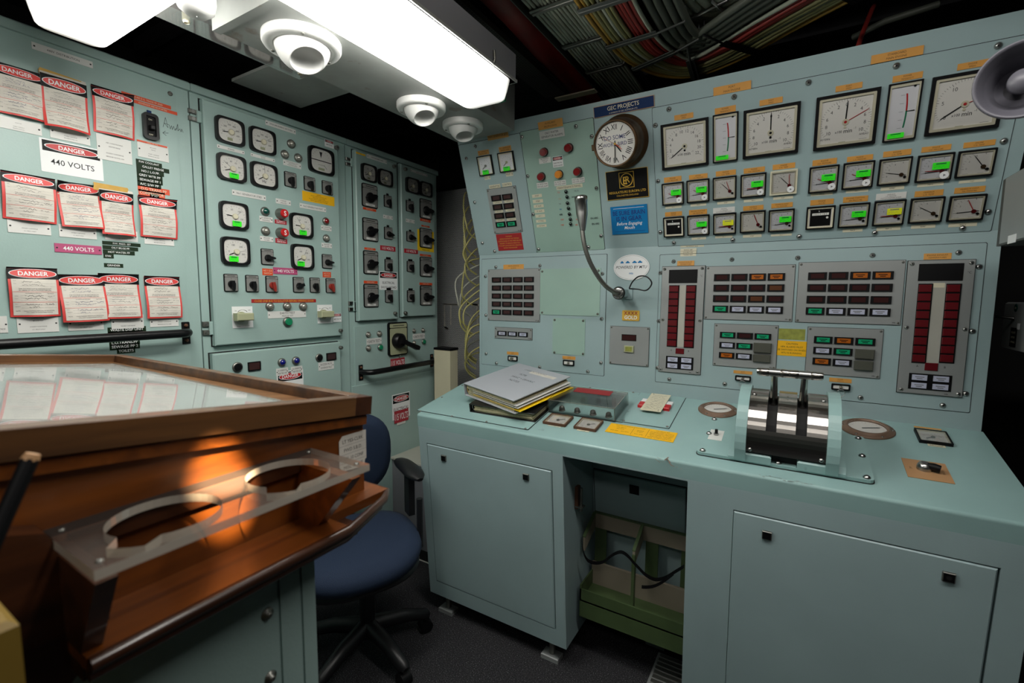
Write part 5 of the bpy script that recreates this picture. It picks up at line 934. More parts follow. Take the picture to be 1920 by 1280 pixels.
m.text('GOLD', 0, -h * .18, h * .34, .0008, 'bright_white', w * .9, bold=.05); solo('beer_sticker', 'small gold sticker with red letters under the microphone mount', 'sticker', CP.M(u, v), m)
u, v, w, h = rect(CP, (1411, 752, 1787, 1157), .002); t = thing('counter_plate', 'grey steel plate with a dark display and a square button', 'panel', CP.M(u, v)); part('plate', MB().box(-w / 2 - .001, w / 2 + .001, -h / 2 - .001, h / 2 + .001, 0, .0008, 'matte_black').box(-w / 2, w / 2, -h / 2, h / 2, .0008, .003, 'plate_grey'), t); corner_screws(t, w, h, .005, .003)
a = rect(CP, (1524, 833, 1669, 905), .003); part('display', MB().box(-a[2] / 2, a[2] / 2, -a[3] / 2, a[3] / 2, 0, .001, 'black').box(-a[2] * .45, a[2] * .45, -a[3] * .4, a[3] * .4, .001, .0012, 'lens_dark'), t, (a[0] - u, a[1] - v, .003))
a = rect(CP, (1550, 946, 1642, 1018), .006); part('button', MB().box(-a[2] / 2, a[2] / 2, -a[3] / 2, a[3] / 2, 0, .008, 'khaki', .001).box(-a[2] * .35, a[2] * .35, -a[3] * .35, a[3] * .35, .008, .0085, 'plate_stain'), t, (a[0] - u, a[1] - v, .003))
# gooseneck microphone on its bracket
n_ = .085; u, v = CP.uv(1159, 549, n_); mc = thing('gooseneck_microphone', 'steel gooseneck microphone curving up from a round mount on the console', 'microphone', CP.M(u, v, 0))
part('bracket', MB().box(-.02, .012, -.014, .014, 0, n_ - .02, 'paint_console', .003).box(-.03, .03, -.024, .024, 0, .003, 'paint_console', .001), mc)
part('mount', MB().lathe([(.021, n_ - .022), (.021, n_ - .012), (.0245, n_ - .01), (.0245, n_ - .002), (.022, n_)], 'black_satin', 28).lathe([(.022, n_ - .001), (.022, n_ + .002), (.014, n_ + .0025)], 'steel', 28), mc)
for a in (.6, 2.2, 3.7, 5.2): link('screw', SCREW_S, mc.children[-1], Matrix.Translation((.018 * cos(a), .018 * sin(a), n_ + .002)))
yb = YP - n_; hd = [(1159, 549, yb - .01), (1148, 545, yb - .04), (1130, 530, yb - .09), (1108, 495, yb - .13), (1096, 460, yb - .15), (1091, 425, yb - .155)]
G_ = [onY(a, b, y) for a, b, y in hd]; pts = []
for k in range(len(G_) - 1):
    p0, p1, p2_, p3_ = G_[max(k - 1, 0)], G_[k], G_[k + 1], G_[min(k + 2, len(G_) - 1)]
    for t_ in np.linspace(0, 1, 9)[:-1]: pts.append(.5 * (2 * p1 + (p2_ - p0) * t_ + (2 * p0 - 5 * p1 + 4 * p2_ - p3_) * t_ ** 2 + (3 * p1 - p0 - 3 * p2_ + p3_) * t_ ** 3))
pts.append(G_[-1]); nb = MB(); dense = []
for a, b in zip(pts, pts[1:]):
    for t_ in (0, .5): dense.append(a + (b - a) * t_)
nb.tube(dense, [.0086 if i % 2 else .0077 for i in range(len(dense))], 'steel_dull', 10); wpart('gooseneck', nb, mc)
h0, h1 = onY(1093, 432, yb - .155), onY(1089, 368, yb - .15); ax = h1 - h0
wpart('microphone_head', MB().tube([h0, h0 + ax * .12, h0 + ax * .5, h0 + ax * .85, h0 + ax * .86, h1 - ax * .02, h1], [.009, .012, .0205, .0215, .0232, .0232, .020], 'steel', 20), mc)
lp = [onY(1180, 540, yb), onY(1186, 528, yb - .01), onY(1198, 518, yb - .02), (onY(1213, 519, yb - .02)), onY(1222, 531, yb - .015), onY(1212, 544, yb), onY(1195, 542, yb + .01), onY(1180, 541, yb + .03)]
wpart('cable_loop', MB().tube(spline(lp), .0026, 'plastic_black', 8), mc)
# exhaust temperature panels
def exhaust(q, disp, L, Rr, bot, btn, ab, label, tp=None):
    u, v, w, h = rect(CP, q, .004); t = thing('temperature_panel', label, 'panel', CP.M(u, v)); z = .006
    p = MB().box(-w / 2 - .0015, w / 2 + .0015, -h / 2 - .0015, h / 2 + .0015, 0, .002, 'matte_black').box(-w / 2, w / 2, -h / 2, h / 2, .002, z, 'plate_grey', .0006)
    for c, s in zip(ab, 'AB'): a = at(CP, *c, z); p.text(s, a[0] - u, a[1] - v, .006, z + .0001)
    p.text('mtu', w * .5 - .035, -h * .5 + .006, .004, z + .0001, 'ink', bold=.04).text('°C', w * .5 - .011, h * .5 - .036, .006, z + .0001); part('plate', p, t)
    for a in (-1, 0, 1):
        for b in (-1, 1): link('screw', SCREW, t, Matrix.Translation((b * (w / 2 - .009), a * (h / 2 - .009) , z)))
    def bx(nm, r, m, d=.003, i=.001, lab=None, zz=z): a = rect(CP, r, z); return part(nm, MB().box(-a[2] / 2, a[2] / 2, -a[3] / 2, a[3] / 2, 0, d, m, i), t, (a[0] - u, a[1] - v, zz), label=lab), a
    bx('display', disp, 'black', .002)
    for r in (L, Rr):
        a = rect(CP, r, z); bw = a[2]; f = part('lamp_column', MB().box(-bw / 2 - .001, bw / 2 + .003, -a[3] / 2 - .001, a[3] / 2 + .001, 0, .002, 'black'), t, (a[0] - u, a[1] - v, z)); ph = a[3] / 9
        me = cell_mesh(bw, ph)
        for i in range(9): link('red_lamp', me, f, Matrix.Translation((0, a[3] / 2 - ph * (i + .5), .002)))
    a = rect(CP, L, z); b = rect(CP, Rr, z); mx = (a[0] + b[0]) / 2; wd_ = (b[0] - a[0] - a[2]) - .003
    part('scale_strip', MB().box(-wd_ / 2, wd_ / 2, -a[3] / 2, a[3] / 2, 0, .001, 'strip_grey'), t, (mx - u, (a[1] + b[1]) / 2 - v, z))
    if tp: bx('tape', tp, 'cream', .0014, 0)
    bx('lower_lamp', bot, 'lens_red', .003, .001, 'red lamp')
    _, a = bx('button_block', btn, 'black', .0015, 0)
    for i in (-1, 1):
        for j in (-1, 1): part('button', ln_mesh(a[2] / 2, a[3] / 2, 'lens_white'), t, (a[0] - u + i * a[2] / 4, a[1] - v + j * a[3] / 4, z + .001), label='white button')
    return t
def cell_mesh(w, h):
    k = ('c', round(w, 4), round(h, 4))
    if k not in FM: FM[k] = MB().box(-w / 2, w / 2, -h * .42, h * .42, 0, .0035, 'lens_red', .0015).mesh('red_lamp')
    return FM[k]
zoom(1220, 460, 4.923)
exhaust((109, 197, 456, 1193), (171, 226, 429, 346), (174, 370, 236, 935), (333, 368, 390, 945), (232, 948, 307, 1003), (143, 1018, 391, 1153), ((190, 965), (350, 975)), 'tall grey exhaust temperature panel with two red lamp columns, port side')
O(CP, (246, 144, 402, 184), ['ENGINE EXHAUST', 'TEMPERATURES'], 'above the port exhaust temperature panel')
annun(CP, (516, 196, 1302, 702), 'grey alarm panel of sixteen lamp buttons, left of the two', (588, 264, 728, 327), (1065, 563, 1219, 627), 4, 4, 'DDOODDDBDDBDGWWW')
def nine(q, f, l, cols, cov, label):
    t, u, v, w, h = annun(CP, q, label, f, l, 3, 3, cols)
    for r in cov:
        a = rect(CP, r, .012); part('flip_cover', MB().box(-a[2] / 2, a[2] / 2, -a[3] / 2, a[3] / 2, 0, .01, 'lens_grey', .002), t, (a[0] - u, a[1] - v, .004), label='smoky clear cover')
    return t
nine((592, 722, 1153, 1148), (643, 795, 780, 857), (948, 1003, 1100, 1066), 'GDGWG-OW-', ((952, 897, 1112, 996), (947, 1003, 1104, 1084)), 'grey panel of seven lamp buttons and two smoky covers, left of the caution label')
sign(CP, (1170, 875, 1436, 1028), ['CAUTION', 'HPA ALARMS MUST', 'BE SWITCHED ON WHEN', 'MTU IS RUNNING'], 'y', 'yellow CAUTION label between the two seven-button panels', ms=.55); u, v, w, h = rect(CP, (1185, 765, 1423, 876)); solo('adhesive_stain', 'patch of old yellow green glue above the caution label', 'stain', CP.M(u, v), MB().box(-w / 2, w / 2, -h / 2, h / 2, 0, .0003, 'plate_stain'))
O(CP, (766, 1150, 937, 1192), ['POWER', 'SUPPLY 4'], 'above the key switch left of the throttle handles'); keysw((780, 1197, 924, 1258), 'key switch with keys left of the throttle handles', 'r')
zoom(1480, 460, 3.764)
annun(CP, (70, 122, 782, 562), 'grey alarm panel of sixteen lamp buttons, right of the two', (134, 190, 264, 242), (568, 444, 710, 499), 4, 4, 'DDOODDDDDDDDGWWW')
nine((133, 575, 636, 940), (175, 638, 303, 693), (456, 808, 590, 866), 'GOGWG-OW-', ((466, 730, 599, 806), (458, 812, 590, 886)), 'grey panel of seven lamp buttons and two smoky covers, right of the caution label')
exhaust((840, 110, 1217, 1072), (917, 131, 1223, 248), (914, 272, 954, 829), (1112, 272, 1152, 830), (957, 826, 1045, 886), (846, 898, 1139, 1033), ((903, 850), (1098, 860)), 'tall grey exhaust temperature panel at the right end of the console', (1012, 265, 1095, 297))
O(CP, (950, 58, 1142, 96), ['ENGINE EXHAUST', 'TEMPERATURES'], 'above the rightmost exhaust temperature panel'); O(CP, (283, 931, 438, 972), ['POWER', 'SUPPLY 3'], 'above the key switch right of the throttle handles'); keysw((298, 972, 429, 1027), 'key switch with keys right of the throttle handles', 'r')
# ------------------------------------------------------------------ things on and in the sloping desk
zoom(780, 640, 3.692)
def dpart(name, mb, t, label=None, M=None): return part(name, mb, t, M=t.matrix_basis.inverted() @ (M or DP.M(0, 0)), label=label)
def binder(name, cx, cy, rot, w, h, n0, n1, cov, label, ring, tabs=0):
    t = thing(name, label, 'binder', DP.M(cx, cy, n0, rot)); th = n1 - n0; B = th * .5
    q = MB().box(-w / 2, w / 2, -h / 2, h / 2, th - .003, th, cov, .001); part('cover', q, t)
    part('cover', MB().box(-w / 2, w / 2, -h / 2, h / 2, 0, .003, cov, .001), t); part('spine', MB().box(-w / 2 - .002, -w / 2 + .001, -h / 2, h / 2, 0, th, cov, .001), t)
    pg = MB(); q_ = random.Random(int(w * 1000)); k = 9
    for i in range(k): z0 = .004 + (th - .009) * i / k; pg.box(-w / 2 + .014 + q_.random() * .004, w / 2 - .008 - q_.random() * .008, -h / 2 + .004 + q_.random() * .005, h / 2 - .008, z0, z0 + (th - .009) / k * .85, 'pages')
    part('pages', pg, t, kind='stuff'); 
    for y in (-h / 2 + .012, h / 2 - .03): part('ring', MB().tube([(-w / 2 + .014 + .010 * cos(a), y, th / 2 + th * .36 * sin(a)) for a in np.linspace(0, 2 * pi, 13)], .0016, 'gold' if ring else 'steel', 6), t)
    if tabs:
        for i, (m, z, e_) in enumerate((('yellow', .012, .022), ('label_white', .022, .012), ('label_white', .03, .008))): part('divider_sheet', MB().box(-w / 2 + .05, w / 2 + e_, -h / 2 + .006 - i * .001, h / 2 - .01, z, z + .0016, m), t, label='yellow sheet' if i == 0 else 'white sheet')
        m = MB(); z = th + .0002
        for s, x, y, hh in (('FCPB', -.02, .055, .014), ('MWC + ERWKC', .015, .02, .014), ('NOTES', .0, -.012, .014)): m.text(s, x, y, hh, z, 'ink', bold=.0)
        m.box(-.02, .12, .085, .108, th, th + .0004, 'paper').text('CABIN ALLOCATED', -.0, .105, .011, z + .0004, 'ink_grey'); part('handwriting', m, t)
    return t
binder('ring_binder', -.912, -.262, 0, .285, .24, .002, .036, 'binder_black', 'black ring binder lying under the grey binder on the desk', 0)
binder('ring_binder', -.93, -.222, rad(-18), .305, .30, .038, .090, 'binder_grey', 'thick grey ring binder with handwritten notes on its cover, on top of the black binder', 1, 1)
# clear cover over the toggle switches
cx0, cx1, cy0, cy1, ch = -.764, -.508, -.284, -.132, .052; pc = thing('switch_guard', 'clear acrylic box with red label covering toggle switches on the desk', 'switch guard', DP.M((cx0 + cx1) / 2, (cy0 + cy1) / 2, 0))
W_, D_ = (cx1 - cx0) / 2, (cy1 - cy0) / 2; g = .003
for nm, b in (('top_pane', (-W_, W_, -D_, D_, ch - g, ch)), ('side_pane', (-W_, W_, -D_, -D_ + g, .001, ch - g)), ('side_pane', (-W_, W_, D_ - g, D_, .001, ch - g)), ('side_pane', (-W_, -W_ + g, -D_ + g, D_ - g, .001, ch - g)), ('side_pane', (W_ - g, W_, -D_ + g, D_ - g, .001, ch - g))): part(nm, MB().box(*b, 'acrylic'), pc)
eg = MB()
for x in (-W_, W_ - .0014):
    for y in (-D_, D_ - .0014): eg.box(x, x + .0014, y, y + .0014, .001, ch, 'lamp_clear')
for y in (-D_ - .0002, D_ - .0012): eg.box(-W_, W_, y, y + .0014, ch - .0012, ch + .0003, 'lamp_clear')
for x in (-W_ - .0002, W_ - .0012): eg.box(x, x + .0014, -D_, D_, ch - .0012, ch + .0003, 'lamp_clear')
part('glued_edges', eg, pc); a = rect(DP, (1118, 317, 1340, 380), ch)
part('label_panel', MB().box(-.072, .072, -.022, .022, 0, .0006, 'maroon'), pc, (a[0] - (cx0 + cx1) / 2, a[1] - (cy0 + cy1) / 2, ch + .0004))
sw = MB().box(-W_ * .84, W_ * .95, -.012, .012, 0, .0006, 'label_white')
for i in range(8): hand(sw, -W_ * .8 + i * .029, -W_ * .8 + i * .029 + .022, .002, .006, .0008, 'ink', 6, i)
solo('legend_strip', 'white legend strip between the two rows of switches under the clear cover', 'label', DP.M((cx0 + cx1) / 2, (cy0 + cy1) / 2 - .012, .0012), sw)
for i in range(4):
    u, v = at(DP, (1010, 1115, 1225, 1333)[i], (458, 472, 487, 503)[i], .012)
    o_ = thing('push_button', 'dark dome button in the front row under the clear cover, %s' % ('leftmost', 'second from left', 'third from left', 'rightmost')[i], 'button', DP.M(u, v)); part('collar', MB().lathe([(.0125, 0), (.0125, .004), (.0105, .006)], 'steel_dull', 18), o_); part('cap', MB().lathe([(.0105, .004), (.0103, .011), (.0085, .017), (.004, .02), (.0001, .0205)], 'gunmetal', 18), o_)
    u, v = at(DP, (1055, 1155, 1262, 1372)[i], (392, 395, 400, 425)[i], .012)
    o_ = thing('toggle_switch', 'dark toggle in the back row under the clear cover, %s' % ('leftmost', 'second from left', 'third from left', 'rightmost')[i], 'switch', DP.M(u, v)); part('collar', MB().cyl(0, 0, .011, 0, .005, 'gunmetal', 16), o_); part('lever', MB().lathe([(.0085, .004), (.0085, .026 if i in (0, 3) else .018), (.006, .03 if i in (0, 3) else .02)], 'gunmetal', 12), o_)
u, v, w, h = rect(DP, (880, 335, 1430, 560)); plate(DP, (1040, 318, 1428, 560), 'paint_desk', con)
screws(DP, [(1205, 320), (1503, 353), (858, 525)], con, .001, SCREW_S, 1.3)
sq_gauge(DP, (940, 499, 1031, 583), 'left small square meter on the desk front of the clear cover', 'c', 35, frame='rust', hub='c'); sq_gauge(DP, (1150, 528, 1243, 617), 'right small square meter on the desk front of the clear cover', 'c', 35, frame='rust', hub='c')
Cm(DP, (915, 578, 1000, 595), 'TURNS', 'half hidden under the left desk meter'); Cm(DP, (1118, 608, 1195, 628), 'TURNS', 'half hidden under the right desk meter'); Cm(DP, (1040, 497, 1098, 510), 'FUEL RACK', 'behind the left desk meter'); Cm(DP, (1195, 521, 1298, 540), 'FUEL RACK', 'behind the right desk meter')
plate(DP, (1562, 348, 1750, 604), 'paint_desk', con); screws(DP, [(1720, 400), (1640, 378), (1437, 548), (1740, 590)], con, .002, SCREW_S)
u, v, w, h = rect(DP, (1632, 374, 1693, 507), .004)
for s in (-1, 1):
    t = thing('rocker_switch', 'red and white rocker switch, %s of the cream notice' % ('left' if s < 0 else 'right'), 'switch', DP.M(u + s * (w / 2 + .0095), v - .004, .002))
    part('red_half', MB().box(-.0105, .0105, -.036, -.001, 0, .012, 'red', .002), t, label='red half'); part('white_half', MB().box(-.0105, .0105, .001, .034, 0, .009, 'bright_white', .002), t, label='white half')
m = MB().box(-w / 2, w / 2, -h / 2, h / 2, 0, .0012, 'cream')
for i in range(5): hand(m, -w * .35, w * .35, h * (.38 - .09 * i), h * .05, .0013, 'ink', 10, i)
for i in range(4): m.text(('FIRE ALARM', 'ENGINE', 'GENERAL', 'PIPE ON'), 0, 0, 0, 0) if False else hand(m, -w * .38, w * .38, h * (-.08 - .1 * i), h * .06, .0013, 'ink_brown', 12, i + 7)
m.cyl(-w * .36, h * .45, .002, .0012, .0016, 'ink', 8).cyl(w * .36, -h * .45, .002, .0012, .0016, 'ink', 8); solo('notice_plate', 'cream notice plate between the two red and white rockers on the desk', 'sign', DP.M(u, v, .013), m)
u, v, w, h = rect(DP, (1353, 566, 1780, 700)); m = MB().box(-w / 2, w / 2, -h / 2, h / 2, 0, .0012, 'warn_yellow'); z = .0013
m.line(-w * .12, -h * .42, -w * .12, h * .3, .0008, z, 'ink').line(w * .1, -h * .42, w * .1, h * .42, .0008, z, 'ink').text('ENG BELOW ENGINE STALLS CLEAR', -w * .18, h * .38, h * .07, z, w=w * .5)
for x, y, t in ((-.31, .18, 'TIME ABOVE'), (-.31, .02, '(850 RPM)'), (-.38, -.22, 'IDLE (650)'), (-.22, -.22, '(500 RPM)'), (-.01, .12, 'REVERSE'), (-.01, -.02, '10 SECS'), (-.01, -.26, 'FULL (550)'), (.3, .36, 'IT IS PERMITTED'), (.3, .2, 'TO CRASH STOP THE ENGINE'), (.3, .06, 'WHEN CHANGING DIRECTION'), (.3, -.08, 'FROM AHEAD TO ASTERN'), (.3, -.22, 'ONLY BELOW 1000 RPM'), (.3, -.36, 'REFER TO THE HANDBOOK')): m.text(t, w * x, h * y, h * .07, z, w=w * .34)
solo('warning_plate', 'yellow engraved warning plate in three columns on the desk edge', 'sign', DP.M(u, v), m)
m = MB()                                            # chipped paint near the desk edge
for (xa, ya, xb_, yb_, w_) in ((1655, 812, 1690, 838, .0016), (1668, 800, 1700, 815, .001), (1720, 822, 1748, 800, .0035), (1738, 812, 1760, 838, .003), (1750, 835, 1772, 862, .0022), (1772, 858, 1790, 866, .002), (1800, 872, 1812, 868, .0012), (1832, 884, 1840, 878, .001), (1700, 832, 1716, 836, .001)):
    a, b = at(DP, xa, ya), at(DP, xb_, yb_); m.line(a[0], a[1], b[0], b[1], w_, .0001, 'bronze_ring')
zoom(1280, 680, 3.097)
for i in range(26): u, v = at(DP, 440 + i * 12 + R.random() * 8, 645 + i * 2.2 + R.random() * 10); s = .0008 + R.random() * .0018; m.prism([(u + s * cos(a) * (1 + R.random()), v + s * .5 * sin(a)) for a in np.linspace(0, 2 * pi, 6)[:-1]], 0, .00015, 'steel_dull')
spart('chipped_paint', DP, m, con, 0, 0, .0001, kind='stuff')
# throttle
tb = thing('engine_telegraph', 'chrome twin-lever throttle unit with two T handles on the desk', 'throttle', DP.M(0, -.28, 0)); X = lambda n_, mb, l=None: dpart(n_, mb, tb, l)
X('base_plate', MB().prism(rr(.420, .254, .013, 4, -.013, -.284), 0, .0012, 'matte_black').prism(rr(.416, .25, .012, 4, -.013, -.284), .0012, .010, 'paint_desk'))
for x in (-.205, -.013, .18):
    for y in (-.398, -.284, -.175):
        if y != -.284 or x != -.013: link('screw', SCREW, tb, Matrix.Translation((x, y + .28, .010)) @ Matrix.Scale(1.5, 4))
vc, nc, r = -.288, .045, .124
def cheek(x0, x1):
    P = [(vc - r - .003, .008)] + [(vc + (r + .009) * cos(a), nc + (r + .009) * sin(a)) for a in np.linspace(pi, .12, 20)] + [(vc + r + .004, .008)]
    return xprism(MB(), P, x0, x1, 'paint_desk')
X('cheek', cheek(-.120, -.092)); X('cheek', cheek(.092, .120))
for s in (-1, 1):
    X('skirt', xprism(MB(), [(-.413, .007), (-.413, .016), (-.402, .03), (-.18, .03), (-.165, .007)], *sorted((s * .136, s * .10)), 'paint_desk'))
    X('foot_block', MB().box(*sorted((s * .10, s * .03)), -.413, -.30, .007, .032, 'paint_desk', .004))
cv = MB(); N_ = 36; angs = np.linspace(pi + .06, .15, N_)
for x0, x1, lo in ((-.0935, -.047, 0), (-.047, -.022, 1), (-.022, .022, 0), (.022, .047, 1), (.047, .0935, 0)):
    for a, b in zip(angs, angs[1:]):
        if lo and not (a > pi - .42 or a < .7): continue
        vs = [(x, vc + q * cos(t), nc + q * sin(t)) for q in (r, r - .003) for x, t in ((x0, a), (x1, a), (x1, b), (x0, b))]
        cv.add(vs, [(0, 1, 2, 3), (7, 6, 5, 4), (0, 3, 7, 4), (1, 5, 6, 2), (0, 4, 5, 1), (3, 2, 6, 7)], 'chrome')
X('chrome_cover', cv, 'polished chrome cover')
X('inner_drum', xprism(MB(), [(vc + (r - .02) * cos(a), nc + (r - .02) * sin(a)) for a in np.linspace(pi, 0, 16)], -.0915, .0915, 'matte_black'))
X('front_gap', MB().box(-.03, .03, vc - r + .02, vc - r + .04, .007, .05, 'matte_black'))
for x in (-.082, .082):
    for a in (pi + .0, 1.75): part('cover_screw', SCREW.copy(), tb, M=tb.matrix_basis.inverted() @ DP.M(0, 0) @ Matrix(((1, 0, 0, x), (0, sin(a), cos(a), vc + r * cos(a)), (0, -cos(a), sin(a), nc + r * sin(a)), (0, 0, 0, 1))))
for i, s in enumerate((-.0345, .0345)):
    ln = .208; an = rad(104) ; tp = (s, vc + ln * cos(an), nc + ln * sin(an)); lv = MB().tube([(s, vc + .09 * cos(an), nc + .09 * sin(an)), (s, vc + .15 * cos(an), nc + .15 * sin(an)), tp], [.0105, .009, .0075], 'chrome', 14)
    l_ = X('lever', lv); hs = MB().tube([(tp[0] - .046 + k, tp[1], tp[2]) for k in (.003, .006, .03, .032, .06, .062, .083, .087)], [.009, .0105, .0115, .0105, .0105, .0115, .0105, .009], 'chrome', 16); q = part('handle', hs, l_)
    part('handle_band', MB().tube([(tp[0] - .013, tp[1], tp[2]), (tp[0] + .013, tp[1], tp[2])], .0109, 'steel', 16), l_)
gr = MB()
for i, t in enumerate(('A', 'H', 'E', 'A', 'D', '0', 'A', 'S', 'T', 'E', 'R', 'N')):
    a = rad(98 + i * 5.2); y, n = vc + (r + .0004) * cos(a), nc + (r + .0004) * sin(a); vs, fs, x0, x1 = glyphs(t); k = .008
    gr.add([(( p[1] - .35) * k, y + (-(p[0] - (x0 + x1) / 2) * k * 1) * -sin(a) * -1, n + (-(p[0] - (x0 + x1) / 2) * k) * cos(a)) for p in vs], fs, 'steel_dull')
X('engraving', gr)
a = rect(DP, (165, 392, 225, 460), .007); t = thing('toggle_switch', 'small black toggle on a white square plate left of the throttle unit', 'switch', DP.M(a[0], a[1], .010)); part('plate', MB().box(-a[2] / 2, a[2] / 2, -a[3] / 2, a[3] / 2, 0, .001, 'label_white'), t); part('collar', MB().cyl(0, 0, .007, .001, .007, 'steel', 12), t); part('lever', MB().box(-.004, .004, .001, .008, .006, .018, 'black', .001), t)
def brass(x, y, xl, xr, label, ang):
    u, v = at(DP, x, y); r_ = abs(at(DP, xr, y)[0] - at(DP, xl, y)[0]) / 2; t = thing('round_gauge', label, 'gauge', DP.M(u, v)); part('rim', MB().lathe([(r_, 0), (r_, .003), (r_ * .97, .005), (r_ * .84, .006), (r_ * .8, .011), (r_ * .72, .012), (r_ * .7, .002)], 'bronze_ring', 40, cap=False), t)
    d = MB().cyl(0, 0, r_ * .71, 0, .003, 'dial', 36); ticks(d, 0, 0, r_ * .62, rad(220), rad(-40), 20, 5, .0031, .0006, .003, .006); part('dial', d, t); part('needle', needle(r_ * .2, r_ * .5, .004, rad(ang), .0045, 'ink_grey', .3), t); part('glass', MB().cyl(0, 0, r_ * .7, .008, .009, 'glass_clear', 32), t)
    for k in range(6): link('screw', SCREW_S, t.children[0], Matrix.Translation((r_ * .9 * cos(k * pi / 3), r_ * .9 * sin(k * pi / 3), .0052)))
brass(203, 275, 84, 323, 'round gauge with worn brass rim left of the throttle unit', 25); brass(1070, 385, 912, 1228, 'round gauge with worn brass rim right of the throttle unit', 20)
sq_gauge(DP, (1342, 381, 1575, 478), 'small square meter at the far right of the desk', 'c', 215, hub='c'); Cm(DP, (1420, 470, 1530, 495), 'BRIDGE', 'half hidden under the far right desk meter'); O(DP, (1345, 374, 1500, 386), [], 'edge behind the far right desk meter')
u, v, w, h = rect(DP, (1268, 552, 1583, 705)); t = thing('dimmer_knob', 'steel and black knob on a bare tan plate, right end of the desk', 'knob', DP.M(u, v)); part('plate', MB().box(-w / 2, w / 2, -h / 2, h / 2, 0, .001, 'tan_plate').text('DIM', -w * .36, 0, .005, .0011, 'ink_brown', rot=pi / 2).text('BRIGHT', w * .36, 0, .005, .0011, 'ink_brown', rot=pi / 2), t)
part('knob_base', MB().lathe([(.0165, .001), (.0165, .008), (.013, .017), (.008, .019)], 'steel', 20), t, (-.004, .004, 0)); part('pointer', MB().tube([(0, 0, .014), (.012, -.004, .014), (.024, -.008, .013)], [.007, .010, .009], 'black', 12), t)
# ------------------------------------------------------------------ chart table
tl = rad(6.3); T0 = onX(698, 742, -.515); T = Surf(T0, (0, cos(tl), -sin(tl)), (-1, 0, 0)); Ln, Wd = 1.25, .84
ct = thing('chart_table', 'brown wooden chart table with a glazed sloping lid on a grey steel pedestal', 'table', Matrix.Translation((-.93, -.1, 0))); tp_ = lambda n_, mb, l=None: part(n_, mb, ct, M=ct.matrix_basis.inverted() @ T.M(0, 0), label=l)
rh, rw = .026, .022
tp_('rim', MB().box(-Ln, -rw * 1.3, 0, rw, -rh, 0, 'wood_rim', .001)); tp_('rim', MB().box(-Ln, 0, Wd - rw, Wd, -rh, 0, 'wood_rim', .001)); tp_('rim', MB().box(-rw, 0, rw, Wd - rw, -rh, 0, 'wood_rim', .001)); tp_('rim_corner', MB().box(-rw * 1.3, 0, 0, rw, -rh, 0, 'wood_dark', .001), 'darker corner block'); tp_('rim', MB().box(-Ln - rw, -Ln, 0, Wd, -rh, 0, 'wood_rim', .001))
tp_('lid_board', MB().box(-Ln, -.004, .004, Wd - .004, -rh - .015, -rh - .0005, 'wood', .002)); tp_('lid_surface', MB().box(-Ln + .002, -rw - .0005, rw + .0005, Wd - rw - .0005, -rh - .0004, -.016, 'wood_x'))
ga_, gb = T.uv(267, 690, -.013), T.uv(500, 749, -.013)
pane_ = [(-Ln + .01, rw + .006), (gb[0] + .01, rw + .006), (ga_[0], Wd - rw - .045), (-Ln + .01, Wd - rw - .045)]
tp_('paper_sheet', MB().prism(pane_, -.016, -.0156, 'bright_white')); tp_('glass_sheet', MB().prism(pane_, -.0154, -.013, 'table_glass'))
zb = onX(690, 945, -.53)[2]; zb = H - .285
def ypt(y, n=0): p = T.w(0, 0, n); return p[2] - (y - p[1]) * math.tan(tl)
yr = T0[1] - .008; yl = -.85
wpart('side_board', xprism(MB(), [(yl, zb), (yr, zb), (yr, ypt(yr, -.043)), (yl, ypt(yl, -.043))], -.545, -.527, 'wood'), ct)
wpart('side_board', xprism(MB(), [(yl, zb), (yr, zb), (yr, ypt(yr, -.043)), (yl, ypt(yl, -.043))], -1.345, -1.33, 'wood'), ct)
wpart('end_board', wbox(-1.33, -.545, yr - .016, yr, zb, ypt(yr, -.045), 'wood_x'), ct)
wpart('bottom_board', wbox(-1.33, -.46, .121, .372, zb - .012, zb, 'wood'), ct); wpart('bottom_board', wbox(-1.33, -.50, .372, yr + .02, zb - .012, zb, 'wood'), ct)
mo = [(-.46, .122), (-.46, .372), (-.49, .455), (-.505, yr + .018), (-1.33, yr + .018)]
mb = MB(); 
for k, (o1, zz, rr_) in enumerate(((.003, -.006, .006), (-.002, -.017, .005))): mb.tube([(x + (o1 if x > -.6 else 0), y + (o1 if y > .4 else 0), zb + zz) for x, y in mo], rr_, 'wood_dark', 10)
wpart('moulding', mb, ct)
wpart('under_board', wbox(-1.32, -.475, .122, .40, zb - .028, zb - .012, 'wood_dark'), ct)
def endb(y0, y1, xt, xb, wm='wood'): m = MB(); m.add([(x, y, z) for y in (y0, y1) for x, z in ((-.527, zb), (xb, zb), (xt, H - .212), (-.527, H - .212))], [(3, 2, 1, 0), (4, 5, 6, 7), (0, 1, 5, 4), (1, 2, 6, 5), (2, 3, 7, 6), (3, 0, 4, 7)], wm); return m
wpart('shelf_end', endb(.120, .134, -.425, -.468, 'wood_dark'), ct); wpart('shelf_end', endb(.352, .366, -.425, -.490), ct)
bp = [onX(*p, -.50) for p in ((-60, 1010), (85, 1000), (190, 1110), (218, 1195), (165, 1238), (128, 1290), (90, 1380), (-60, 1420))]; m = MB(); n = len(bp)
m.add([(x, p[1] , p[2]) for x in (-.528, -.50) for p in bp], [tuple(range(n)), tuple(range(2 * n - 1, n - 1, -1))] + [(i, (i + 1) % n, n + (i + 1) % n, n + i) for i in range(n)], 'wood_dark'); wpart('side_bracket', m, ct, 'dark curved bracket')
sl = Surf((-.526, 0, 0), (0, 1, 0), (0, 0, 1)); a0_, a1_ = sl.uv(635, 820), sl.uv(687, 872); w, h = a1_[0] - a0_[0], a0_[1] - a1_[1]
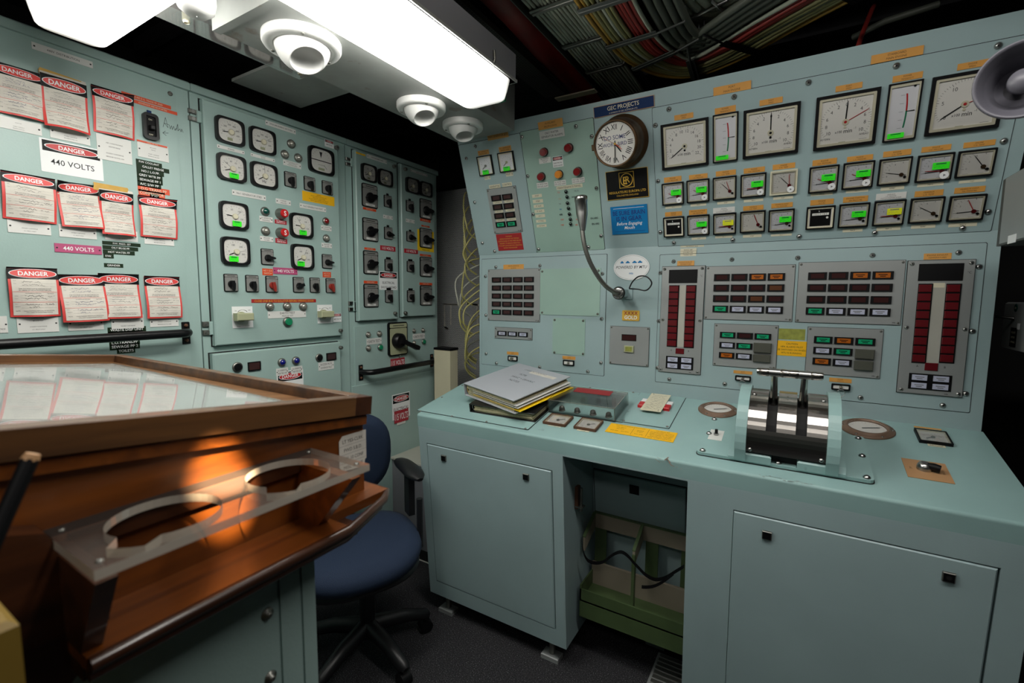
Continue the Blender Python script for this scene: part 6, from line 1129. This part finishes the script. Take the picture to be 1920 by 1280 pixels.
m = MB().prism([(-w * .38, h / 2), (-w / 2, h * .38), (-w / 2, -h * .3), (-w * .4, -h * .42), (w * .4, -h / 2), (w * .45, -h * .3), (w / 2, -h * .28), (w / 2, h / 2)][::-1], 0, .0004, 'paper')
for i, t in enumerate(('LT YES-CLRK', 'FWD S.B.D.', 'VOL 10 CONF', 'MISC CONF')): m.text(t, 0, h * (.34 - .23 * i), h * .09, .0005, 'ink', w * .76).line(-w / 2, h * (.23 - .23 * i), w / 2, h * (.23 - .23 * i), .0003, .0005, 'ink_grey')
solo('torn_label', 'torn white paper label on the side of the chart table', 'label', sl.M((a0_[0] + a1_[0]) / 2, (a0_[1] + a1_[1]) / 2), m)
# acrylic cup rack
ap = thing('cup_rack', 'clear acrylic plate with two broken round cup holes on the side of the chart table', 'cup rack', Matrix.Translation((-.475, .245, H - .206)))
def plate_holes():
    x0, x1, y0, y1 = -.527 + .475, -.418 + .475, .118 - .245, .372 - .245; m = MB(); t = .008; hs = []
    def hole(cx, cy, r, notch):
        P = []
        for i in range(40):
            a = 2 * pi * i / 40; q = r * (1 + (.36 if abs(((a - notch + pi) % (2 * pi)) - pi) < .34 else 0)); P.append((cx + q * cos(a), cy + q * sin(a)))
        return P
    H1 = hole(0, -.058, .043, rad(-48)); H2 = hole(0, .062, .043, rad(-42)); ym = .002
    def sect(Hh, cy, ya, yb):
        outer = []
        for (hx_, hy_) in Hh:
            dx, dy = hx_, hy_ - cy; s = min((x1 / dx if dx > 0 else x0 / dx) if abs(dx) > 1e-6 else 9, ((yb - cy) / dy if dy > 0 else (ya - cy) / dy) if abs(dy) > 1e-6 else 9); outer.append((dx * s, cy + dy * s))
        n = len(Hh)
        # square the corners
        for cxn, cyn in ((x0, ya), (x1, ya), (x1, yb), (x0, yb)):
            k = min(range(n), key=lambda i: (outer[i][0] - cxn) ** 2 + (outer[i][1] - cyn) ** 2); outer[k] = (cxn, cyn)
        for z, fl in ((t, 0), (0, 1)):
            vs = [(x, y, z) for x, y in Hh] + [(x, y, z) for x, y in outer]; f = [(i, n + i, n + (i + 1) % n, (i + 1) % n) for i in range(n)]
            m.add(vs, [q[::-1] for q in f] if fl else f, 'acrylic_rack')
        m.add([(x, y, z) for z in (0, t) for x, y in Hh], [(i, n + i, n + (i + 1) % n, (i + 1) % n) for i in range(n)], 'acrylic_edge')
    sect(H1, -.058, y0, ym); sect(H2, .062, ym, y1)
    m.add([(x, y, z) for z in (0, t) for x, y in ((x0, y0), (x1, y0), (x1, y1), (x0, y1))], [(0, 1, 5, 4), (1, 2, 6, 5), (2, 3, 7, 6), (3, 0, 4, 7)], 'acrylic_edge'); return m
part('acrylic_plate', plate_holes(), ap)
for x, y in ((-.04, -.118), (.045, -.12), (-.04, .115), (.045, .118)): link('screw', SCREW_S, ap, Matrix.Translation((x, y, .008)) @ Matrix.Scale(.8, 4))
wpart('support_strip', wbox(-.527, -.52, .134, .352, H - .222, H - .207, 'wood_dark'), ct)
pr = .366
wpart('pedestal', MB().box(-1.2, -.52, yl, pr, .02, zb - .028, 'paint', .003), ct)
for y0, y1 in ((yl, .314), (.3165, .344), (.3465, pr)): wpart('pedestal_panel', wbox(-.5205, -.5175, y0, y1 - .0012, .03, zb - .029, 'paint'), ct)
for c in ((427, 1124), (501, 1150), (248, 1216), (507, 1268)):
    p = onX(*c, -.5175); part('bolt', MB().lathe([(.0075, 0), (.0075, .0012), (.0038, .002), (.0034, .006), (.002, .0068)], 'steel_dull', 14), ct, M=ct.matrix_basis.inverted() @ Matrix(((0, 0, 1, -.5175), (1, 0, 0, p[1]), (0, 1, 0, p[2]), (0, 0, 0, 1))))
pn = [onX(62, 850, -.44), onX(56, 862, -.44), onX(0, 985, -.43), onX(-60, 1120, -.42)]
pc_ = thing('pencil', 'dark blurred pencil with a blunt tan end leaning at the left edge', 'pencil', Matrix.Translation(tuple(pn[3]))); wpart('shaft', MB().tube([pn[1], pn[2], pn[3]], .0056, 'black', 6), pc_); wpart('end', MB().tube([pn[0], pn[1]], [.0042, .0054], 'tan_plate', 8), pc_, 'tan end')
pp_ = onX(36, 1160, -.40); solo('timber_post', 'yellowish varnished timber post corner at the lower left edge', 'post', Matrix.Translation((-.43, pp_[1] - .06, 0)), MB().box(-.03, .03, -.06, .06, 0, pp_[2], 'wood_yellow', .004))
# ------------------------------------------------------------------ office chair
fx = np.array([.89, -.46, 0]); fy = np.array([.46, .89, 0]); cc = np.array([-1.30, 1.13, 0])
CH = Matrix([[fx[0], fy[0], 0, cc[0]], [fx[1], fy[1], 0, cc[1]], [0, 0, 1, 0], [0, 0, 0, 1]])    # x = the way it faces
chair = thing('office_chair', 'blue fabric office chair with black armrest and star base, between table and console', 'chair', CH)
def pad(w, h, t, e, m, bulge_=.25):
    mb = MB(); prof = [(0, 0), (.35, .0), (.8, .02), (.97, .2), (1, .5), (.97, .8), (.8, .97), (.35, 1.05), (0.001, 1.06)]; n = 36; vs = []
    for k, z in prof:
        for i in range(n):
            a = 2 * pi * i / n; x = math.copysign(abs(cos(a)) ** (2 / e), cos(a)) * w / 2 * max(k, .001); y = math.copysign(abs(sin(a)) ** (2 / e), sin(a)) * h / 2 * max(k, .001); vs.append((x, y, z * t))
    fs = [(a * n + i, a * n + (i + 1) % n, (a + 1) * n + (i + 1) % n, (a + 1) * n + i) for a in range(len(prof) - 1) for i in range(n)]
    return mb.add(vs, fs, m, True)
seat = pad(.45, .46, .085, 2.6, 'seat_blue'); seat.warp(lambda x, y, z: (x, y, z - .5 * max(0, x - .1) ** 2 * 1.6 + .25 * y * y))
part('seat', seat, chair, (.04, -.055, .40)); part('seat_shell', pad(.44, .44, .04, 2.6, 'plastic_black'), chair, (.03, -.05, .375))
bkm = pad(.36, .36, .07, 2.5, 'seat_blue'); part('backrest', bkm, chair, M=Matrix.Translation((-.20, -.01, .685)) @ Matrix.Rotation(rad(-82), 4, 'Y') @ Matrix.Rotation(pi / 2, 4, 'Z'))
part('back_support', MB().tube([(-.05, 0, .38), (-.20, 0, .38), (-.26, 0, .45), (-.25, 0, .66)], .016, 'plastic_black', 10), chair)
A_ = CH.inverted() @ Vector(onZ(745, 858, H - .66)); B_ = CH.inverted() @ Vector(onZ(785, 893, H - .66))
for s in (1, -1):
    yy = (A_.y + B_.y) / 2 if s > 0 else -.27; arm = MB()
    xs = np.linspace(A_.x - .005, B_.x + .01, 9); arm.tube([(x, yy + .004 * i / 8, .665 + .014 * sin(pi * i / 8)) for i, x in enumerate(xs)], [.012, .026, .032, .034, .035, .036, .036, .030, .012], 'plastic_black', 16)
    arm.warp(lambda x, y, z: (x, y, .672 + (z - .672) * .55)); part('armrest', arm, chair)
    part('arm_post', MB().box((A_.x + B_.x) / 2 - .005, (A_.x + B_.x) / 2 + .045, yy - .012, yy + .012, .50, .655, 'plastic_black', .004).tube([(.1, yy, .60), (.1, yy, .42), (.09, yy * .9, .38), (.03, yy * .4, .375)], .012, 'plastic_black', 8), chair)
part('gas_lift', MB().cyl(0, 0, .028, .07, .26, 'plastic_black', 18).cyl(0, 0, .016, .26, .39, 'gunmetal', 16), chair)
for k in range(5):
    a = rad(17 + 72 * k); c, s = cos(a), sin(a); lg = MB().tube([(.02 * c, .02 * s, .11), (.13 * c, .13 * s, .10), (.228 * c, .228 * s, .072), (.24 * c, .24 * s, .066)], [.03, .026, .021, .012], 'plastic_black', 12); l_ = part('base_leg', lg, chair)
    part('caster', MB().tube([(0.226 * c - .018 * s, 0.226 * s + .018 * c, .026), (0.226 * c + .018 * s, 0.226 * s - .018 * c, .026)], .0255, 'black_satin', 16).cyl(0.226 * c, 0.226 * s, .008, .03, .065, 'steel_dull', 8), l_)
# ------------------------------------------------------------------ overhead
def ceil_lens(name, x0, x1, y0, y1, z0, z1, tp, ax, label, lo, hi):
    cx, cy = (x0 + x1) / 2, (y0 + y1) / 2; lens_mat(name, ax, lo, hi); t = thing('ceiling_light', label, 'light fixture', Matrix.Translation((cx, cy, z0)))
    a, b = (x1 - x0) / 2, (y1 - y0) / 2; lo_ = rr(2 * a - 2 * tp, 2 * b - 2 * tp, min(.03, a * .4), 4); m_ = rr(2 * a, 2 * b, min(.035, a * .4), 4); n = len(lo_); mid = [(p[0] * .985 + q[0] * .015, p[1] * .985 + q[1] * .015) for p, q in zip(lo_, m_)]
    vs = [(x * .96, y * .985, 0) for x, y in lo_] + [(x, y, .006) for x, y in lo_] + [(x, y, .03) for x, y in [((p[0] + q[0]) / 2, (p[1] + q[1]) / 2) for p, q in zip(lo_, m_)]] + [(x, y, z1 - z0) for x, y in m_]
    part('diffuser', MB().add(vs, [tuple(range(n - 1, -1, -1))] + [(k * n + i, (k * n + (i + 1) % n), (k + 1) * n + (i + 1) % n, (k + 1) * n + i) for k in range(3) for i in range(n)], name), t)
    part('housing', MB().box(-a - .004, a + .004, -b - .004, b + .004, z1 - z0, z1 - z0 + .085, 'box_grey', .003).box(-a - .008, a + .008, -b - .008, b + .008, z1 - z0, z1 - z0 + .008, 'duct_paint'), t); return t
ceil_lens('diffuser_short', -1.53, -1.02, .385, .535, H + .60, H + .66, .012, 0, 'glowing short ceiling light at the top left corner', .11, .235)
l2 = ceil_lens('diffuser_long', -.955, -.785, .06, 1.305, H + .60, H + .66, .012, 1, 'long glowing fluorescent ceiling light beside the air duct', .42, .61)
p = onZ(918, 205, H + .63); part('wiring_tab', MB().box(-.02, .02, -.05, .02, .035, .06, 'button_green'), l2, (.0, .66, 0)) ; part('clip', MB().tube([(.088, .50, .06), (.094, .50, .075), (.092, .50, .1)], .004, 'steel_dull', 6), l2)
du = thing('air_duct', 'long pale grey painted air duct with three round nozzles under the ceiling', 'duct', Matrix.Translation((-1.1, 1.1, H + .64)))
wpart('duct_body', MB().box(-1.25, -.97, .66, 1.62, H + .64, H + .86, 'duct_paint', .004), du); wpart('duct_flange', MB().box(-1.253, -.967, .655, .675, H + .637, H + .86, 'duct_paint', .001), du)
def nozzle(cx, cy, r, ang, label):
    p = onZ(cx, cy, H + .625); t = thing('air_nozzle', label, 'air vent', Matrix.Translation((p[0], p[1], H + .64)) @ Matrix.Rotation(pi, 4, 'X'))
    part('ring', MB().lathe([(r, 0), (r, .014), (r * .96, .02), (r * .74, .021), (r * .7, .014)], 'vent_white', 44, cap=False), t)
    for a in (.6, 2.7, 4.7): link('screw', SCREW_S, t.children[0], Matrix.Translation((r * .85 * cos(a), r * .85 * sin(a), .0205)) @ Matrix.Scale(1.4, 4))
    R0 = r * .72; prof = [(R0 * cos(b), R0 * sin(b) * 1.05) for b in np.linspace(-.2, rad(51), 10)]; rt = prof[-1][0]
    zt_ = prof[-1][1]; prof += [(rt * .97, zt_ + .002), (rt * .93, zt_ + .001), (rt * .9, zt_ - .02), (rt * .8, zt_ - .045), (.001, zt_ - .05)]
    part('eyeball', MB().lathe(prof, 'vent_white', 40, cap=False), t, M=Matrix.Translation((0, 0, .006)) @ Matrix.Rotation(ang[0], 4, 'X') @ Matrix.Rotation(ang[1], 4, 'Y'))
nozzle(567, 88, .094, (rad(-6), rad(26)), 'white round air nozzle nearest the camera on the duct'); nozzle(790, 205, .082, (rad(-10), rad(25)), 'middle white round air nozzle on the duct'); nozzle(868, 240, .076, (rad(-8), rad(16)), 'farthest white round air nozzle, at the duct end')
p = onZ(368, 12, H + .60); solo('lamp_cowl', 'small rounded white cowl cut by the top edge beside the clear lamp cover', 'cowl', Matrix.Translation(tuple(p)), MB().lathe([(.001, -.02), (.02, -.018), (.034, -.006), (.037, .01), (.037, .12)], 'vent_white', 28))
x0, x1, y0, y1 = -1.37, -1.275, .58, .965; z0 = H + .665; cl = thing('clear_ceiling_light', 'unlit ceiling light under a ribbed clear prismatic cover', 'light fixture', Matrix.Translation((x0, y0, z0)))
m = MB(); n = 46
for k in range(n):
    a, b = y0 + (y1 - y0) * k / n, y0 + (y1 - y0) * (k + 1) / n; mdl = (a + b) / 2
    for s in (x0, x1):
        o_ = .005 * (1 if s == x1 else -1); m.add([(s, a, z0 + .012), (s, a, z0 + .07), (s + o_, mdl, z0 + .07), (s + o_, mdl, z0 + .012), (s, b, z0 + .012), (s, b, z0 + .07)], [(0, 3, 2, 1), (3, 4, 5, 2)], 'prism_glass')
    m.add([(x0, a, z0 + .012), (x0, b, z0 + .012), (x0 + .01, b, z0), (x0 + .01, a, z0)], [(0, 1, 2, 3)], 'prism_glass').add([(x1, a, z0 + .012), (x1, b, z0 + .012), (x1 - .01, b, z0), (x1 - .01, a, z0)], [(3, 2, 1, 0)], 'prism_glass')
m.add([(x0 + .01, y0, z0), (x1 - .01, y0, z0), (x1 - .01, y1, z0), (x0 + .01, y1, z0)], [(3, 2, 1, 0)], 'prism_glass')
for y in (y0, y1): m.add([(x0, y, z0 + .07), (x0, y, z0 + .012), (x0 + .01, y, z0), (x1 - .01, y, z0), (x1, y, z0 + .012), (x1, y, z0 + .07)], [(0, 1, 2, 3, 4, 5)], 'prism_glass')
wpart('prismatic_cover', m, cl); wpart('backplate', wbox(x0 - .006, x1 + .006, y0 - .006, y1 + .006, z0 + .07, z0 + .09, 'box_grey'), cl); wpart('tube', MB().tube([(-1.32, y0 + .03, z0 + .045), (-1.32, y1 - .03, z0 + .045)], .012, 'bright_white', 12), cl)
for yy in (y0 + .05, y1 - .025): wpart('screw_boss', MB().lathe([(.006, z0 - .004), (.009, z0 + .002), (.009, z0 + .02)], 'cream', 14, (-1.32, yy)), cl)
solo('vent_plenum', 'pale grey plenum box with a chipped edge above the middle switchboard', 'duct', Matrix.Translation((-1.45, 1.08, H + .73)), MB().box(-.26, .24, -.13, .135, 0, .012, 'duct_paint', .003))
# ceiling clutter
wpart_ = lambda n_, mb, l, c, g=None: solo(n_, l, c, Matrix.Identity(4), mb, g)
m = MB().tube([(-.80, .4, H + .91), (-.80, 1.0, H + .91), (-.81, 1.35, H + .91), (-.85, 1.62, H + .92), (-.9, 2.3, H + .94)], [.06, .06, .056, .045, .04], 'pipe_red', 24); wpart_('red_duct', m, 'dark red painted duct running along the ceiling right of the long light', 'duct')
wpart_('perforated_tray', MB().box(-.98, -.89, .5, 1.9, H + .86, H + .864, 'perforated_tray').box(-.982, -.98, .5, 1.9, H + .86, H + .88, 'perforated_tray').box(-.89, -.888, .5, 1.9, H + .86, H + .88, 'perforated_tray'), 'dark perforated cable tray between the long light and the red duct', 'cable tray')
tr1 = thing('cable_tray', 'slim steel cable tray carrying the straight grey cables overhead', 'cable tray', Matrix.Translation((-.65, 1.5, H + .87)))
wpart('side_rail', wbox(-.7495, -.746, .7, 2.3, H + .845, H + .885, 'gunmetal'), tr1); wpart('tray_bed', wbox(-.745, -.56, .7, 2.3, H + .872, H + .876, 'matte_black'), tr1)
for i in range(12):
    x = -.728 + i * .0122; y_ = np.linspace(.7, 2.3, 12); wpart_('grey_cable', MB().tube([(x + .0015 * sin(y * 9 + i), y, H + .862 + .0015 * sin(y * 7 + 2 * i)) for y in y_], .0056, 'cable_grey', 8), 'grey cable in the straight overhead bundle, %s' % (['leftmost', 'second from left', 'third from left', 'fourth from left', 'fifth from left', 'sixth from left', 'sixth from right', 'fifth from right', 'fourth from right', 'third from right', 'second from right', 'rightmost'][i]), 'cable', 'grey cables of the straight overhead bundle')
for y, l in ((1.05, 'nearest'), (1.32, 'second'), (1.55, 'third'), (1.76, 'farthest')): wpart_('cable_strap', MB().tube([(-.74, y, H + .875), (-.738, y, H + .855), (-.73, y, H + .8515), (-.595, y, H + .8515), (-.587, y, H + .855), (-.583, y, H + .875)], .0035, 'steel_dull', 6).box(-.735, -.59, y - .014, y + .014, H + .851, H + .8535, 'steel_dull'), 'steel strap across the straight grey cables, %s from the camera' % l, 'strap')
PATH = [(-.57, .5), (-.56, 1.0), (-.56, 1.24), (-.56, 1.47), (-.54, 1.66), (-.47, 1.82), (-.38, 1.885), (-.29, 1.875), (-.18, 1.82), (-.03, 1.71), (.25, 1.53), (.6, 1.33), (.93, 1.15)]
PTH = [(-.42, .9), (-.42, 1.2), (-.42, 1.40), (-.40, 1.55), (-.355, 1.66), (-.27, 1.71), (-.17, 1.69), (-.05, 1.62), (.05, 1.55)]
def smooth(P, off, k=1, steps=4):
    P = [np.array(p) * k for p in P]; out = []
    for i in range(len(P) - 1):
        a, b, c, d = P[max(i - 1, 0)], P[i], P[i + 1], P[min(i + 2, len(P) - 1)]
        for t in np.linspace(0, 1, steps + 1)[:-1]: out.append(.5 * (2 * b + (c - a) * t + (2 * a - 5 * b + 4 * c - d) * t * t + (3 * b - a - 3 * c + d) * t ** 3))
    out.append(P[-1]); r = []
    for i, p in enumerate(out):
        t = out[min(i + 1, len(out) - 1)] - out[max(i - 1, 0)]; t /= np.linalg.norm(t); r.append(p + np.array([t[1], -t[0]]) * off)
    return r
def bend(off, z, r, m, jig=0, P=None): return MB().tube([(p[0], p[1], z + jig * sin(i * .7)) for i, p in enumerate(smooth(P or PATH, off))], r, m, 8)
cols = ['cable_yellow', 'cable_yellow', 'cable_olive', 'cable_olive', 'cable_grey', 'cable_olive', 'cable_olive', 'cable_red', 'cable_red', 'cable_red', 'cable_red', 'cable_grey']
wh = ['outermost', 'second from outside', 'third from outside', 'fourth from outside', 'fifth from outside', 'sixth from outside', 'seventh from outside', 'eighth, outer red one', 'ninth, second red one', 'tenth, third red one', 'eleventh, inner red one', 'twelfth, inside the red ones']
for i, c in enumerate(cols): k = c.split('_')[1]; wpart_(k + '_cable', bend(.0125 * i, H + .81 + .003 * sin(i * 2), .0062, c, .002 * sin(i)), '%s cable of the curved overhead bundle, %s' % ({'yellow': 'dull yellow', 'olive': 'olive', 'grey': 'thin grey', 'red': 'dark red'}[k], wh[i]), 'cable', 'cables of the curved overhead bundle')
for i in range(4): wpart_('dark_cable', bend(.163 + .024 * i, H + .82, .0115, 'cable_dark', .002), 'thick dark cable inside the curve of the coloured bundle, %s' % ('outermost', 'second', 'third', 'innermost')[i], 'cable', 'thick dark cables of the curved bundle')
sp_ = [smooth(PATH, o) for o in (-.012, -.008, .155, .235)]
for i, k in enumerate((9, 13, 17, 25, 33, 38)):
    a, b, c, d = [s_[k] for s_ in sp_]; dn = np.array(smooth(PATH, 0)[k + 1]) - np.array(smooth(PATH, 0)[k]); dn /= np.linalg.norm(dn); m_ = 'gunmetal' if i < 4 else 'black'
    mb = MB().tube([(a[0], a[1], H + .85), (a[0], a[1], H + .802), (b[0], b[1], H + .797), (c[0], c[1], H + .797), (d[0], d[1], H + .806), (d[0], d[1], H + .85)], .0035, m_, 6)
    w2 = dn * .014; q4 = [b - w2, c - w2, c + w2, b + w2]; mb.add([(p[0], p[1], z) for z in (H + .796, H + .799) for p in q4], [(3, 2, 1, 0), (4, 5, 6, 7), (0, 1, 5, 4), (1, 2, 6, 5), (2, 3, 7, 6), (3, 0, 4, 7)], m_)
    wpart_('cable_clamp', mb, '%s clamp around the curved bundle of coloured cables' % ('nearest', 'second', 'third', 'fourth', 'fifth', 'farthest')[i], 'clamp')
q5 = [tuple(p) for p in smooth(PTH, -.045)] ; q6 = [tuple(p) for p in smooth(PTH, .2)][::-1]
tm = MB(); n = len(q5); q6 = q6[::-1]
tm.add([(x, y, H + .905) for x, y in q5 + q6], [(i, n + i, n + i + 1, i + 1) for i in range(n - 1)], 'perforated_tray')
for i in range(n - 1):                                      # slotted edge of the tray
    if i % 2 == 0:
        for o_ in (.0, .02): 
            a, b = np.array(q5[i]), np.array(q5[i + 1]); m0 = a + (b - a) * .2; m1 = a + (b - a) * .55; ds = np.array([(b - a)[1], -(b - a)[0]]); ds /= np.linalg.norm(ds); tm.add([(m0[0] + ds[0] * o_, m0[1] + ds[1] * o_, H + .9045), (m1[0] + ds[0] * o_, m1[1] + ds[1] * o_, H + .9045), (m1[0] + ds[0] * (o_ + .012), m1[1] + ds[1] * (o_ + .012), H + .9045), (m0[0] + ds[0] * (o_ + .012), m0[1] + ds[1] * (o_ + .012), H + .9045)], [(0, 1, 2, 3)], 'cable_grey')
wpart_('perforated_tray', tm, 'perforated tray above the thick bent grey cables', 'cable tray')
for i in range(6): wpart_('thick_cable', bend(.03 * i, H + .87, .0142, 'cable_grey', .0, PTH), 'thick grey cable bending sharply on the perforated tray, %s' % ('outermost', 'second', 'third', 'fourth', 'fifth', 'innermost')[i], 'cable', 'thick grey cables on the perforated tray')
for i, (k, l) in enumerate(((14, 'near'), (23, 'far'))):
    a, b = smooth(PTH, -.025)[k], smooth(PTH, .18)[k]; wpart_('cable_clamp', MB().tube([(a[0], a[1], H + .9), (a[0], a[1], H + .852), (b[0], b[1], H + .852), (b[0], b[1], H + .9)], .0045, 'steel', 6), '%s clamp across the thick bent grey cables' % l, 'clamp')
wpart_('red_cable', MB().tube([tuple(onZ(1608, 90, H + .70)), tuple(onZ(1618, 60, H + .82)), tuple(onZ(1634, 20, H + .9)), tuple(onZ(1640, 8, H + 1.0))], .007, 'cable_red', 8), 'single red cable dropping behind the console top', 'cable')
wpart_('dark_hose', MB().tube([tuple(onZ(1600, 70, H + .85)), tuple(onZ(1660, 40, H + .85)), tuple(onZ(1760, 8, H + .87))], .010, 'cable_dark', 8), 'dark hose crossing above the starboard end of the console', 'hose')
p = onZ(1040, 185, H + .80); wpart_('ceiling_bracket', MB().box(p[0], p[0] + .17, p[1] + .0, p[1] + .035, H + .80, H + .805, 'cream').text('', 0, 0, 0, 0) if False else MB().box(p[0], p[0] + .17, p[1], p[1] + .035, H + .80, H + .805, 'cream'), 'narrow cream bracket plate above the console behind the cable tray', 'bracket')
p = onZ(912, 100, H + .72); wpart_('cable_gland', MB().tube([(p[0], p[1] - .09, p[2] + .02), (p[0], p[1] - .03, p[2]), (p[0], p[1], p[2])], .004, 'cable_dark', 8).tube([tuple(p), (p[0] + .002, p[1] + .03, p[2]), (p[0] + .002, p[1] + .032, p[2]), (p[0] + .004, p[1] + .07, p[2])], [.011, .011, .014, .013], 'brass_old', 8), 'brass cable gland beside the long ceiling light', 'gland')
for y in (.9, 1.5, 2.1): wpart_('ceiling_beam', MB().box(-2.3, .9, y, y + .03, H + .95, H + 1.0, 'ceiling_dark'), 'dark deckhead beam, %s from the camera' % {.9: 'nearest', 1.5: 'middle', 2.1: 'farthest'}[y], 'beam')
# ------------------------------------------------------------------ right edge
hc = onY(1920, 148, 1.20); d = Vector((0, 0, H)) - Vector(hc); d.z = -.05; d += Vector((.12, 0, 0)); z_ = d.normalized(); q = z_.to_track_quat('Z', 'Y').to_matrix().to_4x4(); hr = .066
hn = thing('loudspeaker_horn', 'grey loudspeaker horn cut by the right edge of the view', 'loudspeaker', Matrix.Translation(tuple(hc)) @ q)
part('bell', MB().lathe([(hr * .42, -.075), (hr * .5, -.05), (hr * .68, -.025), (hr * .93, -.004), (hr, 0), (hr * 1.0, .005), (hr * .96, .006), (hr * .9, .001), (hr * .66, -.03), (hr * .46, -.055), (hr * .3, -.06)], 'horn_grey', 48, cap=False), hn)
part('reflector', MB().lathe([(hr * .12, -.062), (hr * .2, -.02), (hr * .31, -.016), (hr * .30, -.006), (.0001, -.005)], 'horn_grey', 36, cap=False), hn); part('driver', MB().cyl(0, 0, hr * .44, -.13, -.07, 'horn_grey', 24), hn)
part('arm', MB().tube([(0, 0, -.12), (.05, .02, -.16), (.2, .1, -.2)], .01, 'horn_grey', 8), hn)
xb = onY(1868, 462, 1.55); zt_ = onY(1877, 335, 1.55)[2]; ib = thing('instrument_box', 'grey steel instrument box jutting in from the right edge over the console', 'box', Matrix.Translation((xb[0] + .2, 1.35, xb[2])))
wpart('body', MB().box(xb[0], .95, 1.0, 1.55, xb[2], zt_, 'gunmetal', .004).box(xb[0] - .001, xb[0], 1.02, 1.53, xb[2] + .004, zt_ - .004, 'plate_grey'), ib)
BX = Surf((xb[0] - .001, 0, 0), (0, -1, 0), (0, 0, 1)); u, v = BX.uv(1898, 447); wpart('label_plate', MB().box(xb[0] - .002, xb[0] - .001, -u - .022, -u + .022, v - .010, v + .008, 'bright_white'), ib, 'white label')
sx = .56; s0, s1 = onX(1884, 566, sx), onX(1876, 650, sx); sb = thing('isolator_box', 'small grey isolator box with a steel toggle at the right edge', 'switch', Matrix.Translation((sx + .05, s1[1] - .1, s1[2])))
ya_ = s1[1]; wpart('body', MB().box(sx, .95, ya_ - .2, ya_, s1[2], s0[2], 'plate_grey', .005), sb)
SX = Surf((sx - .0005, 0, 0), (0, -1, 0), (0, 0, 1))
def sxp(x, y): return SX.uv(x, y)
u, v = sxp(1905, 577); part('badge', MB().lathe([(.012, 0), (.011, .001)], 'lamp_green', 20).text('ON', 0, 0, .006, .0012, 'cream'), sb, M=sb.matrix_basis.inverted() @ SX.M(u, v))
u, v = sxp(1902, 597); part('toggle', MB().tube([(0, 0, 0), (-.01, .003, .02), (-.022, .004, .035)], [.005, .0035, .004], 'steel', 8), sb, M=sb.matrix_basis.inverted() @ SX.M(u, v))
u, v = sxp(1900, 632); part('nameplate', MB().box(-.022, .022, -.028, .028, 0, .001, 'black').text('ISOLATE', 0, .014, .006, .0012, 'cream', .036).text('BEFORE', 0, 0, .006, .0012, 'cream', .036).text('OPENING', 0, -.014, .006, .0012, 'cream', .036), sb, M=sb.matrix_basis.inverted() @ SX.M(u, v))
u, v = sxp(1911, 612); part('sticker', MB().box(-.009, .009, -.009, .009, .001, .0016, 'bright_white'), sb, M=sb.matrix_basis.inverted() @ SX.M(u, v), label='white sticker')
p = onZ(1262, 1262, .02); solo('ribbed_footplate', 'ribbed metal footplate on the floor under the kneehole', 'footplate', Matrix.Translation((p[0], p[1], 0)), (lambda m: [m.box(-.06, .12, -.12 + i * .022, -.105 + i * .022, .018, .021, 'steel_dull') for i in range(9)] and m)(MB().box(-.07, .13, -.13, .08, 0, .018, 'plate_grey', .003)))
